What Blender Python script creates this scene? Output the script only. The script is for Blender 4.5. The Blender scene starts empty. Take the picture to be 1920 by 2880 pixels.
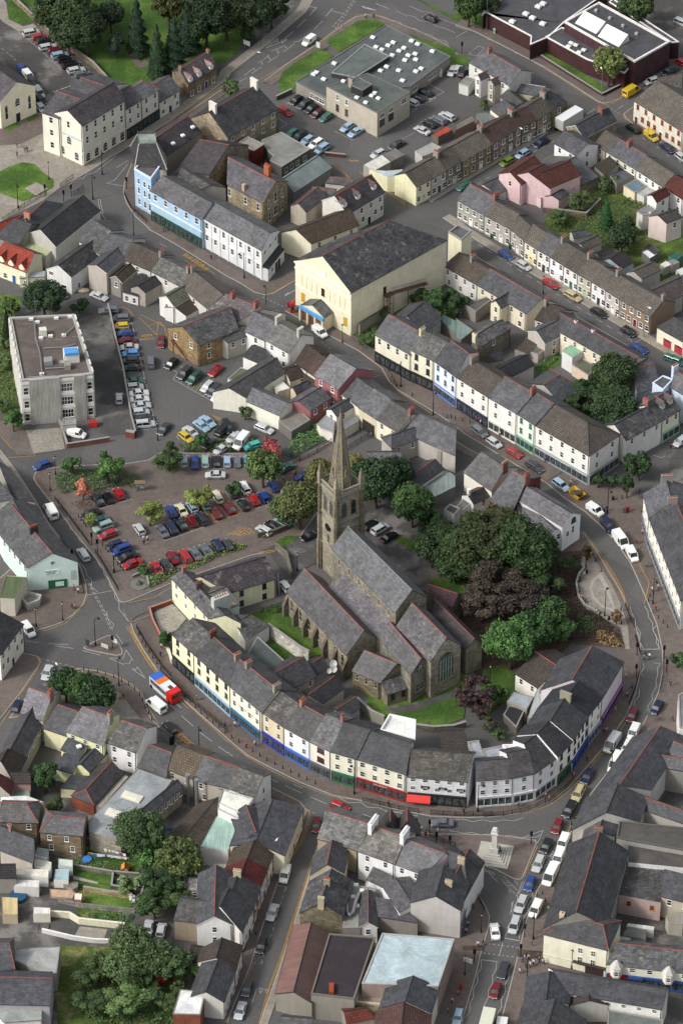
import bpy,random
from math import*
from mathutils import Vector as V3
random.seed(7)
SC=bpy.context.scene
COL=SC.collection
# ---------- camera, sky, sun, exposure
FPX,DEP,HCAM=11700.0,radians(39.5),574.0
cam_d=bpy.data.cameras.new('camera');cam=bpy.data.objects.new('camera',cam_d);COL.objects.link(cam)
cam_d.sensor_fit='HORIZONTAL';cam_d.sensor_width=24;cam_d.lens=FPX/1920*24
cam_d.clip_start=5;cam_d.clip_end=12000
CY=-HCAM/tan(DEP)
cam.location=(0,CY,HCAM);cam.rotation_euler=(pi/2-DEP,0,0)
SC.camera=cam
SUN_EL,SUN_AZ=radians(42),radians(-115)
w=bpy.data.worlds.new('World');SC.world=w;w.use_nodes=True
nt=w.node_tree;nt.nodes.clear()
sky=nt.nodes.new('ShaderNodeTexSky');sky.sky_type='NISHITA';sky.sun_disc=False
sky.sun_elevation=SUN_EL;sky.sun_rotation=SUN_AZ;sky.air_density=1.2;sky.dust_density=4;sky.ozone_density=1
hs=nt.nodes.new('ShaderNodeHueSaturation');hs.inputs['Saturation'].default_value=.35
bg=nt.nodes.new('ShaderNodeBackground');bg.inputs[1].default_value=.15
ow=nt.nodes.new('ShaderNodeOutputWorld')
nt.links.new(sky.outputs[0],hs.inputs['Color']);nt.links.new(hs.outputs[0],bg.inputs[0]);nt.links.new(bg.outputs[0],ow.inputs[0])
sd=bpy.data.lights.new('sun','SUN');sd.energy=1.9;sd.angle=radians(10);sd.color=(1,.97,.94)
so=bpy.data.objects.new('sun',sd);COL.objects.link(so)
sdir=V3((sin(SUN_AZ)*cos(SUN_EL),cos(SUN_AZ)*cos(SUN_EL),sin(SUN_EL)))
so.rotation_euler=sdir.to_track_quat('Z','Y').to_euler();so.location=sdir*300
SC.view_settings.view_transform='Standard';SC.view_settings.look='None'
SC.view_settings.exposure=.2;SC.view_settings.gamma=1
SC.render.engine='CYCLES'
# ---------- helpers
TX=TY=0.0;TS=1.0
def T(x,y,s=640/1568):
 global TX,TY,TS
 TX,TY,TS=x,y,s
SD,CD=sin(DEP),cos(DEP)
def U(p,z=0.0):
 u=(TX+p[0]*TS-960)/FPX;v=(TY+p[1]*TS-1440)/FPX
 dx,dy,dz=u,CD-v*SD,-SD-v*CD
 t=(z-HCAM)/dz
 return V3((dx*t,dy*t+CY,z))
def lin(c):return c/12.92 if c<=.04045 else((c+.055)/1.055)**2.4
def hexc(h,m=1.0):
 return(lin(int(h[0:2],16)/255)*m,lin(int(h[2:4],16)/255)*m,lin(int(h[4:6],16)/255)*m,1)
MATS={}
def newmat(name):
 m=bpy.data.materials.new(name);m.use_nodes=True;MATS[name]=m
 n=m.node_tree.nodes;l=m.node_tree.links
 b=n['Principled BSDF']
 return m,n,l,b
def tex(n,l,kind,scale,coord='Object',**kw):
 t=n.new('ShaderNodeTex'+kind);tc=n.new('ShaderNodeTexCoord')
 mp=n.new('ShaderNodeMapping');l.new(tc.outputs[coord],mp.inputs[0]);l.new(mp.outputs[0],t.inputs['Vector'])
 if 'Scale' in t.inputs:t.inputs['Scale'].default_value=scale
 for k,v in kw.items():
  if k=='stretch':mp.inputs['Scale'].default_value=v
  else:t.inputs[k].default_value=v
 return t
def ramp(n,l,src,a,b,lo,hi):
 r=n.new('ShaderNodeMapRange');l.new(src,r.inputs[0])
 for i,v in enumerate((a,b,lo,hi)):r.inputs[i+1].default_value=v
 return r.outputs[0]
def mul(n,l,a,b):
 m=n.new('ShaderNodeMath');m.operation='MULTIPLY';l.new(a,m.inputs[0])
 if hasattr(b,'is_linked')or hasattr(b,'links'):l.new(b,m.inputs[1])
 else:m.inputs[1].default_value=b
 return m.outputs[0]
def shade(n,l,col,fac):
 v=n.new('ShaderNodeVectorMath');v.operation='SCALE';l.new(col,v.inputs[0]);l.new(fac,v.inputs['Scale'])
 return v.outputs[0]
def basecol(n,hx=None):
 if hx:
  r=n.new('ShaderNodeRGB');r.outputs[0].default_value=hexc(hx);return r.outputs[0]
 return n.new('ShaderNodeObjectInfo').outputs['Color']
def rnd_(n,l,f,lo,hi):return mul(n,l,f,ramp(n,l,n.new('ShaderNodeObjectInfo').outputs['Random'],0,1,lo,hi))
def mixc(n,l,fac,a,b):
 m=n.new('ShaderNodeMix');m.data_type='RGBA';l.new(fac,m.inputs[0])
 for i,s in((6,a),(7,b)):
  if isinstance(s,tuple):m.inputs[i].default_value=s
  else:l.new(s,m.inputs[i])
 return m.outputs[2]
def bump(n,l,b,h,dist=.05,st=.5):
 bp=n.new('ShaderNodeBump');bp.inputs['Strength'].default_value=st;bp.inputs['Distance'].default_value=dist
 l.new(h,bp.inputs['Height']);l.new(bp.outputs[0],b.inputs['Normal'])
def plain(name,hx=None,rough=.6,metal=0.0,var=.12,scale=3.0):
 m,n,l,b=newmat(name)
 t=tex(n,l,'Noise',scale,Detail=4.0)
 l.new(shade(n,l,basecol(n,hx),ramp(n,l,t.outputs[0],.3,.7,1-var,1+var)),b.inputs['Base Color'])
 b.inputs['Roughness'].default_value=rough;b.inputs['Metallic'].default_value=metal
 return m
def surface(name,hx,big=.2,fine=.15,bs=.05,fs=2.0,rough=.9,hx2=None,th=(.45,.6)):
 m,n,l,b=newmat(name)
 t1=tex(n,l,'Noise',bs,Detail=5.0,Roughness=.6);t2=tex(n,l,'Noise',fs,Detail=5.0);t3=tex(n,l,'Voronoi',.09)
 c=basecol(n,hx)
 if hx2:c=mixc(n,l,ramp(n,l,t1.outputs[0],th[0],th[1],0,1),c,hexc(hx2))
 f=mul(n,l,ramp(n,l,t1.outputs[0],.3,.7,1-big,1+big),ramp(n,l,t2.outputs[0],.3,.7,1-fine,1+fine))
 l.new(shade(n,l,c,mul(n,l,f,ramp(n,l,t3.outputs[1],.1,.9,.9,1.1))),b.inputs['Base Color']);b.inputs['Roughness'].default_value=rough
 b.inputs['Specular IOR Level'].default_value=.2
 return m
def coursed(name,hx=None,bw=.3,bh=.2,mortar=.02,contrast=.25,rough=.7,stain=.25,lichen=None,mdark=.6,ls=.6,lth=(.55,.7),k=.8):
 m,n,l,b=newmat(name)
 br=tex(n,l,'Brick',1.0,'UV');br.offset=.5
 br.inputs['Color1'].default_value=(1-contrast,)*3+(1,);br.inputs['Color2'].default_value=(1+contrast,)*3+(1,)
 br.inputs['Mortar'].default_value=(mdark,)*3+(1,)
 br.inputs['Mortar Size'].default_value=mortar;br.inputs['Brick Width'].default_value=bw;br.inputs['Row Height'].default_value=bh
 t=tex(n,l,'Noise',.35,Detail=6.0,Roughness=.65);t2=tex(n,l,'Noise',1.0,'UV',Detail=4.0,stretch=(2.2,.25,1))
 c=basecol(n,hx)
 if rough<.85:h=n.new('ShaderNodeHueSaturation');h.inputs[1].default_value=.55;l.new(c,h.inputs[4]);c=h.outputs[0]
 if lichen:
  t3=tex(n,l,'Noise',ls,Detail=8.0,Roughness=.7)
  c=mixc(n,l,ramp(n,l,t3.outputs[0],lth[0],lth[1],0,.8),c,hexc(lichen))
 v=n.new('ShaderNodeVectorMath');v.operation='MULTIPLY';l.new(c,v.inputs[0]);l.new(br.outputs[0],v.inputs[1])
 f=mul(n,l,ramp(n,l,t.outputs[0],.3,.7,(1-stain)*k,(1+stain)*k),ramp(n,l,t2.outputs[0],.3,.7,1-stain*.5,1+stain*.5))
 l.new(shade(n,l,v.outputs[0],rnd_(n,l,f,.78,1.2)),b.inputs['Base Color'])
 b.inputs['Roughness'].default_value=rough;b.inputs['Specular IOR Level'].default_value=.3
 bump(n,l,b,br.outputs['Fac'],.03,.4)
 return m
coursed('s',None,.8,.42,.03,.26,.55,.3)
coursed('l',None,.8,.45,.04,.34,.7,.4,lichen='8f8b7c')
coursed('p',None,.5,.3,.03,.3,.7,.3,lichen='b0a9a2',ls=.5)
coursed('t',None,.6,.5,.08,.2,.85,.22,mdark=.5)
coursed('k',None,.9,.45,.04,.3,.9,.3,mdark=.75,k=.95)
coursed('b',None,.3,.14,.02,.18,.9,.25,mdark=1.2,k=.8)
def ribbed(name,period=.3):
 m,n,l,b=newmat(name)
 wv=tex(n,l,'Wave',1/period/6.283*3.14,'UV');wv.wave_profile='SIN';wv.bands_direction='X'
 t=tex(n,l,'Noise',.3,Detail=6.0);t2=tex(n,l,'Noise',1.0,'UV',Detail=4.0,stretch=(2,.15,1))
 f=mul(n,l,ramp(n,l,wv.outputs[1],0,1,.82,1.1),ramp(n,l,t.outputs[0],.3,.7,.8,1.15))
 f=mul(n,l,f,ramp(n,l,t2.outputs[0],.3,.7,.8,1.15))
 l.new(shade(n,l,basecol(n),f),b.inputs['Base Color']);b.inputs['Roughness'].default_value=.5
 bump(n,l,b,wv.outputs[1],.05,.5)
 return m
ribbed('m',.5)
def walling(name):
 m,n,l,b=newmat(name)
 t=tex(n,l,'Noise',.5,Detail=6.0,Roughness=.6);t2=tex(n,l,'Noise',1.0,'UV',Detail=6.0,stretch=(1.1,.25,1))
 f=mul(n,l,ramp(n,l,t.outputs[0],.3,.7,.93,1.05),ramp(n,l,t2.outputs[0],.35,.75,1,1.16))
 h=n.new('ShaderNodeHueSaturation');h.inputs[1].default_value=.66;l.new(basecol(n),h.inputs[4])
 l.new(shade(n,l,h.outputs[0],f),b.inputs['Base Color']);b.inputs['Roughness'].default_value=.85
 b.inputs['Specular IOR Level'].default_value=.25
 return m
walling('r')
m,n,l,b=newmat('f')
t=tex(n,l,'Noise',.25,Detail=7.0,Roughness=.65,Distortion=.6);t2=tex(n,l,'Noise',3.0,Detail=5.0)
f_=mul(n,l,ramp(n,l,t.outputs[0],.35,.65,.72,1.2),ramp(n,l,t2.outputs[0],.3,.7,.88,1.12))
l.new(shade(n,l,basecol(n),f_),b.inputs['Base Color']);b.inputs['Roughness'].default_value=.8
plain('paint',None,.3,0,.03);MATS['paint'].node_tree.nodes['Principled BSDF'].inputs['Coat Weight'].default_value=.35
plain('matt',None,.75,0,.12)
plain('trim','e8e6e0',.6,0,.08);plain('iron','17181a',.45,.3,.2);plain('tyre','151515',.9,0,.1);plain('steel','9a9c9c',.4,.6,.1)
plain('rim','8d9092',.4,.5,.1);plain('ridge_red','8a4a3c',.8,0,.25,5.0);plain('ridge_grey','777672',.8,0,.2,4.0);plain('lead','a4a6a6',.6,.1,.25)
plain('pot','a8523a',.85,0,.25);plain('potc','b8a37a',.85,0,.2);plain('lamp','e8e8e0',.3);plain('redlamp','8c1512',.3)
plain('skin','c49a80',.6);plain('gutter','26272a',.6);plain('bark','4a3f34',.95,0,.3);plain('wood','7a654b',.85,0,.25)
m,n,l,b=newmat('glass');t=tex(n,l,'Noise',.9);l.new(shade(n,l,basecol(n,'5a6264'),rnd_(n,l,ramp(n,l,t.outputs[0],.35,.65,.3,1),.1,1.3)),b.inputs['Base Color']);b.inputs['Roughness'].default_value=.1;b.inputs['Specular IOR Level'].default_value=.6
m,n,l,b=newmat('pane')
t=tex(n,l,'Noise',1.3,Detail=2.0);l.new(shade(n,l,basecol(n,'4c5254'),ramp(n,l,t.outputs[0],.35,.65,.3,1.3)),b.inputs['Base Color']);b.inputs['Roughness'].default_value=.15
def leafmat(name,bs=2.6):
 m,n,l,b=newmat(name)
 g=n.new('ShaderNodeNewGeometry');t=tex(n,l,'Noise',bs,Detail=3.0)
 h=n.new('ShaderNodeHueSaturation');h.inputs[1].default_value=.8;h.inputs[2].default_value=.95;l.new(basecol(n),h.inputs[4]);c=h.outputs[0]
 f=mul(n,l,ramp(n,l,g.outputs['Random Per Island'],0,1,.6,1.45),ramp(n,l,t.outputs[0],.32,.68,.7,1.45))
 l.new(shade(n,l,c,f),b.inputs['Base Color']);b.inputs['Roughness'].default_value=.7
 b.inputs['Specular IOR Level'].default_value=.25
 return m
leafmat('leaf')
PHR={}
def full(s):
 for a,b_ in PHR.items():s=s.replace(a,b_)
 return s.strip()
def setp(o,label=None,cat=None,group=None,kind=None):
 if label:o['label']=full(label)
 if group:group=full(group)
 if cat:o['category']=cat
 if group:o['group']=group
 if kind:o['kind']=kind
 return o
def thing(name,loc,label,cat,group=None,rz=0.0):
 o=bpy.data.objects.new(name,None);COL.objects.link(o);o.location=loc;o.rotation_euler=(0,0,rz)
 o.empty_display_size=.1
 WLOC[o.name]=V3(loc)
 return setp(o,label,cat,group)
WLOC={}
def Z(z):return V3((0,0,z))
def pr(l):return[(l[i],l[i+1])for i in range(0,len(l),2)]if not isinstance(l[0],(tuple,list,V3))else l
D=dict
def e3(q,z):return V3((q.x,q.y,z))
def pn(u):return V3((u.y,-u.x,0))
def un(P,Q):u=(Q-P).normalized();return u,pn(u)
OB_,EX='outbuilding','extension'
def an(v):return atan2(v.y,v.x)
def bo(name,mat,parent,color,*a):
 m_=MB();m_.obox(*a);return m_.mk(name,[mat],parent,color)
class MB:
 def __init__(s):s.v=[];s.f=[];s.m=[]
 def add(s,vs,fs,mi=0):
  k=len(s.v);s.v+=[V3(a)for a in vs];s.f+=[tuple(i+k for i in f)for f in fs];s.m+=[mi]*len(fs);return s
 def box(s,x0,y0,z0,x1,y1,z1,mi=0):
  return s.add([(x0,y0,z0),(x1,y0,z0),(x1,y1,z0),(x0,y1,z0),(x0,y0,z1),(x1,y0,z1),(x1,y1,z1),(x0,y1,z1)],[(0,3,2,1),(4,5,6,7),(0,1,5,4),(1,2,6,5),(2,3,7,6),(3,0,4,7)],mi)
 def obox(s,c,u,v,hu,hv,z0,z1,mi=0):
  c=V3((c[0],c[1],0));p=[c+u*a*hu+v*b_*hv for a,b_ in((-1,-1),(1,-1),(1,1),(-1,1))]
  return s.prism(p,z0,z1,mi)
 def prism(s,pts,z0,z1,mi=0,mtop=None,bottom=True):
  n_=len(pts);pts=ccw(pts)
  vs=[(p[0],p[1],z0)for p in pts]+[(p[0],p[1],z1)for p in pts]
  s.add(vs,[(i,(i+1)%n_,n_+(i+1)%n_,n_+i)for i in range(n_)],mi)
  s.add([(p[0],p[1],z1)for p in pts],[tuple(range(n_))],mi if mtop is None else mtop)
  if bottom:s.add([(p[0],p[1],z0)for p in pts],[tuple(reversed(range(n_)))],mi)
  return s
 def cyl(s,c,r0,r1,z0,z1,n_=8,mi=0,cap=True):
  vs=[]
  for z,r in((z0,r0),(z1,r1)):
   vs+=[(c[0]+r*cos(6.2832*i/n_),c[1]+r*sin(6.2832*i/n_),z)for i in range(n_)]
  fs=[(i,(i+1)%n_,n_+(i+1)%n_,n_+i)for i in range(n_)]
  if cap:fs+=[tuple(reversed(range(n_))),tuple(range(n_,2*n_))]
  return s.add(vs,fs,mi)
 def tube(s,pts,r,n_=6,mi=0):
  pts=[V3(p)for p in pts];rings=[]
  for i,p in enumerate(pts):
   d=(pts[min(i+1,len(pts)-1)]-pts[max(i-1,0)]).normalized()
   a=d.orthogonal().normalized()if abs(d.z)>.99 else d.cross(V3((0,0,1))).normalized();b_=d.cross(a)
   rr=r[i]if isinstance(r,(list,tuple))else r
   rings.append([p+(a*cos(6.2832*k/n_)+b_*sin(6.2832*k/n_))*rr for k in range(n_)])
  vs=[q for rg in rings for q in rg];fs=[]
  for i in range(len(pts)-1):
   for k in range(n_):
    fs.append((i*n_+k,(i+1)*n_+k,(i+1)*n_+(k+1)%n_,i*n_+(k+1)%n_))
  fs+=[tuple(range(n_)),tuple(reversed(range((len(pts)-1)*n_,len(pts)*n_)))]
  return s.add(vs,fs,mi)
 def ball(s,c,rx,ry,rz,n_=8,k=5,mi=0):
  vs=[];fs=[]
  for i in range(k+1):
   a=pi*i/k
   for j in range(n_):
    t_=6.2832*j/n_;vs.append((c[0]+rx*sin(a)*cos(t_),c[1]+ry*sin(a)*sin(t_),c[2]+rz*cos(a)))
  for i in range(k):
   for j in range(n_):fs.append((i*n_+j,(i+1)*n_+j,(i+1)*n_+(j+1)%n_,i*n_+(j+1)%n_))
  return s.add(vs,fs,mi)
 def mesh(s,name,mats,origin=None,uv=True):
  o=origin or V3((0,0,0));me=bpy.data.meshes.new(name)
  me.from_pydata([tuple(v-o)for v in s.v],[],s.f)
  for q in mats:me.materials.append(MATS[q])
  me.polygons.foreach_set('material_index',s.m)
  if uv:
   ul=me.uv_layers.new(name='UVMap')
   for p in me.polygons:
    nrm=p.normal
    t_=V3((-nrm.y,nrm.x,0))if abs(nrm.z)<.995 else V3((1,0,0))
    if t_.length<1e-6:t_=V3((1,0,0))
    t_.normalize();vv=nrm.cross(t_)
    for li in p.loop_indices:
     co=s.v[me.loops[li].vertex_index]
     ul.data[li].uv=(co.dot(t_),co.dot(vv))
  me.update();return me
 def mk(s,name,mats,parent=None,color=None,smooth=False):
  og=WLOC.get(parent.name)if parent else None
  if parent is not None and og is None:og=V3(parent.location)
  me=s.mesh(name,mats if isinstance(mats,(list,tuple))else[mats],og)
  if smooth:me.polygons.foreach_set('use_smooth',[True]*len(me.polygons))
  o=bpy.data.objects.new(name,me);COL.objects.link(o)
  if parent:o.parent=parent;WLOC[o.name]=og
  if color:o.color=hexc(color)if isinstance(color,str)else color
  return o
def area2(p):return sum(p[i][0]*p[(i+1)%len(p)][1]-p[(i+1)%len(p)][0]*p[i][1]for i in range(len(p)))
def ccw(p):return list(p)if area2(p)>0 else list(reversed(p))
def link(mesh,name,parent=None,loc=(0,0,0),rz=0.0,sc=None,color=None):
 o=bpy.data.objects.new(name,mesh);COL.objects.link(o)
 if parent:o.parent=parent
 o.location=loc;o.rotation_euler=(0,0,rz)
 if sc is not None:o.scale=sc if isinstance(sc,(tuple,list))else(sc,sc,sc)
 if color:o.color=hexc(color)if isinstance(color,str)else color
 return o
def dup(root,loc,rz,label=None,group=None,sc=None,color=None,colored=('body','crown','shirt')):
 r=root.copy();COL.objects.link(r);r.location=loc;r.rotation_euler=(0,0,rz)
 if sc is not None:r.scale=sc if isinstance(sc,(tuple,list))else(sc,sc,sc)
 if label:r['label']=full(label)
 if group:r['group']=full(group)
 elif 'group' in r:del r['group']
 for ch in list(root.children):
  c=ch.copy();COL.objects.link(c);c.parent=r
  if color and c.name.split('.')[0]in colored:c.color=hexc(color)
  for g in ch.children:
   d=g.copy();COL.objects.link(d);d.parent=c
 return r
PROTOS=[]
def drop(root):
 for o in list(root.children_recursive)+[root]:bpy.data.objects.remove(o)
_WC={}
def _winmesh(w_,h_,style,kind):
 key=(round(w_,2),round(h_,2),style,kind)
 if key in _WC:return _WC[key]
 mb=MB();hw=w_/2;t=.09
 if kind=='window':
  mb.box(-hw-.1,-.12,-.14,hw+.1,.02,-.02,1)
  mb.box(-hw,-.06,-.02,-hw+t,.02,h_,0);mb.box(hw-t,-.06,-.02,hw,.02,h_,0)
  mb.box(-hw+t,-.06,h_-t,hw-t,.02,h_,0);mb.box(-hw+t,-.06,-.02,hw-t,.02,t-.02,0)
  mb.box(-hw+t,-.05,h_*.5-.04,hw-t,.02,h_*.5+.04,0)
  if style in('s','g'):mb.box(-.035,-.045,t,.035,.02,h_-t,0)
  if style=='a':
   pts=[(-hw,0,h_)]+[(-hw*cos(pi*i/6),0,h_+hw*sin(pi*i/6))for i in range(1,6)]+[(hw,0,h_)]
   mb.add([(x,-.06,z)for x,y,z in pts]+[(x,.02,z)for x,y,z in pts],[tuple(range(7))]+[(i,(i+1)%7,7+(i+1)%7,7+i)for i in range(7)],0)
  me=mb.mesh('window',['matt','matt'])
 else:
  mb.add([(-hw+t*.7,-.025,0),(hw-t*.7,-.025,0),(hw-t*.7,-.025,h_-t*.7),(-hw+t*.7,-.025,h_-t*.7)],[(0,1,2,3)])
  if style=='a':
   r=hw-.1;pts=[(-r*cos(pi*i/6),-.075,h_+r*sin(pi*i/6))for i in range(7)]
   mb.add(pts,[tuple(reversed(range(7)))])
  me=mb.mesh('pane',['glass'])
 _WC[key]=me;return me
NWIN=[0]
def window(parent,p,ang,w_,h_,style='1',color='e4e2dc',name='window'):
 pl=WLOC.get(parent.name)or V3(parent.location)
 o=link(_winmesh(w_,h_,style,'window'),name,parent,V3(p)-pl,ang,None,color);WLOC[o.name]=V3((0,0,0))
 g=link(_winmesh(w_,h_,style,'pane'),'pane',o);NWIN[0]+=1
 return o
def door(parent,p,ang,color='3a2a22',w_=.95,h_=2.1):
 pl=WLOC.get(parent.name)or V3(parent.location)
 mb=MB();mb.box(-w_/2,-.05,0,w_/2,.02,h_,0);mb.box(-w_/2-.1,-.07,0,-w_/2,.02,h_+.1,1);mb.box(w_/2,-.07,0,w_/2+.1,.02,h_+.1,1)
 mb.box(-w_/2,-.07,h_,w_/2,.02,h_+.1,1);mb.box(-w_*.3,-.055,h_*.78,w_*.3,-.051,h_*.95,2)
 return link(mb.mesh('door',['matt','trim','glass']),'door',parent,V3(p)-pl,ang,None,color)
def front(parent,P,Q,ztop,fl,shop=None,dcol=None,z0=0.0,ww=.95,wh=1.45,style='1',wc='e4e2dc',fh=2.75,drop_=.45,sign=None,stext=None,ndoor=1,mg=.0):
 P=V3((P[0],P[1],0));Q=V3((Q[0],Q[1],0));d=Q-P;L=d.length
 if L<.5:return
 u=d/L;ang=an(u)
 if ztop>4.5:bo('downpipe','gutter',parent,None,P+u*(L-.25)+pn(u)*.07,u,pn(u),.05,.05,z0,ztop-.1)
 for k,nw in enumerate(fl):
  if not nw:continue
  ground=k==len(fl)-1 and not shop
  zs=ztop-drop_-wh-k*fh
  if zs<.5 and ground:zs=max(.45,ztop-drop_-wh-k*fh)
  ne=nw+(ndoor if(ground and dcol)else 0)
  for i in range(ne):
   x=mg+(L-2*mg)*(i+.5)/ne
   if ground and dcol and(i%max(1,round(ne/ndoor)))==(0 if ndoor>1 else ne//2):
    door(parent,P+u*x+V3((0,0,z0)),ang,dcol)
   else:
    sp_=(L-2*mg)/ne;w_=min(ww,sp_*.7)if not(ground and dcol)else min(ww*1.15,sp_*.75)
    window(parent,P+u*x+V3((0,0,zs)),ang,w_,wh if not isinstance(style,tuple)else wh,style[k]if isinstance(style,tuple)else style,wc)
 if shop:
  shopfront(parent,P,Q,shop,sign,stext)
def shopfront(parent,P,Q,col,sign=None,stext=None,h=3.0,dep=.22):
 P=V3((P[0],P[1],0));Q=V3((Q[0],Q[1],0));u=(Q-P).normalized();L=(Q-P).length;ang=an(u)
 pl=WLOC.get(parent.name)or V3(parent.location)
 mb=MB();e=.12;nb=max(2,round(L/1.6));fh=.62
 mb.box(e,-dep,.12,L-e,-.004,.5,0)
 mb.box(e,-dep-.1,h-.12,L-e,-.004,h,0);mb.box(e,-dep,h-fh,L-e,-.004,h-.12,0)
 for i in range(nb+1):
  x=e+(L-2*e)*i/nb;wd=.12 if 0<i<nb else .22
  mb.box(max(e,x-wd/2),-dep,.5,min(L-e,x+wd/2),-.004,h-fh,0)
 o=link(mb.mesh('shopfront',['matt']),'shopfront',parent,P-pl,ang,None,col);WLOC[o.name]=V3((0,0,0))
 g=MB();g.box(e+.1,-dep*.4,.5,L-e-.1,-.006,h-fh,0);link(g.mesh('pane',['pane']),'display_window',o,color='2c3236')
 s_=MB();s_.box(e+.25,-dep-.05,h-fh+.08,L-e-.25,-dep+.001,h-.17,0)
 so_=link(s_.mesh('sign_board',['matt']),'sign_board',o,color=sign or col)
 if stext:
  t,tc=stext[:2];text(t,o,V3(((L)/2,-dep-.065,h-fh+.1)),stext[2]if len(stext)>2 else .38,tc,0,L-1.0)
 return o
def text(s,parent,loc,size,color,rz=0,maxw=None,tilt=pi/2,name='lettering',align='CENTER',ext=.01):
 c=bpy.data.curves.new(name,'FONT');c.body=s;c.size=size;c.extrude=ext;c.align_x=align;c.resolution_u=2
 tmp=bpy.data.objects.new(name,c);COL.objects.link(tmp)
 dg=bpy.context.evaluated_depsgraph_get();me=bpy.data.meshes.new_from_object(tmp.evaluated_get(dg));bpy.data.objects.remove(tmp)
 me.materials.clear();me.materials.append(MATS['matt'])
 o=bpy.data.objects.new(name,me);COL.objects.link(o);o.parent=parent;o.location=loc;o.rotation_euler=(tilt,0,rz);o.color=hexc(color)
 xs=[v.co.x for v in me.vertices]
 if maxw and xs and max(xs)-min(xs)>maxw:o.scale=(maxw/(max(xs)-min(xs)),1,1)
 return o
def walltext(parent,P,Q,fx,z,s,size,color,out=.03):
 P=V3((P[0],P[1],0));Q=V3((Q[0],Q[1],0));u=(Q-P).normalized();L=(Q-P).length;n_=V3((u.y,-u.x,0))
 pl=WLOC.get(parent.name)or V3(parent.location)
 return text(s,parent,P+u*L*fx+n_*out+V3((0,0,z))-pl,size,color,an(u))
def chimney(parent,p,z,ang=0,w_=1.5,d_=.6,h=1.7,color='8a8278',npot=4,potm='pot',mat='r'):
 u=V3((cos(ang),sin(ang),0));v=V3((-u.y,u.x,0));mb=MB()
 mb.obox(p,u,v,w_/2,d_/2,z-1.6,z+h-.12,0);mb.obox(p,u,v,w_/2+.07,d_/2+.07,z+h-.12,z+h,0)
 o=mb.mk('chimney',[mat],parent,color)
 if npot:
  pm=MB()
  for i in range(npot):
   c=V3((p[0],p[1],0))+u*(w_*((i+.5)/npot-.5));pm.cyl(c,.14,.11,z+h,z+h+.42,6)
  pm.mk('chimney_pots',[potm],o)
 return o
def v2(a):return V3((a[0],a[1],0))
LAST=None
SZ=[0]
def mkroof(parent,quads,mat,color,ridge_lines,rmat,th=.14,name='roof',vergecol=None):
 mb=MB()
 for q in quads:
  n_=(V3(q[1])-V3(q[0])).cross(V3(q[2])-V3(q[0])).normalized()
  if n_.z<0:q=list(reversed(q));n_=-n_
  k=len(q);up=[V3(a)+V3((0,0,th))for a in q];dn=[V3(a)for a in q]
  mb.add(up,[tuple(range(k))],0)
  mb.add(dn,[tuple(reversed(range(k)))],2)
  for i in range(k):
   j=(i+1)%k;mb.add([dn[i],dn[j],up[j],up[i]],[(0,1,2,3)],2)
 for a,b_ in ridge_lines:
  a=V3(a)+V3((0,0,th+.02));b_=V3(b_)+V3((0,0,th+.02))
  if(b_-a).length>.1:mb.tube([a,b_],.11,5,1)
 return mb.mk(name,[mat,rmat,'gutter' if not vergecol else 'trim'],parent,color)
def roofheight(c,n_,a,he,tp):
 w_=4.0
 for _ in range(12):
  w_=n_.dot(v2(U(c,he+max(.2,w_)*tp))-v2(a))
 return w_
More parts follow.
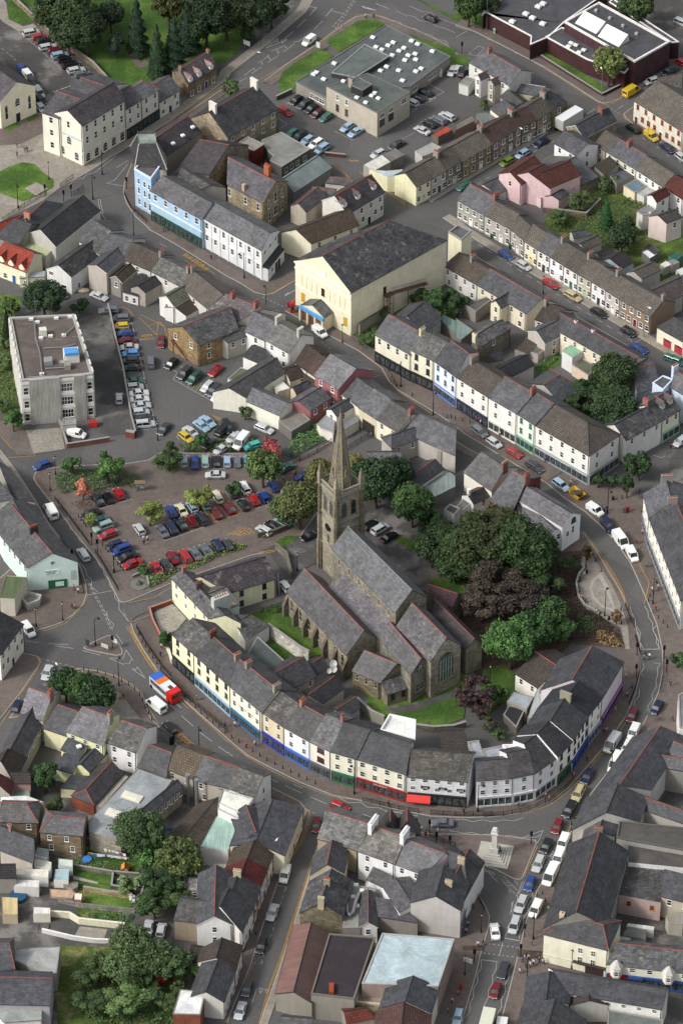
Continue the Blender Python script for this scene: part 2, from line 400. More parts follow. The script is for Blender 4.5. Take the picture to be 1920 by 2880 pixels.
def house(A,B,C,he,R='s5c5d60',W='rd8d2b8',name='house',label='',cat='house',group=None,root=None,f=None,gl=None,gr=None,pc=33,hipL=0,hipR=0,ridge=None,rt=0,ch=(),chc='8a8278',chp=4,shop=None,sign=None,stext=None,dcol=None,ov=.22,z0=0.0,back=1.0,wc='e4e2dc',style='1',ww=.95,wh=1.45,fh=2.75,verge=None,mono=False,ndoor=1,chw=1.5,chh=1.5,pot='pot',mg=0.0,drop_=.45):
 global LAST
 a,b_=v2(U(A,he)),v2(U(B,he));u=(b_-a).normalized();L=(b_-a).length
 n_=V3((-u.y,u.x,0));tp=tan(radians(pc));pts=[C]if isinstance(C,tuple)else pr(C)
 sgn=1
 if sum(n_.dot(v2(U(c,he))-a)for c in pts)<0:sgn=-1;n_=-n_
 ws=[roofheight(c,n_,a,he,tp)for c in pts];w_=max(1.0,sum(ws)/len(ws))
 hr=he+w_*tp
 if len(pts)==2 and not(hipL or hipR):
  r0,r1=v2(U(pts[0],hr)),v2(U(pts[1],hr))
  sl=u.dot(r0-a);sr=u.dot(r1-b_)
  if abs(sl)>w_*1.2:sl=0
  if abs(sr)>w_*1.2:sr=0
  r0=a+u*sl+n_*w_;r1=b_+u*sr+n_*w_
 else:sl=sr=0;r0=a+n_*w_;r1=b_+n_*w_
 if hipL:r0=r0+u*w_*hipL
 if hipR:r1=r1-u*w_*hipR
 if mono:back=0
 ba=r0+n_*w_*back+u*sl*back if not hipL else a+n_*w_*(1+back)
 bb=r1+n_*w_*back+u*sr*back if not hipR else b_+n_*w_*(1+back)
 hb=hr-w_*back*tp
 SZ[0]+=1;j=(SZ[0]%7)*.004
 if root is None:
  root=thing(name,(a+b_+ba+bb)/4+V3((0,0,z0)),label,cat,group)
 dz=.03+j
 ins=j
 a_,b2,ba_,bb_=a+n_*ins+u*ins,b_+n_*ins-u*ins,ba-n_*ins+u*ins,bb-n_*ins-u*ins
 mb=MB()
 if mono:
  ra,rb=e3(ba_,hr-dz),e3(bb_,hr-dz)
  mb.add([e3(a_,z0),e3(b2,z0),e3(bb_,z0),e3(ba_,z0),e3(a_,he-dz),e3(b2,he-dz),rb,ra],[(0,1,5,4),(1,2,6,5),(2,3,7,6),(3,0,4,7)],0)
 else:
  r0_=e3(r0+u*ins,hr-dz)if not hipL else None;r1_=e3(r1-u*ins,hr-dz)if not hipR else None
  vs=[e3(a_,z0),e3(b2,z0),e3(bb_,z0),e3(ba_,z0),e3(a_,he-dz),e3(b2,he-dz),e3(bb_,hb-dz),e3(ba_,hb-dz)]
  fs=[(0,1,5,4),(2,3,7,6)]
  if r1_:vs.append(r1_);fs.append((1,2,6,len(vs)-1,5))
  else:fs.append((1,2,6,5))
  if r0_:vs.append(r0_);fs.append((3,0,4,len(vs)-1,7))
  else:fs.append((3,0,4,7))
  if sgn<0:fs=[tuple(reversed(q))for q in fs]
  mb.add(vs,fs,0)
 wall=mb.mk('wall',[W[0]],root,W[1:])
 o1=ov*tp
 A0=e3(a-n_*ov-u*(ov*.5),he-o1);B0=e3(b_-n_*ov+u*(ov*.5),he-o1);R0=e3(r0-u*(0 if hipL else ov*.5),hr);R1=e3(r1+u*(0 if hipR else ov*.5),hr)
 quads=[[A0,B0,R1,R0]];rl=[(R0,R1)]
 if not mono:
  A1=e3(ba+n_*ov-u*(ov*.5),hb-o1);B1=e3(bb+n_*ov+u*(ov*.5),hb-o1)
  quads.append([B1,A1,R0,R1])
  if hipL:quads.append([A1,A0,R0]);rl+=[(A0,R0),(A1,R0)]
  if hipR:quads.append([B0,B1,R1]);rl+=[(B0,R1),(B1,R1)]
 else:rl=[]
 rm='ridge_red' if rt else{'g':'ridge_grey',None:'gutter','w':'lead'}[ridge]
 roof=mkroof(root,quads,R[0],R[1:],rl,rm,vergecol=verge)
 if sgn>0:
  if f or shop:front(root,a_,b2,he,f or(),shop,dcol,z0,ww,wh,style,wc,fh,drop_,sign,stext,ndoor,mg)
  if gl:front(root,ba_,a_,he,gl,None,None,z0,ww,wh,style,wc,fh)
  if gr:front(root,b2,bb_,he,gr,None,None,z0,ww,wh,style,wc,fh)
 else:
  if f or shop:front(root,b2,a_,he,f or(),shop,dcol,z0,ww,wh,style,wc,fh,drop_,sign,stext,ndoor,mg)
 for c in ch:
  kw=D(color=chc,npot=chp,w_=chw,h=chh,potm=pot)
  if isinstance(c,tuple):kw.update(c[1]);c=c[0]
  q=r0.lerp(r1,c);perp=kw.pop('perp',1)
  chimney(roof,q,hr,an(u)+(pi/2 if perp else 0),**kw)
 LAST=dict(root=root,a=a_,b=b2,r0=r0,r1=r1,hr=hr,he=he,u=u,n=n_,w=w_,ba=ba_,bb=bb_,roof=roof,wall=wall)
 return root
def gab(P,Q,he,L,rise=2.2,R='s5c5d60',W='rd8d2b8',**kw):
 global LAST
 p,q=v2(U(P,he)),v2(U(Q,he));d=(q-p);wdt=d.length;u=d.normalized();n_=V3((-u.y,u.x,0))
 if n_.y<0:n_=-n_
 return gabw(p,q,n_,he,L,rise,R,W,**kw)
def gabw(p,q,n_,he,L,rise,R,W,name='house',label='',cat='house',group=None,root=None,f=None,ridge=None,rt=0,z0=0.0,ov=.22,verge=None,wc='e4e2dc',sf=None,sr=None,ww=.95,wh=1.45,fh=2.75,style='1',dcol=None,shop=None,ch=(),chc='8a8278',chp=4,attic=0,sign=None,stext=None,chw=1.5,ndoor=1,drop_=.45):
 global LAST
 u=(q-p).normalized();wdt=(q-p).length;hw=wdt/2;m_=(p+q)/2;hr=he+rise;SZ[0]+=1;j=(SZ[0]%7)*.004;tp=rise/hw
 if root is None:
  root=thing(name,m_+n_*L/2+V3((0,0,z0)),label,cat,group)
 ins=j;dz=.03+j
 p_,q_,pb,qb=p+u*ins+n_*ins,q-u*ins+n_*ins,p+u*ins+n_*L,q-u*ins+n_*L
 mb=MB()
 mb.add([e3(p_,z0),e3(q_,z0),e3(qb,z0),e3(pb,z0),e3(p_,he-dz),e3(q_,he-dz),e3(qb,he-dz),e3(pb,he-dz),e3(m_+n_*ins,hr-dz),e3(m_+n_*L,hr-dz)],[(0,1,5,8,4),(1,2,6,5),(2,3,7,9,6),(3,0,4,7)],0)
 wall=mb.mk('wall',[W[0]],root,W[1:])
 o1=ov*tp;F=m_-n_*ov*.6;Bk=m_+n_*(L+ov*.4)
 P0,Q0,P1,Q1=F-u*(hw+ov),F+u*(hw+ov),Bk-u*(hw+ov),Bk+u*(hw+ov)
 rm='ridge_red' if rt else{'g':'ridge_grey',None:'gutter','w':'lead'}[ridge]
 roof=mkroof(root,[[e3(P0,he-o1),e3(F,hr),e3(Bk,hr),e3(P1,he-o1)],[e3(F,hr),e3(Q0,he-o1),e3(Q1,he-o1),e3(Bk,hr)]],R[0],R[1:],[(e3(F,hr),e3(Bk,hr))],rm,vergecol=verge)
 if f or shop:front(root,p_,q_,he,f or(),shop,dcol,z0,ww,wh,style,wc,fh,drop_,sign,stext,ndoor)
 if sf:front(root,q_,qb,he,sf,None,None,z0,ww,wh,style,wc,fh,drop_)
 if sr:front(root,pb,p_,he,sr,None,None,z0,ww,wh,style,wc,fh,drop_)
 if attic:front(root,p_.lerp(q_,.3),p_.lerp(q_,.7),he+1.3,(attic,),None,None,z0,ww*.8,1.0,style,wc)
 for c in ch:
  kw=D(color=chc,npot=chp,w_=chw)
  if isinstance(c,tuple):kw.update(c[1]);c=c[0]
  chimney(roof,F.lerp(Bk,c),hr,an(u),**kw)
 LAST=dict(root=root,a=p_,b=q_,r0=F,r1=Bk,hr=hr,he=he,u=u,n=n_,ba=pb,bb=qb,roof=roof,wall=wall)
 return root
def flat(pts,h,R='f4a4a4c',W='rb0a898',name='building',label='',cat='building',group=None,root=None,z0=0.0,par=.35,pw=.25,parcol='8e8c86',parmat='r',fr=(),wc='e4e2dc',ww=.95,wh=1.45,fh=2.9,style='1',dcol=None,drop_=.6):
 global LAST
 ps=[v2(U(p,h))for p in pr(pts)]
 if area2(ps)<0:ps=list(reversed(ps));fr={len(ps)-2-k if k<len(ps)-1 else len(ps)-1:v for k,v in dict(fr).items()}
 SZ[0]+=1;j=(SZ[0]%9)*.006;c=sum(ps,V3())/len(ps)
 if root is None:
  root=thing(name,c+V3((0,0,z0)),label,cat,group)
 n_=len(ps);mb=MB()
 mb.add([(p.x,p.y,z0)for p in ps]+[(p.x,p.y,h)for p in ps],[(i,(i+1)%n_,n_+(i+1)%n_,n_+i)for i in range(n_)],0)
 wall=mb.mk('wall',[W[0]],root,W[1:])
 rb=MB();rb.add([(p.x,p.y,h-.12-j)for p in ps],[tuple(range(n_))],0);roof=rb.mk('roof',[R[0]],root,R[1:])
 if par:
  pm=MB();inn=inset(ps,pw);out=inset(ps,-.06)
  for i in range(n_):
   k=(i+1)%n_
   vs=[]
   for z in(h-.15-j,h+par-.2+j):
    vs+=[(out[i].x,out[i].y,z),(out[k].x,out[k].y,z),(inn[k].x,inn[k].y,z),(inn[i].x,inn[i].y,z)]
   pm.add(vs,[(4,5,6,7),(0,1,5,4),(2,3,7,6),(3,2,1,0)],0)
  pm.mk('parapet',[parmat],root,parcol)
 for k,fl in dict(fr).items():
  front(root,ps[k],ps[(k+1)%n_],h,fl,None,dcol,z0,ww,wh,style,wc,fh,drop_)
 LAST=dict(root=root,ps=ps,h=h,roof=roof,wall=wall)
 return root
def inset(ps,d):
 out=[];n_=len(ps)
 for i in range(n_):
  a=(ps[i]-ps[i-1]).normalized();b_=(ps[(i+1)%n_]-ps[i]).normalized()
  na,nb=V3((-a.y,a.x,0)),V3((-b_.y,b_.x,0));m_=(na+nb)
  k=m_.length;m_=m_/k if k>.05 else na
  out.append(ps[i]+m_*d/max(.35,m_.dot(na)))
 return out
def rooflight(parent,p,z,ang=0,w_=1.0,d_=.8,h=.25,color='e8eae8',name='rooflight'):
 u=V3((cos(ang),sin(ang),0));v=V3((-u.y,u.x,0));mb=MB();c=v2(U(p,z))
 mb.obox(c,u,v,w_/2,d_/2,z-.2,z+h*.6,0)
 q=[c+u*a*w_/2*.98+v*b_*d_/2*.98 for a,b_ in((-1,-1),(1,-1),(1,1),(-1,1))];t=[c+(x-c)*.55 for x in q]
 mb.add([(x.x,x.y,z+h*.6+.002)for x in q]+[(x.x,x.y,z+h)for x in t],[(0,1,5,4),(1,2,6,5),(2,3,7,6),(3,0,4,7),(4,5,6,7)],0)
 return mb.mk(name,['matt'],parent,color)
def dish(parent,p,z,r=.4):
 c=v2(U(p,z));mb=MB();dr=V3((.5,-.75,.45)).normalized();a=dr.orthogonal().normalized();b_=dr.cross(a);cc=V3((c.x,c.y,z))
 vs=[cc-dr*.12*r/.4]+[cc+(a*cos(t)+b_*sin(t))*r for t in[6.2832*i/10 for i in range(10)]]
 mb.add(vs,[(0,1+(i+1)%10,1+i)for i in range(10)]);mb.add([v-dr*.02 for v in vs],[(0,1+i,1+(i+1)%10)for i in range(10)])
 mb.tube([cc-dr*.1,cc-dr*.1-V3((0,0,.5))],.03,5);mb.tube([cc-dr*.1-b_*r*.6,cc+dr*r*.9],.015,4)
 return mb.mk('satellite_dish',['trim'],parent)
def terrace(eave,ridge_,he,units,group=None,pc=33,R='s5c5d60',W='rd8d2b8',name='terraced_house',cat='house',back=1.0,**common):
 out=[]
 for i,un in enumerate(units):
  kw=dict(he=he,R=R,W=W,name=name,cat=cat,group=group,pc=pc,back=back);kw.update(common);kw.update(un)
  h_=kw.pop('he')
  out.append(house(eave[i],eave[i+1],[ridge_[i],ridge_[i+1]],h_,**kw))
 return out
def lerp2(a,b_,t):return(a[0]+(b_[0]-a[0])*t,a[1]+(b_[1]-a[1])*t)
def split(a,b_,n_):return[lerp2(a,b_,i/n_)for i in range(n_+1)]
# ---------- vehicles
def car_proto(kind):
 P=dict(hatch=(4.0,1.72,1.46,.95,.05,.55,.35),saloon=(4.55,1.78,1.43,1.15,.85,.65,.6),estate=(4.65,1.8,1.48,1.15,.06,.65,.35),suv=(4.6,1.88,1.78,1.1,.05,.5,.25),mpv=(4.4,1.8,1.68,.7,.05,.8,.25),van=(5.3,2.0,2.25,.75,.02,.75,.06),smallvan=(4.3,1.75,1.85,.8,.02,.6,.06),mini=(3.65,1.68,1.41,.8,.05,.45,.25),coupe=(4.3,1.76,1.32,1.15,.35,.75,.95))[kind]
 L,Wd,Hh,hood,boot,ws,rs=P;x1=L/2;x0=-L/2;hw=Wd/2;belt=.92 if kind not in('suv','van','mpv','smallvan')else 1.08;isvan=kind in('van','smallvan')
 root=thing('car',(0,0,0),'x','car')
 st=[(x0,.88,.42,belt-.18),(x0+.12,.97,.3,belt-.04),(x0+.5,1,.24,belt),(x0+boot+rs+.3,1,.24,belt+.01),(0,1,.24,belt),(x1-hood,1,.24,belt-.02),(x1-hood*.35,.985,.24,belt-.14),(x1-.12,.93,.3,belt-.26),(x1,.8,.42,belt-.36)]
 mb=MB();vs=[]
 for x,k,zl,zt in st:
  wv=hw*k;vs+=[(x,-wv*.9,zl),(x,-wv,zl+.14),(x,-wv,zt-.14),(x,-wv*.9,zt),(x,0,zt+.035),(x,wv*.9,zt),(x,wv,zt-.14),(x,wv,zl+.14),(x,wv*.9,zl)]
 fs=[]
 for i in range(len(st)-1):
  for k in range(8):fs.append((i*9+k,i*9+k+1,(i+1)*9+k+1,(i+1)*9+k))
 fs=[tuple(reversed(q))for q in fs];fs+=[tuple(range(8,-1,-1)),tuple(range((len(st)-1)*9,len(st)*9))]
 fs=[tuple(reversed(q))for q in fs]
 mb.add(vs,fs,0)
 xa,xb=x0+boot+.04,x1-hood;ra,rb=xa+rs,xb-ws;tz=hw*.78;bz=hw*.93;zr=Hh
 if isvan:tz=hw*.92;bz=hw*.985
 r_=[(ra,-tz),(rb,-tz),(rb,tz),(ra,tz)]
 mb.add([(x,y,zr-.07)for x,y in r_]+[(x*.98+.0,y*.9,zr)for x,y in r_],[(0,1,5,4),(1,2,6,5),(2,3,7,6),(3,0,4,7),(4,5,6,7)],0)
 for sy in(-1,1):
  for(xt,xbm)in((ra,xa),(rb,xb)):mb.tube([(xbm,sy*bz,belt-.03),(xt,sy*tz,zr-.05)],.055,4,0)
  if not isvan:xm=(ra+rb)/2;mb.tube([(xm-.05,sy*bz*1.005,belt-.03),(xm,sy*tz,zr-.05)],.05,4,0)
 if isvan:
  xc=xb-ws-.75
  mb.add([(xa,-bz,belt-.05),(xc,-bz,belt-.05),(xc,bz,belt-.05),(xa,bz,belt-.05),(ra,-tz-.005,zr-.05),(xc,-tz-.005,zr-.05),(xc,tz+.005,zr-.05),(ra,tz+.005,zr-.05)],[(0,1,5,4),(1,2,6,5),(2,3,7,6),(3,0,4,7)],0)
 else:
  for sy in(-1,1):mb.box(-.02+xb-.15,sy*(hw+.1)-.09,belt,xb-.02,sy*(hw+.1)+.09,belt+.13,0)
 body=mb.mk('body',['paint'],root)
 g=MB();e=.015;q0=[(xa+.03,-bz+e),(xb-.03,-bz+e),(xb-.03,bz-e),(xa+.03,bz-e)];q1=[(ra+.03,-tz+e),(rb-.03,-tz+e),(rb-.03,tz-e),(ra+.03,tz-e)]
 if isvan:q0[0]=(xc-.02,-bz+e);q0[3]=(xc-.02,bz-e);q1[0]=(xc-.02,-tz+e);q1[3]=(xc-.02,tz-e)
 g.add([(x,y,belt-.02)for x,y in q0]+[(x,y,zr-.06)for x,y in q1],[(0,1,5,4),(1,2,6,5),(2,3,7,6),(3,0,4,7)],0)
 g.mk('windows',['glass'],root)
 if isvan:
  rw=MB();rw.add([(x0+boot+.0,-hw*.7,1.3),(x0+boot+.0,hw*.7,1.3),(x0+boot+rs*.5+.0,hw*.66,zr-.35),(x0+boot+rs*.5+.0,-hw*.66,zr-.35)],[(0,1,2,3)]);rw.mk('rear_window',['glass'],root)
 wr=.32
 wm=MB();vs=[]
 for y,r in((-.1,wr),(.1,wr)):vs+=[(r*cos(6.2832*i/12),y,r*sin(6.2832*i/12))for i in range(12)]
 wm.add(vs,[(i,(i+1)%12,12+(i+1)%12,12+i)for i in range(12)]+[tuple(reversed(range(12))),tuple(range(12,24))],0)
 for y in(-.108,.108):
  v_=[(wr*.62*cos(6.2832*i/10),y,wr*.62*sin(6.2832*i/10))for i in range(10)]
  wm.add(v_,[tuple(range(10))if y<0 else tuple(reversed(range(10)))],1)
 wme=wm.mesh('wheel',['tyre','rim'])
 for sx in(x0+L*.19,x1-L*.19):
  for sy in(-1,1):link(wme,'wheel',root,(sx,sy*(hw-.07),wr))
 hm=MB();hm.box(-.2,-.2,-.07,.04,.2,.07);hme=hm.mesh('headlight',['lamp']);tm=MB();tm.box(-.03,-.13,-.12,.1,.13,.12);tme=tm.mesh('tail_light',['redlamp'])
 for sy in(-1,1):
  link(hme,'headlight',root,(x1-.08,sy*hw*.66,belt-.34));link(tme,'tail_light',root,(x0+.02,sy*hw*.74,belt-.2))
 pm=MB();pm.box(x1-.01,-.26,.42,x1+.02,.26,.53,0);pm.mk('number_plate',['trim'],root)
 if kind=='suv':
  rk=MB()
  for sy in(-1,1):rk.tube([(ra+.1,sy*tz*.85,zr+.05),(rb-.1,sy*tz*.85,zr+.05)],.03,4)
  rk.mk('roof_rails',['iron'],root)
 if kind=='van':
  pass
 PROTOS.append(root)
 return root
CARP={}
PAL=dict(silver='b4b7b8',white='e6e7e4',black='17191c',red='9c1a22',darkred='6b1018',blue='233f80',lightblue='5c93cf',navy='16203f',grey='5f646a',darkgrey='33373c',green='1f4a40',teal='8aa49c',yellow='c4a628',gold='b5a67c',maroon='4a1722',cream='cfc8ae',turquoise='3fa79a',brown='5b4a3a',paleblue='8fa8bd',lime='5f7a22',orange='d8731a',tealgreen='2c6258')
NAMES=dict(hatch='hatchback',saloon='saloon car',estate='estate car',suv='off-road car',mpv='people carrier',van='van',smallvan='small van',mini='small car',coupe='coupe')
CWORD=dict(lightblue='light blue',darkred='dark red',darkgrey='dark grey',paleblue='pale blue',tealgreen='teal green')
NCAR=[0]
def car(x,y,dx,dy,kind,colr,label,group=None,z=0.0,name=None,hgt=None,colhex=None):
 if kind not in CARP:CARP[kind]=car_proto(kind)
 zc=.75 if kind not in('van',)else 1.1
 c=U((x,y),z+zc);c2=U((x+dx,y+dy),z+zc);d=c2-c;NCAR[0]+=1
 o=dup(CARP[kind],(c.x,c.y,z),an(d),label,group,None,colhex or PAL[colr])
 o['category']='van' if 'van' in kind else 'car';o.name=name or('parked_car' if 'van' not in kind else 'delivery_van')
 return o
ORD=['first','second','third','fourth','fifth','sixth','seventh','eighth','ninth','tenth','eleventh','twelfth','thirteenth','fourteenth','fifteenth','sixteenth']
def carrow(items,dx,dy,where,frm,z=0.0):
 for i,it in enumerate(items):
  x,y,k,c=it[:4];ddx,ddy=it[4:6]if len(it)>5 else(dx,dy)
  car(x,y,ddx,ddy,k,c,f"{CWORD.get(c, c)} {NAMES[k]}, {ORD[i]} from {frm} {where}",'cars parked '+where,z)
def skinmesh(name,verts,edges,radii,mats):
 me=bpy.data.meshes.new(name);me.from_pydata(verts,edges,[]);o=bpy.data.objects.new(name,me);COL.objects.link(o)
 sm=o.modifiers.new('s','SKIN');sm.use_smooth_shade=True;ss=o.modifiers.new('u','SUBSURF');ss.levels=1;ss.render_levels=1
 if not me.skin_vertices:
  bpy.context.view_layer.objects.active=o
 sv=me.skin_vertices[0].data if me.skin_vertices else None
 for i,r in enumerate(radii):
  sv[i].radius=(r,r)if not isinstance(r,tuple)else r
 sv[0].use_root=True
 bpy.context.view_layer.update();dg=bpy.context.evaluated_depsgraph_get();m2=bpy.data.meshes.new_from_object(o.evaluated_get(dg))
 bpy.data.objects.remove(o);m2.materials.clear()
 for q in mats:m2.materials.append(MATS[q])
 return m2
def person_proto(pose):
 st=.28 if pose=='walk' else .06;sit=pose=='sit'
 pz=.92 if not sit else .5
 V=[(0,0,pz),(0,0,pz+.18),(.0,0,pz+.42),(0,0,pz+.56),(.01,0,pz+.66),(.02,0,pz+.76),(.02,0,pz+.84)]
 E_=[(0,1),(1,2),(2,3),(3,4),(4,5),(5,6)];Rr=[(.13,.15),(.115,.14),(.12,.16),(.055,.06),(.06,.06),(.095,.085),(.06,.06)]
 for s in(-1,1):
  k=len(V);sw=-s*st*.7
  V+=[(0,s*.19,pz+.5),(sw*.5,s*.25,pz+.22),(sw+.08+(.2 if sit else 0),s*.23,pz-.02),(sw+.14+(.2 if sit else 0),s*.22,pz-.1)]
  Rr+=[.06,.048,.036,.03];E_+=[(2,k),(k,k+1),(k+1,k+2),(k+2,k+3)]
  k=len(V);a=s*st
  if sit:V+=[(.05,s*.1,pz-.02),(.45,s*.1,pz),(.48,s*.1,.08),(.6,s*.1,.04)]
  else:V+=[(0,s*.1,pz-.08),(a*.55+.03,s*.1,.48),(a,s*.1,.09),(a+.15,s*.11,.04)]
  Rr+=[.09,.062,.042,.035];E_+=[(0,k),(k,k+1),(k+1,k+2),(k+2,k+3)]
 root=thing('person',(0,0,0),'x','person')
 bm_=skinmesh('body',V,E_,Rr,['skin']);link(bm_,'body',root)
 tv=[V[0],V[1],V[2],V[3]];te=[(0,1),(1,2),(2,3)];tr=[(.15,.17),(.14,.165),(.145,.185),(.07,.075)]
 for k in(7,15):
  j=len(tv);tv+=[V[k],V[k+1],V[k+2]];tr+=[.078,.062,.05];te+=[(2,j),(j,j+1),(j+1,j+2)]
 link(skinmesh('shirt',tv,te,tr,['matt']),'shirt',root)
 lv=[V[0]];le=[];lr=[(.145,.165)]
 for k in(11,19):
  j=len(lv);lv+=[V[k],V[k+1],V[k+2]];lr+=[.105,.08,.062];le+=[(0,j),(j,j+1),(j+1,j+2)]
 link(skinmesh('trousers',lv,le,lr,['matt']),'trousers',root,color='20242e')
 h=MB();hx,hz=V[5][0]-.015,V[5][2]+.045;h.ball((hx,0,hz),.11,.1,.1,8,5);link(h.mesh('hair',['bark']),'hair',root)
 fc=MB();fc.ball((V[5][0]+.1,0,V[5][2]-.02),.02,.014,.025,5,3)
 for s in(-1,1):fc.ball((V[5][0]+.03,s*.09,V[5][2]),.015,.01,.025,5,3)
 link(fc.mesh('face',['skin']),'face',root)
 PROTOS.append(root);return root
PP={}
def person(x,y,shirt,label,trousers='20242e',dx=1,dy=0,pose='walk',z=.12,group=None):
 if pose not in PP:PP[pose]=person_proto(pose)
 c=U((x,y),z);d=U((x+dx*5,y+dy*5),z)-c
 r=dup(PP[pose],c,an(d),label,group,None,shirt);r['category']='person'
 for ch in r.children:
  if ch.name.split('.')[0]=='trousers':ch.color=hexc(trousers)
 return r
def proto(name,cat):
 r=thing(name,(0,0,0),'x',cat);PROTOS.append(r);return r
_SF={}
def sf(kind):
 if kind in _SF:return _SF[kind]
 if kind=='bollard':
  r=proto('bollard','bollard');m_=MB();m_.cyl((0,0),.13,.13,0,.12,8);m_.cyl((0,0),.1,.075,.12,.78,8);m_.mk('post',['iron'],r)
  m_=MB();m_.cyl((0,0),.1,.1,.78,.84,8);m_.ball((0,0,.93),.095,.095,.1,8,5);m_.mk('cap',['iron'],r)
 elif kind=='lamp_black':
  r=proto('street_lamp','street lamp');m_=MB();m_.cyl((0,0),.2,.16,0,.9,8);m_.cyl((0,0),.1,.06,.9,7.2,8);m_.cyl((0,0),.13,.13,3.0,3.1,8);m_.mk('pole',['iron'],r)
  m_=MB();m_.tube([(0,0,6.7),(.3,0,7.1),(.8,0,7.25),(1.05,0,7.1)],.05,6);m_.mk('arm',['iron'],r)
  m_=MB();m_.cyl((1.05,0),.32,.12,6.75,7.1,10);m_.ball((1.05,0,6.72),.22,.22,.14,8,4,1);m_.mk('lantern',['iron','lamp'],r)
 elif kind=='lamp_tall':
  r=proto('street_lamp','street lamp');m_=MB();m_.cyl((0,0),.12,.12,0,1.2,8);m_.cyl((0,0),.08,.05,1.2,8.6,8);m_.mk('pole',['steel'],r)
  m_=MB();m_.tube([(0,0,8.5),(.15,0,8.85),(.9,0,9.0)],.04,6);m_.mk('arm',['steel'],r)
  m_=MB();m_.add([(.8,-.13,8.9),(1.6,-.17,8.95),(1.6,.17,8.95),(.8,.13,8.9),(.85,-.1,9.08),(1.5,-.12,9.12),(1.5,.12,9.12),(.85,.1,9.08)],[(3,2,1,0),(4,5,6,7),(0,1,5,4),(1,2,6,5),(2,3,7,6),(3,0,4,7)]);m_.mk('lantern',['trim'],r)
 elif kind=='lamp_post':
  r=proto('street_lamp','street lamp');m_=MB();m_.cyl((0,0),.17,.13,0,.8,8);m_.cyl((0,0),.07,.05,.8,4.6,8);m_.mk('pole',['iron'],r)
  m_=MB();m_.cyl((0,0),.14,.24,4.6,5.0,6,1);m_.cyl((0,0),.3,.05,5.0,5.25,6,0);m_.mk('lantern',['iron','lamp'],r)
 elif kind=='signal':
  r=proto('traffic_light','traffic light');m_=MB();m_.cyl((0,0),.09,.07,0,3.3,8);m_.mk('pole',['iron'],r)
  for dx in(.16,):
   m_=MB();m_.box(.05,-.16,2.3,.3,.16,3.3);m_.box(.02,-.27,2.2,.05,.27,3.4,1);h=m_.mk('signal_head',['iron','iron'],r)
   for k,mt in enumerate(('redlamp','potc','ridge_grey')):
    m_=MB();m_.cyl((0,0),.1,.1,0,.03,10);l_=link(m_.mesh('lens',[mt]),'lens',h,(.31,0,3.1-.3*k));l_.rotation_euler=(0,pi/2,0)
 elif kind=='bin':
  r=proto('litter_bin','litter bin');m_=MB();m_.cyl((0,0),.25,.28,.02,.85,10);m_.mk('bin_body',['iron'],r)
  m_=MB();m_.cyl((0,0),.3,.3,.85,.92,10);m_.cyl((0,0),.3,.08,.92,1.1,10);m_.mk('bin_lid',['iron'],r)
 elif kind=='bench':
  r=proto('bench','bench');m_=MB()
  for i in range(4):m_.box(-.8,-.22+i*.12,.42,.8,-.13+i*.12,.46)
  m_.mk('seat',['wood'],r);m_=MB()
  for i in range(3):m_.box(-.8,.26,.52+i*.13,.8,.29,.61+i*.13)
  m_.mk('backrest',['wood'],r)
  lg=MB();lg.box(-.04,-.24,0,.04,.28,.42);lg.box(-.04,.24,.42,.04,.28,.9);lm=lg.mesh('leg',['iron'])
  for x in(-.68,.68):link(lm,'leg',r,(x,0,0))
 _SF[kind]=r;return r
def put(kind,x,y,label,group=None,dx=1,dy=0,z=.12,sc=None,color=None):
 c=U((x,y),z);d=U((x+dx*5,y+dy*5),z)-c
 return dup(sf(kind),c,an(d),label,group,sc)
def bollards(pts,where):
 for x,y in pr(pts):put('bollard',x,y,'black iron bollard with a round cap '+where,'bollards '+where)
def railing(pts,label,h=1.1,col='iron',gap=.16,z=.12,name='railing',cat='railing',group=None,pgap=2.0,solid=None):
 P=[U(p,z)for p in pr(pts)];r=thing(name,P[0],label,cat,group);m_=MB();posts=[]
 for a,b_ in zip(P[:-1],P[1:]):
  L=(b_-a).length;u=(b_-a)/L;n_=V3((-u.y,u.x,0))
  for zz in(h,.15):m_.obox((a+b_)/2,u,n_,L/2,.025,z+zz-.03,z+zz+.03)
  k=max(1,int(L/gap))
  for i in range(k):m_.obox(a+u*L*(i+.5)/k,u,n_,.012,.012,z+.18,z+h-.03)
  k=max(1,round(L/pgap));posts+=[a+u*L*i/k for i in range(k)]
 posts.append(P[-1]);m_.mk('rail_panel',[col],r)
 pm=MB();pm.cyl((0,0),.05,.05,0,h+.06,6);pm.ball((0,0,h+.1),.07,.07,.07,6,4);me=pm.mesh('post',[col])
 for p in posts:link(me,'post',r,p-V3(r.location))
 return r
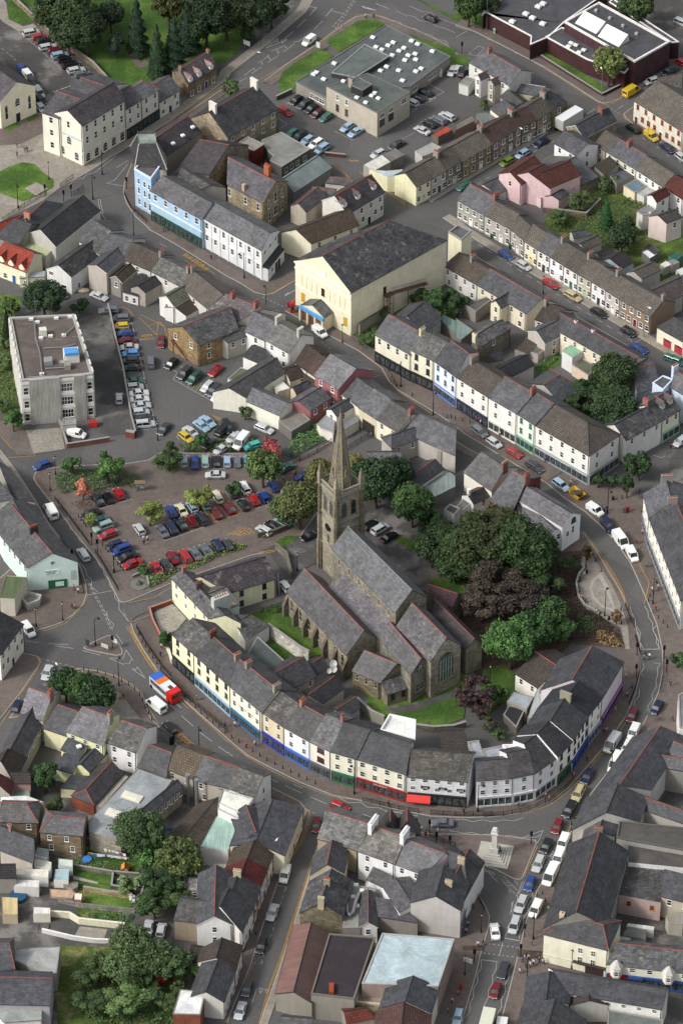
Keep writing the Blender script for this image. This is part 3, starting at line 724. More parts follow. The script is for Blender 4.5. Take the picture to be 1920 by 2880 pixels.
def wallrun(pts,label,h=1.4,th=.3,W='k8a8274',name='garden_wall',cat='wall',z=0.0,cop='8e8c86'):
 P=[v2(U(p,z))for p in pr(pts)];r=thing(name,P[0]+Z(z),label,cat);m_=MB();c_=MB()
 def off(i,s):
  a=(P[i]-P[i-1]).normalized()if i else(P[1]-P[0]).normalized();b_=(P[i+1]-P[i]).normalized()if i<len(P)-1 else a
  na=V3((-a.y,a.x,0));nb=V3((-b_.y,b_.x,0));q=(na+nb).normalized();return P[i]+q*s/max(.4,q.dot(na))
 ring=[off(i,th/2)for i in range(len(P))];rin2=[off(i,-th/2)for i in range(len(P))]
 for i in range(len(P)-1):
  m_.add([(q.x,q.y,zz)for zz in(z,z+h)for q in(ring[i],ring[i+1],rin2[i+1],rin2[i])],[(3,2,1,0),(4,5,6,7),(0,1,5,4),(1,2,6,5),(2,3,7,6),(3,0,4,7)])
 m_.mk('masonry',[W[0]],r,W[1:])
 if cop:
  o1=[off(i,th/2+.06)for i in range(len(P))];o2=[off(i,-th/2-.06)for i in range(len(P))]
  for i in range(len(P)-1):
   c_.add([(q.x,q.y,zz)for zz in(z+h+.004,z+h+.1)for q in(o1[i],o1[i+1],o2[i+1],o2[i])],[(3,2,1,0),(4,5,6,7),(0,1,5,4),(1,2,6,5),(2,3,7,6),(3,0,4,7)])
  c_.mk('coping',['r'],r,cop)
 return r
def leafcard(mb,c,n_,s):
 a=n_.orthogonal().normalized();b_=n_.cross(a);t=random.random()*6.28;a,b_=a*cos(t)+b_*sin(t),b_*cos(t)-a*sin(t)
 k=len(mb.v);r1,r2=s*random.uniform(.35,.55),s*random.uniform(.45,.75)
 mb.v+=[c-a*r1,c-b_*r2*.8+a*r1*.1,c+a*r1,c+b_*r2];mb.f.append((k,k+1,k+2,k+3));mb.m.append(0)
def crownmesh(kind,seed,n_,size):
 rnd=random.Random(seed);random.seed(seed);mb=MB()
 if kind=='conifer':
  for i in range(n_):
   h=rnd.random()**1.3;ang=rnd.random()*6.2832;rr=(1-h)**.75*(.8+.25*sin(h*40+ang*2))*rnd.uniform(.75,1.05)
   c=V3((rr*cos(ang),rr*sin(ang),h*2-1));nn=V3((cos(ang),sin(ang),.7)).normalized()
   leafcard(mb,c,(nn+V3((rnd.uniform(-.6,.6),rnd.uniform(-.6,.6),rnd.uniform(-.4,.6)))).normalized(),size)
 else:
  nc={'broad':60,'small':22,'shrub':18,'bare':26}[kind];cl=[]
  for i in range(nc):
   while True:
    d=V3((rnd.uniform(-1,1),rnd.uniform(-1,1),rnd.uniform(-.8,1)))
    if .1<d.length<1:break
   d=d.normalized()*(d.length**.5)*.72;cl.append((V3((d.x,d.y,d.z*.85)),rnd.uniform(.12,.3)))
  for i in range(n_):
   c,r=cl[rnd.randrange(nc)]
   d=V3((rnd.gauss(0,1),rnd.gauss(0,1),rnd.gauss(.25,1))).normalized();q=c+d*r*rnd.uniform(.7,1.1)*(rnd.uniform(1.1,1.6)if rnd.random()<.07 else 1 if kind!='bare' else rnd.uniform(.5,1.1))
   leafcard(mb,q,(d+V3((rnd.uniform(-1,1),rnd.uniform(-1,1),rnd.uniform(-.4,1)))).normalized(),size*rnd.uniform(.7,1.3))
 return mb.mesh('crown',['leaf'],uv=False)
_TM={}
def crown(kind,r):
 dens='XL' if r>5.5 else 'L' if r>3.2 else 'M' if r>1.7 else 'S';v=random.Random(int(r*1000)).randrange(3);key=(kind,dens,v)
 if key not in _TM:
  st=random.getstate();nn,sz={'XL':(16000,.075),'L':(8000,.1),'M':(3200,.16),'S':(1100,.26)}[dens]
  if kind=='bare':nn//=3
  _TM[key]=crownmesh(kind,{'broad':1,'small':2,'shrub':3,'conifer':4,'bare':5}[kind]*10+v,nn,sz);random.setstate(st)
 return _TM[key]
def trunkmesh(r,h,zc,seed=1):
 rnd=random.Random(seed);mb=MB();k=r*.045+.06
 mb.tube([(0,0,-.1),(0,0,zc*.4),(rnd.uniform(-.1,.1)*r,rnd.uniform(-.1,.1)*r,zc+h*.1)],[k*1.3,k,k*.45],7)
 for i in range(6):
  a=i*1.05+rnd.random();z0_=zc*(.45+.09*i)
  mb.tube([(0,0,z0_),(cos(a)*r*.35,sin(a)*r*.35,z0_+h*.14),(cos(a)*r*.7,sin(a)*r*.7,z0_+h*.25+rnd.uniform(0,.1)*h)],[k*.5,k*.3,k*.12],5)
 return mb.mesh('trunk',['bark'],uv=False)
def tree(x,y,r,label,color='3a5222',kind='broad',hz=None,zc=None,name='tree',cat='tree',group=None,z=0.0,crname='crown',ry=None):
 hz=hz or r*.95;zc=zc if zc is not None else hz+max(.3,r*.35)
 c=U((x,y),zc+z);root=thing(name,(c.x,c.y,z),label,cat,group)
 rn=random.Random(int(x*7+y*13))
 link(crown(kind,max(r,hz)),crname,root,(0,0,zc),rn.random()*6.28,(r,(ry or r)*rn.uniform(.93,1.07),hz),color)
 link(trunkmesh(r,hz*2,zc,int(x+y)),'trunk',root)
 return root
def shrubs(pts,h,label,color='3a5222',name='shrubbery',dens=26,leaf=.3,kind='stuff',cat='shrubs',z=0.0,auto=None):
 ps=[v2(U(p,z))for p in pr(pts)];x0,x1=min(p.x for p in ps),max(p.x for p in ps);y0,y1=min(p.y for p in ps),max(p.y for p in ps)
 A=abs(area2(ps))/2;N=int(min(14000,A*dens));mb=MB();rnd=random.Random(int(x0*10+y0));st=random.getstate();random.seed(int(x0));k=0
 ph=rnd.random()*10
 while k<N:
  x,y=rnd.uniform(x0,x1),rnd.uniform(y0,y1)
  if not inside(x,y,ps):continue
  k+=1;ed=min(1,distedge(x,y,ps)/(h*.6+.05))
  top=h*(.55+.25*sin(x*1.7+ph)*cos(y*1.9+ph)+.2*sin(x*.6+y*.8))*(.25+.75*ed**.6)
  zz=top*rnd.uniform(.55,1.05)
  leafcard(mb,V3((x,y,z+zz)),V3((rnd.uniform(-.8,.8),rnd.uniform(-.8,.8),.8)).normalized(),leaf*rnd.uniform(.7,1.4))
 random.setstate(st)
 o=mb.mk(name,['leaf'],None,color);setp(o,label,cat,None,kind);return o
def inside(x,y,ps):
 c=False;j=len(ps)-1
 for i in range(len(ps)):
  if(ps[i].y>y)!=(ps[j].y>y)and x<(ps[j].x-ps[i].x)*(y-ps[i].y)/(ps[j].y-ps[i].y)+ps[i].x:c=not c
  j=i
 return c
def distedge(x,y,ps):
 d=1e9;p=V3((x,y,0))
 for i in range(len(ps)):
  a,b_=ps[i-1],ps[i];ab=b_-a;t=max(0,min(1,(p-a).dot(ab)/max(1e-6,ab.length_squared)));d=min(d,(a+ab*t-p).length)
 return d
GZ=[0.008]
def sheet(pts,mat,name,color=None,kind='structure',label=None,z=None,cat=None):
 GZ[0]+=.004;z=z if z is not None else GZ[0]
 ps=ccw([v2(U(p,0))for p in pr(pts)]);mb=MB();mb.add([(p.x,p.y,z)for p in ps],[tuple(range(len(ps)))])
 return setp(mb.mk(name,[mat],None,color),label,cat,None,kind)
def lawn(pts,label,z):return sheet(pts,'grass','grass',kind='stuff',label=label,cat='grass',z=z)
def slab(pts,mat,name='pavement',h=.12,color=None,label=None,kerb=True):
 ps=ccw([v2(U(p,0))for p in pr(pts)]);n_=len(ps);inn=inset(ps,.18);mb=MB();GZ[0]+=.0005;h+=GZ[0]-.01
 if kerb:
  for i in range(n_):
   k=(i+1)%n_;mb.add([(ps[i].x,ps[i].y,0),(ps[k].x,ps[k].y,0),(ps[k].x,ps[k].y,h),(ps[i].x,ps[i].y,h),(inn[k].x,inn[k].y,h),(inn[i].x,inn[i].y,h)],[(0,1,2,3),(3,2,4,5)],1)
  mb.add([(p.x,p.y,h-.003)for p in inn],[tuple(range(n_))],0)
 else:mb.prism(ps,0,h,0)
 return setp(mb.mk(name,[mat,'kerb'],None,color),label,None,None,'structure')
MARK={}
def ln(pts,w_=.13,col='w',dash=None,z=.075):
 key='paint_'+col;mb=MARK.setdefault(key,MB());P=[v2(U(p,0))for p in pr(pts)];acc=0
 for a,b_ in zip(P[:-1],P[1:]):
  L=(b_-a).length
  if L<.05:continue
  u=(b_-a)/L;n_=V3((-u.y,u.x,0))*w_/2
  segs=[(0,L)]if not dash else[]
  if dash:
   t=-acc
   while t<L:
    s0,s1=max(0,t),min(L,t+dash[0])
    if s1>s0:segs.append((s0,s1))
    t+=dash[0]+dash[1]
   acc=(acc+L)%(dash[0]+dash[1])
  for s0,s1 in segs:
   p,q=a+u*s0,a+u*s1;zz=z+random.random()*.004
   mb.add([(p-n_).to_tuple()[:2]+(zz,),(q-n_).to_tuple()[:2]+(zz,),(q+n_).to_tuple()[:2]+(zz,),(p+n_).to_tuple()[:2]+(zz,)],[(0,1,2,3)])
def roadtext(s,x,y,dx,dy,size,col='w',stretch=1.6,z=.085):
 c=U((x,y),.09);d=U((x+dx,y+dy),.09)-c
 cu=bpy.data.curves.new('t','FONT');cu.body=s;cu.size=size;cu.align_x='CENTER';cu.resolution_u=2;cu.space_line=1.1
 tmp=bpy.data.objects.new('t',cu);COL.objects.link(tmp);dg=bpy.context.evaluated_depsgraph_get();me=bpy.data.meshes.new_from_object(tmp.evaluated_get(dg));bpy.data.objects.remove(tmp)
 a=an(d);mb=MARK.setdefault('paint_'+col,MB())
 fs=[tuple(p.vertices)for p in me.polygons];vs=[]
 for v in me.vertices:
  X,Y=v.co.x,v.co.y*stretch;vs.append((c.x+X*cos(a)-Y*sin(a),c.y+X*sin(a)+Y*cos(a),z))
 mb.add(vs,fs)
def finish_marks():
 for k,mb in MARK.items():
  o=mb.mk('road_marking',[k],None);setp(o,None,None,None,'structure')
def finish_protos():
 for r in PROTOS:drop(r)
surface('asphalt','5a5958',.1,.1,.06,1.5,.9)
surface('oldasphalt','504f4d',.22,.12,.12,1.2,.9,'6d6a66',(.5,.6))
surface('yard','6b675f',.25,.25,.15,1.5,.95,'4f5138',(.5,.62))
surface('grass','415c28',.28,.25,.12,1.6,.95,'566c30',(.45,.65))
surface('rough','4b5c2c',.3,.35,.2,1.3,.95,'6b6a45',(.5,.62))
surface('soil','4d4038',.3,.3,.3,2.0,.95)
surface('gravelly','8f8a80',.15,.25,.3,2.0,.95)
surface('slabs','8b857b',.12,.15,.3,1.0,.9)
plain('kerb','9d9890',.85,0,.15,2.0);plain('paint_w','a2a29e',.7,0,.18,2.0);plain('paint_y','b98f3c',.7,0,.2,2.0)
m,n,l,b=newmat('paving')
br=tex(n,l,'Brick',1.0,'UV');br.inputs['Color1'].default_value=(.9,)*3+(1,);br.inputs['Color2'].default_value=(1.1,)*3+(1,);br.inputs['Mortar'].default_value=(.7,)*3+(1,)
br.inputs['Brick Width'].default_value=.4;br.inputs['Row Height'].default_value=.2;br.inputs['Mortar Size'].default_value=.015
t=tex(n,l,'Noise',.08,Detail=6.0,Roughness=.65);t2=tex(n,l,'Noise',.9,Detail=5.0)
c=mixc(n,l,ramp(n,l,t.outputs[0],.42,.6,0,1),basecol(n,'625852'),hexc('6e635d'))
v=n.new('ShaderNodeVectorMath');v.operation='MULTIPLY';l.new(c,v.inputs[0]);l.new(br.outputs[0],v.inputs[1])
l.new(shade(n,l,v.outputs[0],ramp(n,l,t2.outputs[0],.3,.7,.86,1.12)),b.inputs['Base Color']);b.inputs['Roughness'].default_value=.9
def g(ox,oy,*l):return[(ox+x*640/1568,oy+y*640/1568)for x,y in pr(l)]
T(0,0,1)
mb=MB();mb.add([(-3000,-1500,0),(3000,-1500,0),(3000,5000,0),(-3000,5000,0)],[(0,1,2,3)])
setp(mb.mk('ground',['oldasphalt']),kind='structure')
def pave(pts,w_,mat='paving',name='pavement',h=.12):
 P=[v2(U(p))for p in pr(pts)];n_=len(P);out=[]
 for i in range(n_):
  a=(P[i]-P[i-1]).normalized()if i else(P[1]-P[0]).normalized();b_=(P[i+1]-P[i]).normalized()if i<n_-1 else a
  na=V3((-a.y,a.x,0));q=(na+V3((-b_.y,b_.x,0))).normalized();out.append(P[i]+q*w_/max(.5,q.dot(na)))
 GZ[0]+=.0005;hh=h+GZ[0]-.01;mb=MB();k=.18*(1 if w_>0 else-1)
 inn=[a+(b_-a)*(.18/abs(w_))for a,b_ in zip(P,out)]
 for i in range(n_-1):
  mb.add([(P[i].x,P[i].y,0),(P[i+1].x,P[i+1].y,0),(P[i+1].x,P[i+1].y,hh),(P[i].x,P[i].y,hh),(inn[i+1].x,inn[i+1].y,hh),(inn[i].x,inn[i].y,hh)],[(0,1,2,3),(3,2,4,5)],1)
  mb.add([(q.x,q.y,hh)for q in(inn[i],inn[i+1],out[i+1],out[i])],[(0,1,2,3)],0)
  mb.add([(out[i].x,out[i].y,0),(out[i+1].x,out[i+1].y,0),(out[i+1].x,out[i+1].y,hh),(out[i].x,out[i].y,hh)],[(3,2,1,0)],0)
 return setp(mb.mk(name,[mat,'kerb']),None,None,None,'structure')
road=sheet(g(0,0,-200,1700,400,1240,900,960,1568,530)+g(640,0,600,-120,1568,-60)+g(1280,0,1568,260,1800,900)+g(1280,640,1700,1250,1400,1100)+g(1280,1280,1500,300,1500,1568)+g(1280,2240,1200,300,700,1700)+g(640,2240,-300,1700,300,300)+g(0,2240,900,-400,-200,100),'asphalt','road')
INN=g(0,1280,897,1160,920,1225,985,1345,1090,1500,1130,1545)+g(0,1760,1180,425,1290,540,1420,655,1568,785)+g(640,1760,130,895,300,985,500,1085,720,1172,930,1212,1150,1268,1400,1318,1568,1325)+g(1280,1760,100,1328,260,1322,420,1300,560,1260,680,1200,780,1120,880,1010,1000,870,1100,740,1185,610,1240,480,1272,350,1282,230,1275,120)+g(1280,1280,1250,1200,1200,1080,1140,940,1050,790,960,640,880,530)
pave(INN,5.2)
OUT=g(1280,1280,620,190,740,290,890,390,1010,500,1110,610,1200,740,1260,870,1320,1010,1385,1170,1420,1330,1428,1450)+g(1280,1760,1425,320,1400,450,1350,560,1270,720,1150,880,1040,1020,930,1160,850,1300,790,1430)+g(1280,2240,740,330,640,520,560,650,480,880,430,1090,370,1330,300,1600)
pave(OUT,13)
pave(g(640,640,395,575,480,620,680,735,900,850,1060,970,1110,1060,1170,1120,1300,1200,1450,1290,1568,1370)+g(1280,640,60,1420,300,1568)+g(1280,1280,400,60,620,190),7)
pave(g(0,0,905,1130,880,1190,855,1260,848,1330,870,1400,930,1490,1010,1560)+g(0,640,1030,15,1200,110,1400,235,1560,335)+g(640,640,80,380,180,445,255,466,320,455,400,405,520,335),3.2)
pave(g(0,640,700,-30,1000,120,1300,290,1568,440)+g(640,640,120,540,350,660,560,780,760,920,900,1030,1060,1150,1250,1290,1480,1420)+g(1280,640,100,1530)+g(1280,1280,350,80,560,200),-2.0)
pave(g(0,0,1100,905,1568,585)+g(640,0,60,560),-2.2)
pave(g(640,0,240,560,420,430,620,300,800,165,880,115,960,98,1060,112,1130,140,1300,205,1500,300)+g(1280,0,20,375,110,405),-3.0)
pave(g(0,0,420,1290,600,1190,900,1000,1150,850,1568,545)+g(640,0,20,500,300,285,540,80,620,-60),2.6,'slabs')
pave(g(1280,0,0,170,130,215,300,300,600,455,800,580,985,700,1030,712,1090,700,1180,650,1568,420),3.0)
pave(g(1280,0,1568,1060,1300,920,1170,810,1160,780,1230,730),-2.4)
pave(g(1280,0,640,910,500,1010,300,1110,0,1290)+g(640,0,1568,1290,1400,1395),-2.2,'slabs')
pave(g(640,0,1480,1500,1568,1560)+g(1280,640,0,0,350,215,700,420,1100,660,1290,770,1568,930),2.3,'slabs')
pave(g(1280,640,30,130,700,530,1300,880),-1.6,'slabs')
slab(g(0,1760,60,640,200,470,320,400,372,345,440,305,560,298,660,312,800,350,900,405,965,460,1000,530,1040,640,1090,690,1240,840,1400,870,1300,960,900,800,500,660,200,620),'paving')
pave(g(0,1760,1400,870,1568,965)+g(640,1760,150,1035,330,1130,500,1215,545,1275,520,1350,470,1460,420,1560)+g(640,2240,340,620,250,880,180,1110,130,1250,50,1430,0,1568),-2.0)
pave(g(640,2240,210,1600,330,1250,450,900,560,540,600,400,640,260,670,110,780,115,950,165,1120,215,1290,245),-1.6,'slabs')
slab(g(0,1760,-60,180,190,195,262,215,280,250,262,290,140,470,-60,720),'paving')
slab(g(0,1280,-60,900,330,560,380,545,440,610,520,700,560,780,592,880,600,960,575,1030,500,1110,420,1160,320,1195,200,1222,-60,1230),'paving')
pave(g(0,1280,-40,-90,100,90,240,300,330,460,430,590),-1.2,'slabs')
slab(g(0,1280,572,1330,640,1290,740,1245,775,1245,820,1300,845,1350,842,1378,800,1385,600,1345),'paving')
slab(g(640,2240,1130,215,1290,245,1420,262)+g(1280,2240,60,262,300,272,460,292,548,305,560,330,500,480,462,570,440,580,400,572,270,505,90,445,100,600,160,680,210,760,237,830,228,920,185,1060,140,1250,70,1480,40,1620,-300,1620,-300,500)+g(640,2240,1200,350),'paving',color=None)
CP=g(0,1280,820,1010,790,950,705,780,640,690,590,630,500,520,405,380,330,305,250,200,228,160,240,125,290,98,420,80,600,70,860,60,1020,35,1110,-20)+g(320,1240,420,60,470,85,900,90,1130,170,1250,130,1500,0,1560,60,1400,500,1300,640,1250,700,1120,760,950,790)+g(0,1280,1180,885,890,1010,850,1020)
slab(CP,'paving','square')
sheet(g(320,1240,1000,760,1300,650,1568,560)+g(640,1280,1000,300,1500,600,1568,900,1200,1000,700,700,400,850,300,700),'oldasphalt','churchyard',z=.15)
lawn(g(640,1280,600,1000,950,1568)+g(640,1760,950,200,1130,340,1568,300)+g(1280,1760,100,300,60,640,-100,700,-250,720,-560,620,-640,440,-900,200)+g(640,1280,370,1440,130,1100,420,1030),'short churchyard grass running along south wall of stone church',.17)
sheet(g(640,1760,1090,580,1130,610,1300,590,1470,520,1568,500,1568,450,1420,500,1260,545,1110,560),'oldasphalt','path',z=.19)
lawn(g(640,1280,1150,590,1200,560,1330,620,1568,760,1650,800,1650,870,1500,790,1200,620),'narrow grass verge between church car park and ivy wall',.17)
lawn(g(640,1280,330,600,400,560,500,560,400,630,340,640),'small patch of grass by churchyard gate',.18)
lawn(g(640,1280,1360,860,1600,840,1700,900,1600,960,1480,940),'grass behind small red ridged transept porch of church',.185)
sheet(g(1280,1280,-60,800,200,700,900,660,880,780,830,900,850,1000,950,1120,1060,1150,1160,1330,800,1300,600,1500,200,1568,-100,1300),'soil','soil',z=.142)
lawn(g(1280,1760,190,310,330,270,420,340,400,500,300,560,200,640,160,560),'shaded grass bank under green tree behind crescent',.19)
sheet(g(1280,1280,850,740,890,790,850,840,832,900,845,980,890,1050,1000,1110,1060,1150,1140,1190,1170,1340,1200,1340,1190,1200,1150,1050,1080,900,1000,780,940,700,920,660,880,690),'slabs','pavement',z=.155)
sheet(g(1280,1280,1000,815,1050,900,1100,1060,1085,1085,1000,1050,940,985,925,920,940,860),'kerb','pavement',z=.165)
sheet(g(1280,1280,990,850,1030,920,1085,1060,1010,1035,955,975,940,920,955,870),'gravelly','pavement',z=.17)
sheet(g(0,1280,820,1020,890,1030,1060,990,1190,900,1190,1010,1020,1080,930,1120,897,1165),'asphalt','road',z=.15)
sheet(g(0,1760,735,430,830,470,900,560,970,650,800,640,720,560),'slabs','pavement',z=.14)
lawn(g(0,0,80,-60,250,150,640,470,760,590,830,605,1250,500,1568,420)+g(640,0,330,40,420,-60),'shady park grass under tall trees behind stone wall',.03)
sheet(g(0,0,-60,870,320,760,600,1160,430,1280,300,1380,-60,1560),'slabs','pavement',z=.1)
sheet(g(0,0,20,880,250,760,320,820,315,905,150,990,-60,1010,-60,900),'paving','pavement',z=.12,color='6b4c44')
lawn(g(0,0,-60,1215,60,1150,160,1118,240,1130,300,1190,370,1240,370,1290,300,1330,160,1390,0,1330,-60,1310),'rounded lawn with small autumn trees by library square',.14)
sheet(g(0,0,170,1300,250,1255,330,1300,250,1350),'gravelly','path',z=.155)
lawn(g(0,0,165,810,225,775,270,800,200,840),'tiny hedged lawn right of chapel door',.15)
lawn(g(0,0,20,880,110,840,145,860,60,910),'tiny hedged lawn left of chapel door',.15)
lawn(g(0,0,50,-40,80,0,250,150,160,165,60,140),'grass verge with notice board at head of library car park',.06)
sheet(g(0,0,0,-40,45,20,60,130,160,180,230,160,255,185,130,215,20,150,-20,100),'slabs','pavement',z=.08)
sheet(g(0,0,870,380,960,470,1030,440,1000,400,975,430,890,360),'paving','path',z=.07)
lawn(g(640,0,365,660,352,560,375,500,450,440,640,330,730,385,480,560,440,640),'curved lawn left of flat-roofed health centre',.14)
lawn(g(640,0,670,285,820,195,900,140,1000,130,1090,165,770,358),'lawn above health centre by main road',.14)
lawn(g(640,0,1250,235,1568,340)+g(1280,0,0,370,100,400,90,450,-60,450),'strip of grass on right of flat-roofed health centre',.14)
lawn(g(640,0,1200,-60,1568,110)+g(1280,0,0,60,200,80,240,200,0,140),'verge of grass with tree by brick market',.12)
lawn(g(1280,0,590,370,620,345,1040,600,1010,660),'long lawn below dark brick market hall',.14)
sheet(g(1280,0,640,1460,900,1200,1200,1250,1420,1350,1300,1700,900,1700,600,1568),'rough','garden_ground',z=.05)
sheet(g(1280,640,950,0,1568,-60,1568,420,1200,240,950,60),'rough','garden_ground',z=.055)
lawn(g(1280,640,1360,150,1568,20,1568,90,1400,200),'long garden lawn behind terraced houses at right edge',.07)
lawn(g(1280,640,1400,310,1480,280,1520,330,1420,390),'small square of lawn behind terrace near green shed',.07)
lawn(g(1280,640,540,980,700,860,740,930,600,1010),'small back garden lawn between slate extensions',.07)
sheet(g(0,2240,560,330,970,420,960,540,800,900,540,850,480,500),'rough','garden_ground',z=.05)
lawn(g(0,2240,600,360,720,370,950,430,940,500,800,490,590,460),'dark green back lawn under clothes line',.07)
lawn(g(0,2240,520,510,770,545,765,610,700,600,520,555),'bright narrow lawn above sloping concrete path',.074)
lawn(g(0,2240,520,575,760,620,750,655,540,630),'narrow lawn below sloping concrete path',.076)
sheet(g(0,2240,500,550,520,555,680,595,670,608,510,575),'kerb','path',z=.08)
lawn(g(0,2240,590,700,640,670,920,710,900,790,560,750),'yellowish lawn in lowest of walled back gardens',.078)
sheet(g(0,2240,550,900,740,920,710,1010,500,990),'slabs','patio',z=.085)
sheet(g(0,2240,380,1030,1280,1060,1300,1568,1000,1700,400,1700),'rough','garden_ground',z=.052)
sheet(g(0,2240,980,990,1180,940,1190,1050,1020,1060),'oldasphalt','driveway',z=.09)
sheet(g(0,640,-60,440,150,480,140,560,70,620,100,1000,160,1400,60,1380,-60,1100),'rough','garden_ground',z=.05)
sheet(g(0,640,-60,1330,60,1340,180,1400,250,1568,120,1568,0,1420,-60,1400),'paving','pavement',z=.12)
sheet(g(0,640,180,1400,420,1380,450,1530,230,1560),'gravelly','yard',z=.13)
sheet(g(0,640,520,590,750,590,790,800,860,1100,900,1420,760,1440,640,1400,660,1300),'oldasphalt','service_yard',z=.02,)
sheet(g(640,640,860,660,1020,600,1010,840,860,760),'rough','garden_ground',z=.08)
sheet(g(640,640,1100,540,1400,440,1568,480,1568,640,1200,620),'rough','garden_ground',z=.08)
sheet(g(1280,640,790,1200,980,1080,1250,1180,1200,1380,900,1300),'rough','garden_ground',z=.08)
# ---------- painted markings
T(0,1280)
for o in(0,12):ln([590+o,855,640+o,950,700+o,1060,765+o,1205],.12,'w',(1,.5))
ln([835,1035,880,1150],.12,'w',(.9,.5));ln([850,1030,900,1140],.12,'w',(.9,.5))
ln([595,968,780,935],.12)
zz=lambda pts:ln(pts,.12,'w')
zz([640,705,658,705,690,770,715,790,715,820,755,870,755,900,790,940,790,985,822,1020,820,1065,890,1150])
zz([550,740,590,790,595,825,632,865,628,905,672,945])
zz([410,390,440,440,478,460,485,510,535,540,545,585,585,620])
zz([735,1080,742,1130,782,1165,780,1190]);zz([800,1235,845,1300,830,1315])
ln([175,1282,265,1295]);ln([330,1302,470,1308]);ln([380,1315,505,1335]);ln([570,1350,690,1380])
ln([275,1403,565,1478],.12,'w',(.8,.6));zz([750,1400,855,1447]);zz([755,1402,850,1402,868,1345,918,1418]);zz([855,1440,890,1440,905,1410])
zz([908,1475,1000,1540,945,1460,935,1485,915,1472])
ln([230,1222,330,1208,450,1160,540,1080,590,1010,605,960],.1,'y')
ln([895,1180,960,1310,1060,1465,1110,1530],.1,'y');ln([885,1183,950,1315,1050,1470,1100,1535],.1,'y')
ln([355,320,250,190,235,150,250,118,310,92],.12,'y',None,.13)
ln([0,20,120,15,250,5],.1,'y');ln([890,1022,1060,985,1180,915],.1,'y',None,.17);ln([900,1155,1050,1100],.1,'y',None,.17)
MZ=.165
T(0,1760)
ln([880,0,1020,230,1180,440,1310,560,1568,805],.1,'y');ln([868,5,1008,240,1168,450,1300,575],.1,'y')
ln([1030,398,1110,475]);ln([1140,515,1215,585]);ln([1210,535,1250,570]);ln([1252,625,1332,695]);ln([1375,735,1460,800]);ln([1505,835,1568,880])
ln([365,365,440,305,560,298,650,305,800,345,905,400,975,460,1010,540,1090,680],.1,'y');ln([1090,690,1200,800,1300,790,1170,670],.1,'y');ln([1300,790,1340,820],.1,'y')
roadtext("BUS STOP",1240,780,12,9,1.2,'y',1.3)
ln([190,195,262,212,285,250,250,320,120,510,0,690],.1,'y')
T(640,1760)
ln([0,795,130,905,300,1000,500,1100,700,1175,830,1200],.1,'y');ln([0,875,35,903]);ln([80,935,155,972]);ln([300,1060,345,1082]);ln([395,1105,510,1157]);ln([455,1098,515,1122]);ln([568,1182,685,1232])
zz([765,1188,830,1222,920,1222,965,1255,1040,1258,1100,1285,1180,1285,1230,1308,1310,1312])
zz([790,1262,840,1290,900,1298,960,1320,1030,1345]);ln([930,1302,1010,1330]);ln([1030,1345,1080,1350])
T(640,2240)
for o in(0,14):
 ln([(530+o,90),(560+o*.6,110),(552+o,170),(500+o,320),(400+o,460)],.1,'y');ln([(590+o*.7,410),(480+o*.7,760),(370+o*.7,1090),(280+o*.7,1330),(215+o*.7,1568)],.1,'y')
ln([545,95,625,135],.12,'w',(.8,.5));ln([395,640,320,900,230,1150],.1,'w',(.9,.9));ln([345,618,370,622]);ln([385,625,405,628,398,650]);ln([175,1150,195,1153]);ln([215,1155,235,1158,242,1140])
ln([200,1330,170,1425]);ln([175,1155,130,1290],.1,'y');ln([215,1325,245,1330,225,1360,215,1325],.1);ln([258,1335,285,1335,268,1362,258,1335],.1)
zz([1085,102,1200,120,1260,128]);ln([1450,210,1445,240],.3);ln([1465,233,1500,233]);ln([1525,238,1560,246]);ln([1160,188,1220,200],.1,'w',(.6,.5))
ln([820,15,860,25],.1)
T(1280,2240)
zz([0,162,60,162,120,178,190,165,260,180,330,165,400,172,470,150])
zz([0,245,60,258,110,252,175,268,240,262,310,280,380,272,450,288,560,285,585,262]);zz([460,288,605,238,565,325,550,300])
zz([560,625,530,650,535,710,500,750,500,800,470,840,470,890,445,940,440,985]);ln([338,980,445,1000],.2)
zz([475,590,460,640,425,680,428,720,395,790,395,850,365,890,365,930,340,970]);zz([460,595,440,650,420,690]);zz([400,725,375,820]);zz([390,730,385,800])
for a,b_ in(((320,575),(365,635)),((350,580),(380,630)),((335,555),(425,650)),((375,640),(410,675)),((405,580),(435,615)),((330,600),(375,600)),((345,615),(400,620)),((365,640),(380,672))):ln([a,b_],.1)
zz([80,465,130,475,180,515,230,525,270,550]);zz([190,500,270,535]);ln([230,530,250,555,290,590],.1)
for yy in(1020,1085):ln([(228 if yy<1050 else 195,yy),(445 if yy<1050 else 420,yy+28)],.18,'w',(.35,.55))
ln([325,1015,302,1105],.14);ln([178,1130,290,1143],.16);ln([365,1158,400,1160],.14)
zz([178,1130,180,1185,152,1230,155,1280,125,1330,125,1385,100,1430,100,1480,72,1530]);zz([285,1143,280,1200,255,1240,258,1290,228,1340,228,1390,200,1440,205,1490,178,1540]);zz([400,1160,368,1205,370,1250,342,1300,345,1350,315,1410,318,1460,290,1500,290,1568])
ln([565,350,475,560],.12,'y',None,.15);ln([795,200,740,350],.1,'y')
roadtext("TAXIS",668,378,-5,9,1.3);roadtext("TAXIS",625,455,-5,9,1.3)
sheet([430,1060,600,1075,580,1120,425,1110],'soil','pavement',z=.17).color=hexc('8a4a42');sheet([50,1035,200,1035,195,1070,50,1065],'soil','pavement',z=.172)
T(1280,1760)
zz([1245,0,1275,50,1270,110,1295,160]);zz([1385,0,1360,30,1400,110,1400,160]);ln([1282,165,1415,163],.2);ln([1365,260,1410,262],.12)
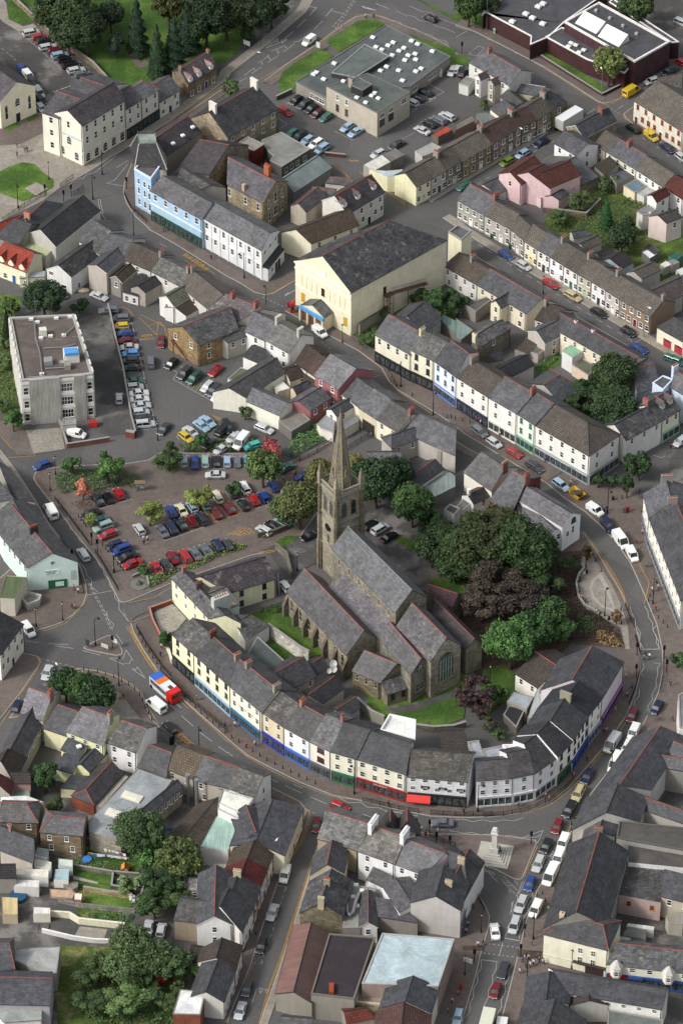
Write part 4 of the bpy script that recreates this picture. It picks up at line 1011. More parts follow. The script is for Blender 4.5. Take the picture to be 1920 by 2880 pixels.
zz([1295,262,1300,290,1275,330,1295,350]);zz([1410,262,1390,300,1395,340,1380,380,1385,420,1355,470,1358,510,1325,560,1328,600]);zz([1270,440,1265,490,1235,520,1232,560])
ln([1190,640,1100,780,980,920,860,1060,760,1160,650,1240,480,1300],.1,'y');ln([1185,620,1000,870,940,950],.1,'y')
T(1280,1280)
ln([875,530,960,645,1060,790,1140,930,1190,1045],.12,'y');ln([890,530,975,645,1075,790,1152,930,1170,990],.1,'y')
zz([1205,1045,1215,1095,1240,1130,1240,1190,1265,1240,1270,1290,1290,1330]);zz([1300,1040,1325,1075,1330,1120,1360,1160,1360,1210,1385,1250,1385,1300,1410,1330])
ln([1335,885,1300,1030],.12,'y',None,.16);ln([1255,730,1335,885],.1,'y',None,.16)
ln([520,80,640,180],.1,'y')
ln([1360,0,1420,20,1445,5],.12)
T(640,640)
ln([0,320,100,385,210,450,260,468],.12,'y');ln([290,460,500,345],.12,'y',None,.14);ln([240,478,395,550],.14,'w',(.6,.5));ln([395,470,468,430],.2);ln([395,470,420,450],.35)
ln([440,590,700,740,900,850,1060,970,1110,1060,1180,1130,1400,1280,1568,1370],.12,'y');ln([400,545,510,450],.1,'y')
ln([640,790,720,840],.1,'w',(.8,.5));ln([1000,1030,1045,1020],.1)
T(0,640)
for o in(0,12):ln([(1035+o,5),(1200+o,105),(1400+o,230),(1568+o,335)],.1,'y')
ln([1100,110,1150,135],.1,'w')
for k in range(2):
 roadtext("BUS STOP" if k==0 else "BUS",1320+70*k,230+50*k,14,9,1.5,'y',1.2)
ln([1290,200,1480,320],.1,'y');ln([1270,225,1460,345],.1,'y')
ln([885,662,910,660,930,750,985,985,1075,1385,945,1398],.12);ln([860,1000,985,985])
for x,y in((985,1035),(990,1080),(1000,1125)):ln([(x-8,y),(x+12,y-1)])
ln([1125,943,1222,1000,1192,1045,1452,1193,1568,1260],.12);ln([1240,955,1280,975]);ln([1245,1075,1270,1045]);ln([1395,1165,1425,1140])
for k in range(5):ln([(1290+k*30,1100+k*15),(1340+k*25,1050+k*10)],.1,'y')
ln([960,620,1080,740,1150,745,1130,680,1100,650],.1,'y');ln([970,600,1130,680],.1,'y');ln([1080,740,1092,650],.1,'y');ln([1020,680,1100,650],.1,'y')
roadtext("KEEP",1010,735,-12,1,1.2,'y',1.0);roadtext("CLEAR",1010,760,-12,1,1.2,'y',1.0)
ln([835,550,880,560,920,610],.1,'y');ln([1072,835,1125,842,1130,800],.12);ln([1300,1370,1400,1300],.1)
for k in range(4):ln([(1460+k*16,1290+k*6),(1500+k*14,1330+k*2)],.1,'y')
ln([0,1430,60,1500,130,1568],.12,'y');ln([1215,1440,1240,1468])
T(320,1240)
ln([465,190,960,197],.12,'w',None,.15)
for x in(517,590,665,740,815,890):ln([(x,190),(x+3,100)],.12,'w',None,.15)
T(0,1280)
def mk(pts,c='w',w_=.12):ln(pts,w_,c,None,.16)
mk([685,375,910,305]);mk([722,335,745,357]);mk([790,310,812,330]);mk([855,285,880,308])
mk([1130,595,1445,487])
for x,y in((1170,560),(1235,540),(1305,515),(1370,490)):mk([(x,y),(x+18,y+18)])
mk([1060,385,1260,325]);mk([780,500,830,555]);mk([855,590,955,705]);mk([910,495,985,580]);mk([1225,700,1270,750]);mk([1155,690,1215,760])
mk([1440,620,1470,605])
T(320,1240)
mk([905,495,1085,435])
for x,y in((940,455),(1010,430)):mk([(x,y),(x+22,y+20)])
for a in([665,360,720,338,870,505,690,568,630,500],[700,420,790,540],[640,470,710,560],[830,480,860,510]):mk(a,'y')
for k in range(5):mk([(780+k*38,640-k*8),(880+k*22,660-k*4)],'y',.1);mk([(780+k*38,655-k*2),(880+k*18,592+k*4)],'y',.1)
mk([1000,772,1110,755],'y');mk([1000,785,1110,765],'y');mk([1180,240,1275,190],'y');mk([1210,250,1280,205],'y')
T(640,0)
ln([0,525,300,255,530,30],.12,'y');ln([225,545,420,430,620,292,800,155,900,100,1010,95,1120,130],.12,'y')
for a,b_ in(((565,105),(612,50)),((678,110),(722,55)),((478,188),(538,132)),((598,198),(655,142)),((390,268),(450,215)),((1020,22),(1110,58)),((715,72),(800,95)),((535,38),(615,52))):ln([a,b_],.16)
ln([740,195,800,120,880,0],.15,'w',(1.0,.6));ln([722,185,785,115,865,0],.15,'w',(1.0,.6))
ln([262,330,400,275],.16);ln([262,330,345,262],.16);ln([345,262,320,285,345,285,345,262],.18);ln([410,270,370,275,375,295,410,270],.18);ln([455,290,495,280,560,232],.16)
ln([300,352,390,315,408,330],.16);ln([340,340,352,370],.16);ln([385,355,460,300],.14);ln([210,435,285,380],.14);ln([275,378,292,410],.16);ln([275,430,350,380],.14);ln([232,425,242,445],.16)
ln([115,520,180,468,190,485],.14);ln([165,505,235,458],.14);ln([75,565,130,535],.14)
ln([925,40,1025,70,945,55,925,40],.2);ln([955,50,1000,65],.3)
zz([1110,135,1175,145,1220,185,1290,195,1330,225,1400,240,1430,265,1500,280,1520,305]);zz([1160,72,1215,100,1280,110,1320,140,1400,150,1440,180,1500,195,1568,225])
zz([1250,38,1330,75,1400,85,1440,120,1568,165])
ln([395,700,680,845],.12);ln([405,720,430,700]);ln([345,810,410,855,350,890],.12);ln([740,905,860,965,940,905],.1);ln([1370,570,1490,632,1270,755],.12);ln([1265,775,1310,745]);roadtext("DOCTORS",1370,712,16,-9,1.5)
ln([1370,568,1400,580]);ln([1120,1000,1300,905],.1)
for o in(0,14):ln([(735,1140+o),(800,1180+o),(835-o*.5,1220),(845-o,1255)],.1,'y');ln([(910+o,1180),(925+o,1205),(950+o,1215)],.1,'y');ln([(1060,1280+o),(1225,1395+o)],.1,'y')
for k in range(5):ln([(842+k*13,1100+(k%2)*4),(850+k*13,1112)],.2,'y')
T(1280,0)
zz([0,180,85,208,0,258]);zz([90,372,160,315,200,330,150,385,95,372])
zz([220,270,270,278,330,315,360,325,420,365,470,375,520,410,560,440,600,462]);zz([350,400,400,420,450,450,470,465,540,503])
ln([605,465,985,705,1040,720,1090,710,1150,670],.12,'y');ln([905,785,970,745]);ln([1120,748,1180,712],.12,'w',(2,1));ln([1050,730,1140,790],.12,'w',(.6,.6));ln([1225,755,1165,775,1155,800,1180,830],.12,'y')
for a in((1290,948),(1385,1010),(1455,1065),(1535,1110)):ln([a,(a[0]+18,a[1]+12)])
ln([150,1270,250,1210],.12,'w',(1.6,1.4));ln([530,1052,690,965],.12,'w',(1.6,1.4));ln([600,1105,700,1050],.1,'y');ln([640,940,720,905],.1,'y')
T(1280,640)
ln([90,72,1250,805],.12,'w',(1.6,1.7));ln([1240,790,1290,768],.12);ln([1295,775,1470,885],.12,'y');ln([0,1340,100,1385,300,1500],.1,'y')
T(0,0)
ln([190,275,215,262])
for k,(x,y)in enumerate(pr([195,272,230,302,265,335,300,368,340,403,375,436])):ln([(x,y),(x+32,y-14)])
ln([125,215,195,272,420,470],.1);ln([125,215,160,250],.12,'y');ln([-20,310,50,360,110,415],.1,'w',(1.2,.7));roadtext("CLEAR",430,605,-12,4,1.8)
ln([1398,740,1475,688]);ln([1320,795,1362,765])
for o in(0,12):ln([(880,1030+o),(1060,890+o),(1250,780+o),(1568,560+o)],.1,'y')
zz([735,1262,870,1285]);zz([740,1262,790,1240,880,1130]);zz([800,1155,880,1105]);zz([690,1370,700,1430,712,1470]);zz([675,1370,690,1460,740,1530])
zz([420,1285,480,1270,520,1235,570,1230,600,1200,650,1190,700,1150,750,1110,800,1075]);zz([20,1540,80,1520,120,1490,170,1480,220,1440,280,1430,330,1390])
# ---------- buildings, top of the picture
CR,WH,GY,ST='rd9d2b2','rd9d8d2','ra39c90','k8a8070'
SL,DS,PS,TL,BT,LS='s66676b','s3e3f43','s4d454a','t6a645c','t5a4640','l66665f'
T(0,0)
gab((0,700),(241,592),8.0,30,3.3,PS,CR,name='chapel',label='cream classical chapel with pediment and tall arched windows at left edge',cat='chapel',ridge=None,verge=1)
LC=D(LAST);r=LC['root']
for fx,z,w_,h_,s in((.16,2.2,1.0,3.6,'a'),(.82,2.2,1.0,3.6,'a'),(.48,4.6,1.5,1.6,'a')):
 window(r,LC['a'].lerp(LC['b'],fx)+Z(z),an(LC['u']),w_,h_,s)
door(r,LC['a'].lerp(LC['b'],.48),an(LC['u']),'17181c',1.3,2.6)
house((566,866),(862,688),[472,762,780,565],11.8,PS,'rd9d4bb','library','cream three-storey public hall with arched stone ground floor and purple slates','public building',f=(5,5),gl=(1,),ridge=None,ww=.95,wh=1.9,fh=3.3,verge=None,pc=30)
HL=D(LAST);r=HL['root']
def arches(L,n_,w_,h_,z,a='a',b='b',base=None):
 ang=an((L[b]-L[a]))
 for i in range(n_):window(L['root'],L[a].lerp(L[b],(i+.5)/n_)+Z(z),ang,w_,h_,'a')
arches(HL,5,1.5,1.7,.9);arches(HL,2,1.4,1.7,.9,'ba','a');arches(HL,1,1.5,1.6,4.6,'ba','a')
def band(L,a,b,z0,z1,col='b5a68c',mat='r',out=.07,name='band'):
 p,q=L[a],L[b];u=(q-p).normalized();n_=V3((u.y,-u.x,0));m_=MB();m_.obox((p+q)/2+n_*out/2,u,n_,(q-p).length/2+.05,out/2,z0,z1);return m_.mk(name,[mat],L['root'],col)
band(HL,'a','b',3.55,3.85,'cfc8ae',out=.14);band(HL,'ba','a',3.55,3.85,'cfc8ae',out=.14);band(HL,'a','b',.0,.55,'a39683','k',.1);band(HL,'a','b',7.0,7.15,'cfc8ae',out=.1);band(HL,'ba','a',7.0,7.5,'a9b4c0',out=.1)
HRoot=r
house((290,772),(410,815),[400,625,545,690],11.2,'s57545a','rd9d4bb',root=HRoot,f=(1,1,1),rt=1,ww=1.1,wh=1.7,fh=3.6,pc=18,gl=None)
house((440,655),(555,695),[568,527,706,597],11.2,'s57545a','rd9d4bb',root=HRoot,rt=1,pc=18)
house((865,752),(977,682),[835,618,905,592],8.9,PS,'rd3cfba','shop_house','white three-storey shop between public hall and hipped pub','house',f=(2,2),shop='2a2c30',ridge=None,verge=None)
house((977,684),(1095,610),[905,592,1060,540],8.7,'s5d6468','rd6d2c2','public_house','cream three-storey house with red hip tiles and dark shopfront','house',f=(2,2),shop='27303f',rt=1,hipR=.8)
house((1098,702),(1241,614),[1055,580,1172,522],4.9,'s5d6468','rd6d4c6','cottage','low white cottage with blue door between pub and stone cottages','house',f=(2,2),dcol='1f3556',rt=1,wh=1.1,fh=2.3)
house((1296,582),(1492,462),[1238,480,1440,360],4.2,PS,'k8a7a66','cottage','stone cottage pair with three gablets and blue doors by park','house',f=(0,3),dcol='24406a',ndoor=1,rt=1,ch=(.02,.97),chw=.9,chh=1.0,chp=2,chc='7a6a58')
CT=D(LAST)
for fx in(.12,.4,.8):
 q=CT['a'].lerp(CT['b'],fx);m_=CT['n']
def dormerw(L,fx,k=.3,**kw):
 q=L['a'].lerp(L['b'],fx)+L['n']*L['w']*k;z=L['he']+(L['hr']-L['he'])*k
 global TX,TY,TS
 u=(L['b']-L['a']).normalized();n_=V3((-u.y,u.x,0))
 _dormer(L['root'],q,z,u,n_,**kw)
def _dormer(parent,c,z,u,n_,w_=1.3,d_=1.6,h=1.0,rise=.8,W='e4e0d4',R='4a494c',wm='r',rm='s',ridge='ridge_red',wc='e4e2dc'):
 a,b_=c-u*w_/2,c+u*w_/2;mb=MB()
 mb.add([e3(a,z-.4),e3(b_,z-.4),e3(b_,z+h),e3(c,z+h+rise),e3(a,z+h),e3(a+n_*d_,z-.4),e3(b_+n_*d_,z-.4),e3(b_+n_*d_,z+h),e3(a+n_*d_,z+h)],[(0,1,2,3,4),(1,6,7,2),(5,0,4,8)],0)
 o=mb.mk('dormer',[wm],parent,W);F=c-n_*.15;Bk=c+n_*(d_+rise*1.2)
 q=[[e3(F-u*(w_/2+.12),z+h-.12),e3(F,z+h+rise),e3(Bk,z+h+rise),e3(Bk-u*(w_/2+.12),z+h-.12)],[e3(F,z+h+rise),e3(F+u*(w_/2+.12),z+h-.12),e3(Bk+u*(w_/2+.12),z+h-.12),e3(Bk,z+h+rise)]]
 mkroof(o,q,rm,R,[(e3(F,z+h+rise),e3(Bk,z+h+rise))],ridge,.08,'dormer_roof')
 wo=link(_winmesh(w_*.6,h*.85,'1','window'),'dormer_window',o,e3(c,z+.12)-WLOC[o.name],an(u),None,wc)
 return o
for fx in(.14,.45,.86):dormerw(CT,fx,.06,R='8a6a5c')
T(640,0)
house((0,945),(345,745),[0,665,215,600],7.2,'s47474c','k958a74','rectory','large stone house with dark slates and two pale chimney stacks by main road','house',f=(5,5),rt=1,ch=(.08,.97),chc='cfc9b8',chw=2.2,chh=2.2,chp=0,pc=36,wh=1.35,wc='e8e6e0')
flat([(470,558),(1090,168),(1535,385),(1262,590),(680,600+70)],3.6,'f535a58','r8e8778','health_centre','single and two-storey concrete health centre with green-grey flat roofs and white domed rooflights','health centre',par=.25,pw=.2,parcol='6a6c68',fr={})
HC=LAST['root'];HCL=D(LAST)
flat([(680,590),(965,430+70),(1255,630),(1030,775)],7.2,'f535b56','rb0a48c',root=HC,par=.2,pw=.2,parcol='6a6c68')
H2=D(LAST)
def wallwin(L,i,fxs,z,w_,h_,style='1',wc='e4e2dc'):
 ps=L['ps'];P,Q=ps[i],ps[(i+1)%len(ps)];u=(Q-P).normalized()
 for fx in fxs:window(L['root'],P.lerp(Q,fx)+Z(z),an(u),w_,h_,style,wc)
def facing(L):
 ps=L['ps'];out=[]
 for i in range(len(ps)):
  u=(ps[(i+1)%len(ps)]-ps[i]);n_=V3((u.y,-u.x,0)).normalized()
  if n_.y<-.2:out.append((i,n_.x,u.length))
 return sorted(out,key=lambda t:t[1])
fc=facing(H2)
wallwin(H2,fc[0][0],(.22,.4),4.8,1.0,1.6,'s');wallwin(H2,fc[0][0],(.22,.4),1.6,1.0,1.9,'s','5a4038');wallwin(H2,fc[-1][0],(.15,.42),4.9,1.8,1.2,'s');wallwin(H2,fc[-1][0],(.82,),5.0,1.8,1.5,'s')
wallwin(H2,fc[-1][0],(.15,.42),2.6,1.8,1.8,'1','3a2c2c')
fc=facing(HCL);wallwin(HCL,fc[0][0],(.55,.68,.85),1.2,1.8,1.3,'s');wallwin(HCL,fc[-1][0],(.1,.5,.6),1.3,1.8,1.2,'s')
door(HC,HCL['ps'][fc[-1][0]].lerp(HCL['ps'][(fc[-1][0]+1)%5],.72),0,'c9ccca',1.1,2.2)
flat([715,497,945,300,1115,382,880,530],4.9,'f59615e','r3a3a3c',root=HC,par=.2,pw=.2,parcol='8a8f8c')
flat([848,583,905,530,995,575,930,618],9.2,'f5a625e','r34302f',root=HC,par=.15,pw=.15,parcol='7a7d7a')
flat([830,530,850,520,878,532,858,545],9.8,'f5a625e','r9b8c74',root=HC,par=.1,pw=.1)
for x,y in((1000,253),(1140,289),(1105,309),(1022,320),(1062,338),(1215,326),(1181,346),(1267,277),(1309,299),(1133,377),(1244,378),(1292,367),(1410,349),(1221,410),(1296,406),(1095,455),(1053,483),(1178,481),(1333,468),(1296,488),(1204,551),(735,433),(612,495),(592,508),(662,541)):
 rooflight(HC,(x,y),3.75,-.5,1.15,.95,.35)
for x,y in((797,555),(1013,636),(991,655),(1038,673),(951,702),(890,668)):rooflight(HC,(x,y),7.35,-.5,1.0,.9,.3)
flat([232,962,370,905,570,1022,372,1145,293,1102,315,1070,280,1040],3.6,'f7b7d77','r5c564e','workshop','flat-roofed workshop with pale felt roof by health centre car park','workshop',par=.15,fr={})
WKS=D(LAST);fc=facing(WKS);wallwin(WKS,fc[-1][0],(.15,.35,.55,.8),1.2,1.2,1.3,'1','cfcfc8')
flat([68,985,140,938,250,990,180,1035],5.2,'f8a8680','b7a3328','brick_tower','small red brick block with stained flat roof behind warehouse','outbuilding',par=.2)
house((455,1325),(712,1155),[398,1235,620,1070],3.2,'m6f7a78','r7b7b74','warehouse','low warehouse with green-edged grey metal roof','warehouse',pc=14,back=.15)
house((0,1268),(245,1395),[0,1085,330,1250],8.2,'s66606a','k94876e','chapel_hall','stone chapel with purple-grey slates, red ridge and arched gable windows','chapel',f=(0,),rt=1,gr=None,pc=30)
CH=D(LAST);angR=an((CH['bb']-CH['b']))
for fx,z,w_,h_,s in((.5,5.6,1.2,2.4,'a'),(.22,5.2,.8,2.0,'a'),(.78,5.2,.8,2.0,'a'),(.25,1.5,.9,2.4,'1'),(.5,1.8,1.6,2.6,'s'),(.78,1.5,.9,2.4,'1')):window(CH['root'],CH['b'].lerp(CH['bb'],fx)+Z(z),angR,w_,h_,s)
for fx in(.05,.5,.85):window(CH['root'],CH['a'].lerp(CH['b'],fx)+Z(5.2),an(CH['u']),.9,2.0,'1')
m_=MB();q=CH['r0'].lerp(CH['r1'],.75)+CH['n']*1.5;m_.obox(q,CH['u'],CH['n'],.75,.5,9,13.4);o=m_.mk('chimney',['b'],CH['root'],'b06848')
pm=MB();[pm.cyl(q+CH['u']*(k*.4-.6),.15,.12,13.4,13.9,6)for k in range(4)];pm.mk('chimney_pots',['pot'],o)
q=CH['a'].lerp(CH['b'],.42)-CH['n']*.1;bo('chimney','r',CH['root'],'b39a5c',q+CH['n']*.6,CH['u'],CH['n'],.35,.35,6.5,10.2)
house((825,1478),(1082,1325),[600,1420,998,1208],6.4,'s4a4246','rc9c6ba','terraced_shops','white row with purple slates and three small dormers above cream hall','house',f=(4,4),rt=1,verge=1,dcol='1c2030',ndoor=2,gl=(0,),pc=38)
D3=D(LAST)
for fx in(.06,.42,.85):dormerw(D3,fx,.35,w_=1.4,R='4a4246')
gab((433,1415),(540,1460),4.8,8,1.6,'s54494e','rb0a48c',root=D3['root'],rt=1)
house((552,1325),(720,1350),[600,1262,722,1338],4.0,'s5d5c5c','r9b958a','rear_wing','low slate wing red ridged behind row with dormers','house',rt=1,pc=25)
house((672,1255),(842,1275),[715,1195,842,1262],4.0,'s66635f','rc4beb0','rear_wing','low slate wing with pale side wall nearest alley','house',rt=1,pc=25)
house((1298,1285),(1405,1228),[1222,1190,1330,1140],5.6,TL,'rddd79a','end_terrace_house','pale yellow end house with tall blank side wall by alley','house',f=(2,2),dcol='cfd2cc',gl=None,verge=None)
YH=LAST['root']
flat([(975,1165),(1085,1165+10),(1200,1165),(1225,1215),(1100,1215)],4.4,'f9fb0b8','rddd79a',root=YH,par=0)
flat([935,1130,1060,1062,1122,1112,1000,1178],3.4,'fc9c7bc','r9b958a','garage','garage with cream-white flat roof at mouth of car park','garage',par=0)
flat([1060,1062,1150,1015,1215,1065,1122,1112],3.0,'f6f6c66','r7b756c','garage','garage with grey felt roof by white-roofed one','garage',par=0)
flat([1290,1035,1400,978,1490,1022,1340,1075],3.2,'m9fa09b','rb0aca0','lean_to','pale corrugated lean-to behind yellow house terrace','lean-to',par=0)
flat([1405,925,1500,865,1550,890,1450,940],2.6,'ma4432f','r6b5f52','shed','shed with rusty red corrugated roof by car park','shed',par=0)
T(640,0);e0=g(640,0,1405,1228,1568,1142);r0_=g(640,0,1330,1140,1520,1030)
e1=g(1280,0,48,1108,255,990,460,868,565,820,665,758);r1_=g(1280,0,-30,1005,178,900,375,790,505,735,600,660)
T(0,0,1)
es=[e0[0],lerp2(e0[0],e1[0],.5)]+e1;rs=[r0_[0],lerp2(r0_[0],r1_[0],.5)]+r1_
LBL=['rendered terraced house by yellow end house','terraced house with brown door just above yellow end house','stone terraced pair with yellow window surrounds in steep side street','stone terraced pair with purple-brown tiled roof behind green car','stone terraced pair with brown tiles near white lorry trailer','stone terraced house with grey tiles by corner house']
terrace(es,rs,5.4,[D(label=LBL[0],W='rb5b0a6',f=(2,2),dcol='4a2a28',ch=(.98,),chc='8a8278'),D(label=LBL[1],W='k8f8676',f=(2,2),dcol='d8d8d4'),D(label=LBL[2],f=(4,3),ndoor=1,W='k857c6a',wc='ddd4ae',ch=(.98,),chc='7c7264'),D(label=LBL[3],R='t5c4a44',f=(4,3),ndoor=1),D(label=LBL[4],R='t5c4a44',f=(2,2),ch=(.02,)),D(label=LBL[5],R=TL,f=(1,2),ch=(.95,))],group='houses in the steep side street',R=TL,W='k857c6a',dcol='e0e0da',wc='e8e8e4',ww=1.1,gr=None)
T(1280,0)
house((665,758),(765,700),[600,660,650,628],5.4,'s45464b','k8f8264','corner_house','corner house with hipped slates where side street meets main road','house',f=(1,2),hipR=.6,gr=(1,1),wc='e8e8e4')
house((425,630),(580,655),[515,580,600,640],3.0,'s5c5d64','rc9b890','side_house','small slate-roofed building with white ridge by main road','house',ridge='w')
house((95,425),(375,588),[215,350,455,480],6.0,'s5c5c62','rc9c6bc','detached_house','white house with slates and two rear gables facing car park','house',f=(3,),gr=None,rt=1,ch=(.08,),chc='8a4a3a',chw=1.2,pc=30)
DH=LAST['root']
gab((138,522),(175,548),5.4,5,.9,'s48484c','rd9d9d6',root=DH,rt=1,f=(1,1))
gab((225,555),(268,585),5.4,5,.9,'s48484c','ra69e8e',root=DH,rt=1,f=(1,1))
flat([25,570,75,520,135,540,90,590],3.0,'f777672','rc9c6bc',root=DH,par=.1)
house((240,745),(310,800),[330,690,415,740],3.4,'s55545a','rddd7b8','outhouse','slate-roofed outhouse with cream end wall behind stone terrace','outhouse')
flat([145,775,215,770,280,810,190,850],2.6,'m6f7670','r7b756c','lean_to','green-grey lean-to roof in yard behind stone terrace','lean-to',par=0)
flat([0,850,110,790,130,830,0,895],2.8,'f6b6862','r8a5a4a','outhouse','grey-roofed outhouse with red doors in back lane','outhouse',par=.0)
house((310,660),(400,735),[350,622,480,700],3.4,'t545550','r8c8578','workshop','narrow green-grey tiled building between terrace and white house','workshop',back=1.0)
flat([190,95,500,-160,1050,-60,750,150,645,250,515,305,520,245,200,75],4.6,'f47464a','b4a3030','supermarket_wing','lower brick wing with felt roof, skylights and entrance canopy','market',par=.3,pw=.3,parcol='d8d6d0')
flat([750,150,990,15,1480,285,1235,425],7.4,'f444348','b4a3236','market_hall','dark brick market hall with white-edged flat roof and two white ridge skylights','market',par=.5,pw=.45,parcol='d2d0c8')
MK=D(LAST)
flat([622,250,735,185,1020,305,1235,425,1165,500,905,405],4.6,'f4a484d','b42282a',root=MK['root'],par=.3,pw=.3,parcol='d8d6d0')
flat([1060,10,1090,-10,1540,285,1490,290],5.0,'f4a484d','b42282a',root=MK['root'],par=.3,pw=.2,parcol='d8d6d0')
for(x,y)in((822,150),(978,240)):
 a,b_,c_=v2(U((x,y),7.6)),v2(U((x+145,y+75),7.6)),v2(U((x+42,y-62),7.6));u=(b_-a).normalized();n_=(c_-a);n_=n_-u*n_.dot(u);L=(b_-a).length;wd=n_.length;n_.normalize()
 m_=MB()
 m_.add([e3(a,7.2),e3(b_,7.2),e3(b_+n_*wd,7.2),e3(a+n_*wd,7.2),e3(a+n_*wd*.85,9.4),e3(b_+n_*wd*.85,9.4)],[(0,1,5,4),(1,2,5),(2,3,4,5),(3,0,4)]);m_.mk('skylight',['m'],MK['root'],'dfe2da')
for x,y in((970,70),(1064,122),(1155,175),(1248,230)):rooflight(MK['root'],(x,y),7.5,-.6,.8,.8,.5,'9a9c9a','roof_vent')
for x,y in((605,22),(572,42),(486,92),(532,120),(392,145),(603,160)):rooflight(LAST['root'],(x,y),4.8,-.6,1.5,1.3,.5,'d2d8d2','skylight')
for x,y in((798,292),(830,306),(780,315),(885,340),(853,356)):rooflight(LAST['root'],(x,y),4.8,-.6,1.2,.9,.3,'d2d8d2','skylight')
house((1232,690),(1568,905),[1385,560,1700,740],6.3,TL,'rcfc9b4','terraced_row','row with brown tiles, brown window surrounds and white corner front','house',group=None,f=(6,6),dcol='6a3a26',ndoor=2,wc='b86a3c',gl=None)
TR=D(LAST);band(TR,'a','b',0,.5,'8a5a44','r',.05)
house((1375,610),(1480,590),[1410,555,1530,510],6.0,TL,'rb8a888','rear_house','tiled house with brown-edged gable at right edge above corner','house',f=(1,),gr=(1,))
house((885,950),(1110,832),[840,870,1045,738],5.2,'s42434a','k8a8070','gabled_house','stone and white building with dark slates and one brick chimney by lorry trailer','house',gl=(2,),verge=1,ch=((.75,D(color='7a4636',npot=3)),),pc=34)
house((683,985),(830,1068),[742,905,920,985],5.6,'s4a4a50','rdcdcda','white_house','white two-storey house with slates by narrow street','house',f=(2,2),gr=(1,1),pc=26)
house((960,990),(1040,1040),[1040,895,1110,950],4.8,TL,'r9b8f78','terraced_house','tiled house with stony yard at upper end of second terrace','house',f=(1,1),back=.9)
e=[(1040,1040),(1250,1168),(1430,1285)];r_=[(1118,950),(1318,1075),(1508,1200)]
terrace(e,r_,5.0,[D(label='slate-roofed houses red ridged and brick chimney facing gardens',R='s50525a',rt=1,ch=((.42,D(color='8a3a2c',npot=4)),),f=(4,2),W='rd6cdb0'),D(label='brown-tiled houses with white backs facing gardens',R=TL,f=(4,3),W='rd9d9d2')],group='backs of second terrace')
flat([1160,1275,1250,1225,1318,1275,1235,1325],2.8,'f5f7480','rd8c493','garden_room','cream garden room with blue-grey flat roof and arched windows',EX,par=.1)
flat([1250,1325,1310,1280,1380,1310,1300,1350],2.6,'fa8a8a4','rc9c6bc','extension','white flat-roofed extension by cream garden room',EX,par=.1)
house((960,1135),(1035,1205),[1050,1085,1115,1130],3.0,'t4a4038','r8c8578','outbuilding','low brown tiled outbuilding behind white-backed terrace','outbuilding',back=.2)
flat([1060,1190,1130,1145,1230,1210,1110,1265],2.9,'f50525a','r8c8578','outbuilding','flat slate-grey outbuilding by low brown one','outbuilding',par=0)
house((655,1298),(752,1248),[520,1195,600,1120],6.0,'t5e3830','rd3a5a8','pink_house','pink rendered house with brown-red tiles and gabled wings','house',gl=None,verge=None,pc=30)
PK=LAST['root']
gab((300,1195),(455,1272),6.0,9,2.0,'t5e3830','rd3a5a8',root=PK,f=(1,0))
gab((520,1195),(655,1298),6.0,9,2.2,'t5e3830','rd3a5a8',root=PK,f=(1,0),verge=1)
flat([490,1305,545,1255,640,1310,590,1365],2.9,'f9a9a9a','rd9b0b4',root=PK,par=.05)
house((712,1375),(778,1330),[665,1345,740,1300],3.6,'s46464a','rd3a5a8',root=PK,pc=25)
house((805,1300),(985,1215),[690,1170,810,1068],3.0,'s5d5e62','k857c6a','stone_barn','wide slate-roofed stone outbuilding between pink house and gardens','barn',pc=22,back=1.0)
LEAN=house((285,1335),(360,1300),[200,1275,300,1215],2.6,'s55565c','rc9c6bc','outbuilding','low white outbuilding with slates left of pink house','outbuilding',back=.8)
house((1385,1395),(1480,1340),[1350,1345,1508,1265],5.4,'t5a2f28','rd9d9d6','white_house','white house with maroon tiled gabled roof among gardens','house',f=(1,1),verge=1,gl=None)
house((1445,1290),(1568,1370),[1508,1200,1640,1290],5.0,'t6a3a34','rd9d9d6','terraced_house','end of garden terrace with reddish patched tiles','house',f=(2,2))
flat([1250,1455,1330,1405,1380,1440,1345,1470,1290,1480],4.4,'f77777a','rcdc6ba','house_extension','white and grey two-storey extension with satellite dish','house',par=.1)
dish(LAST['root'],(1335,1462),4.9,.45)
house((1455,1540),(1568,1500),[1405,1495,1510,1440],5.6,'t5f5a55','rd0b8ac','pink_gabled_house','pale pink gabled house at right edge of gardens','house',f=(1,),verge=1)
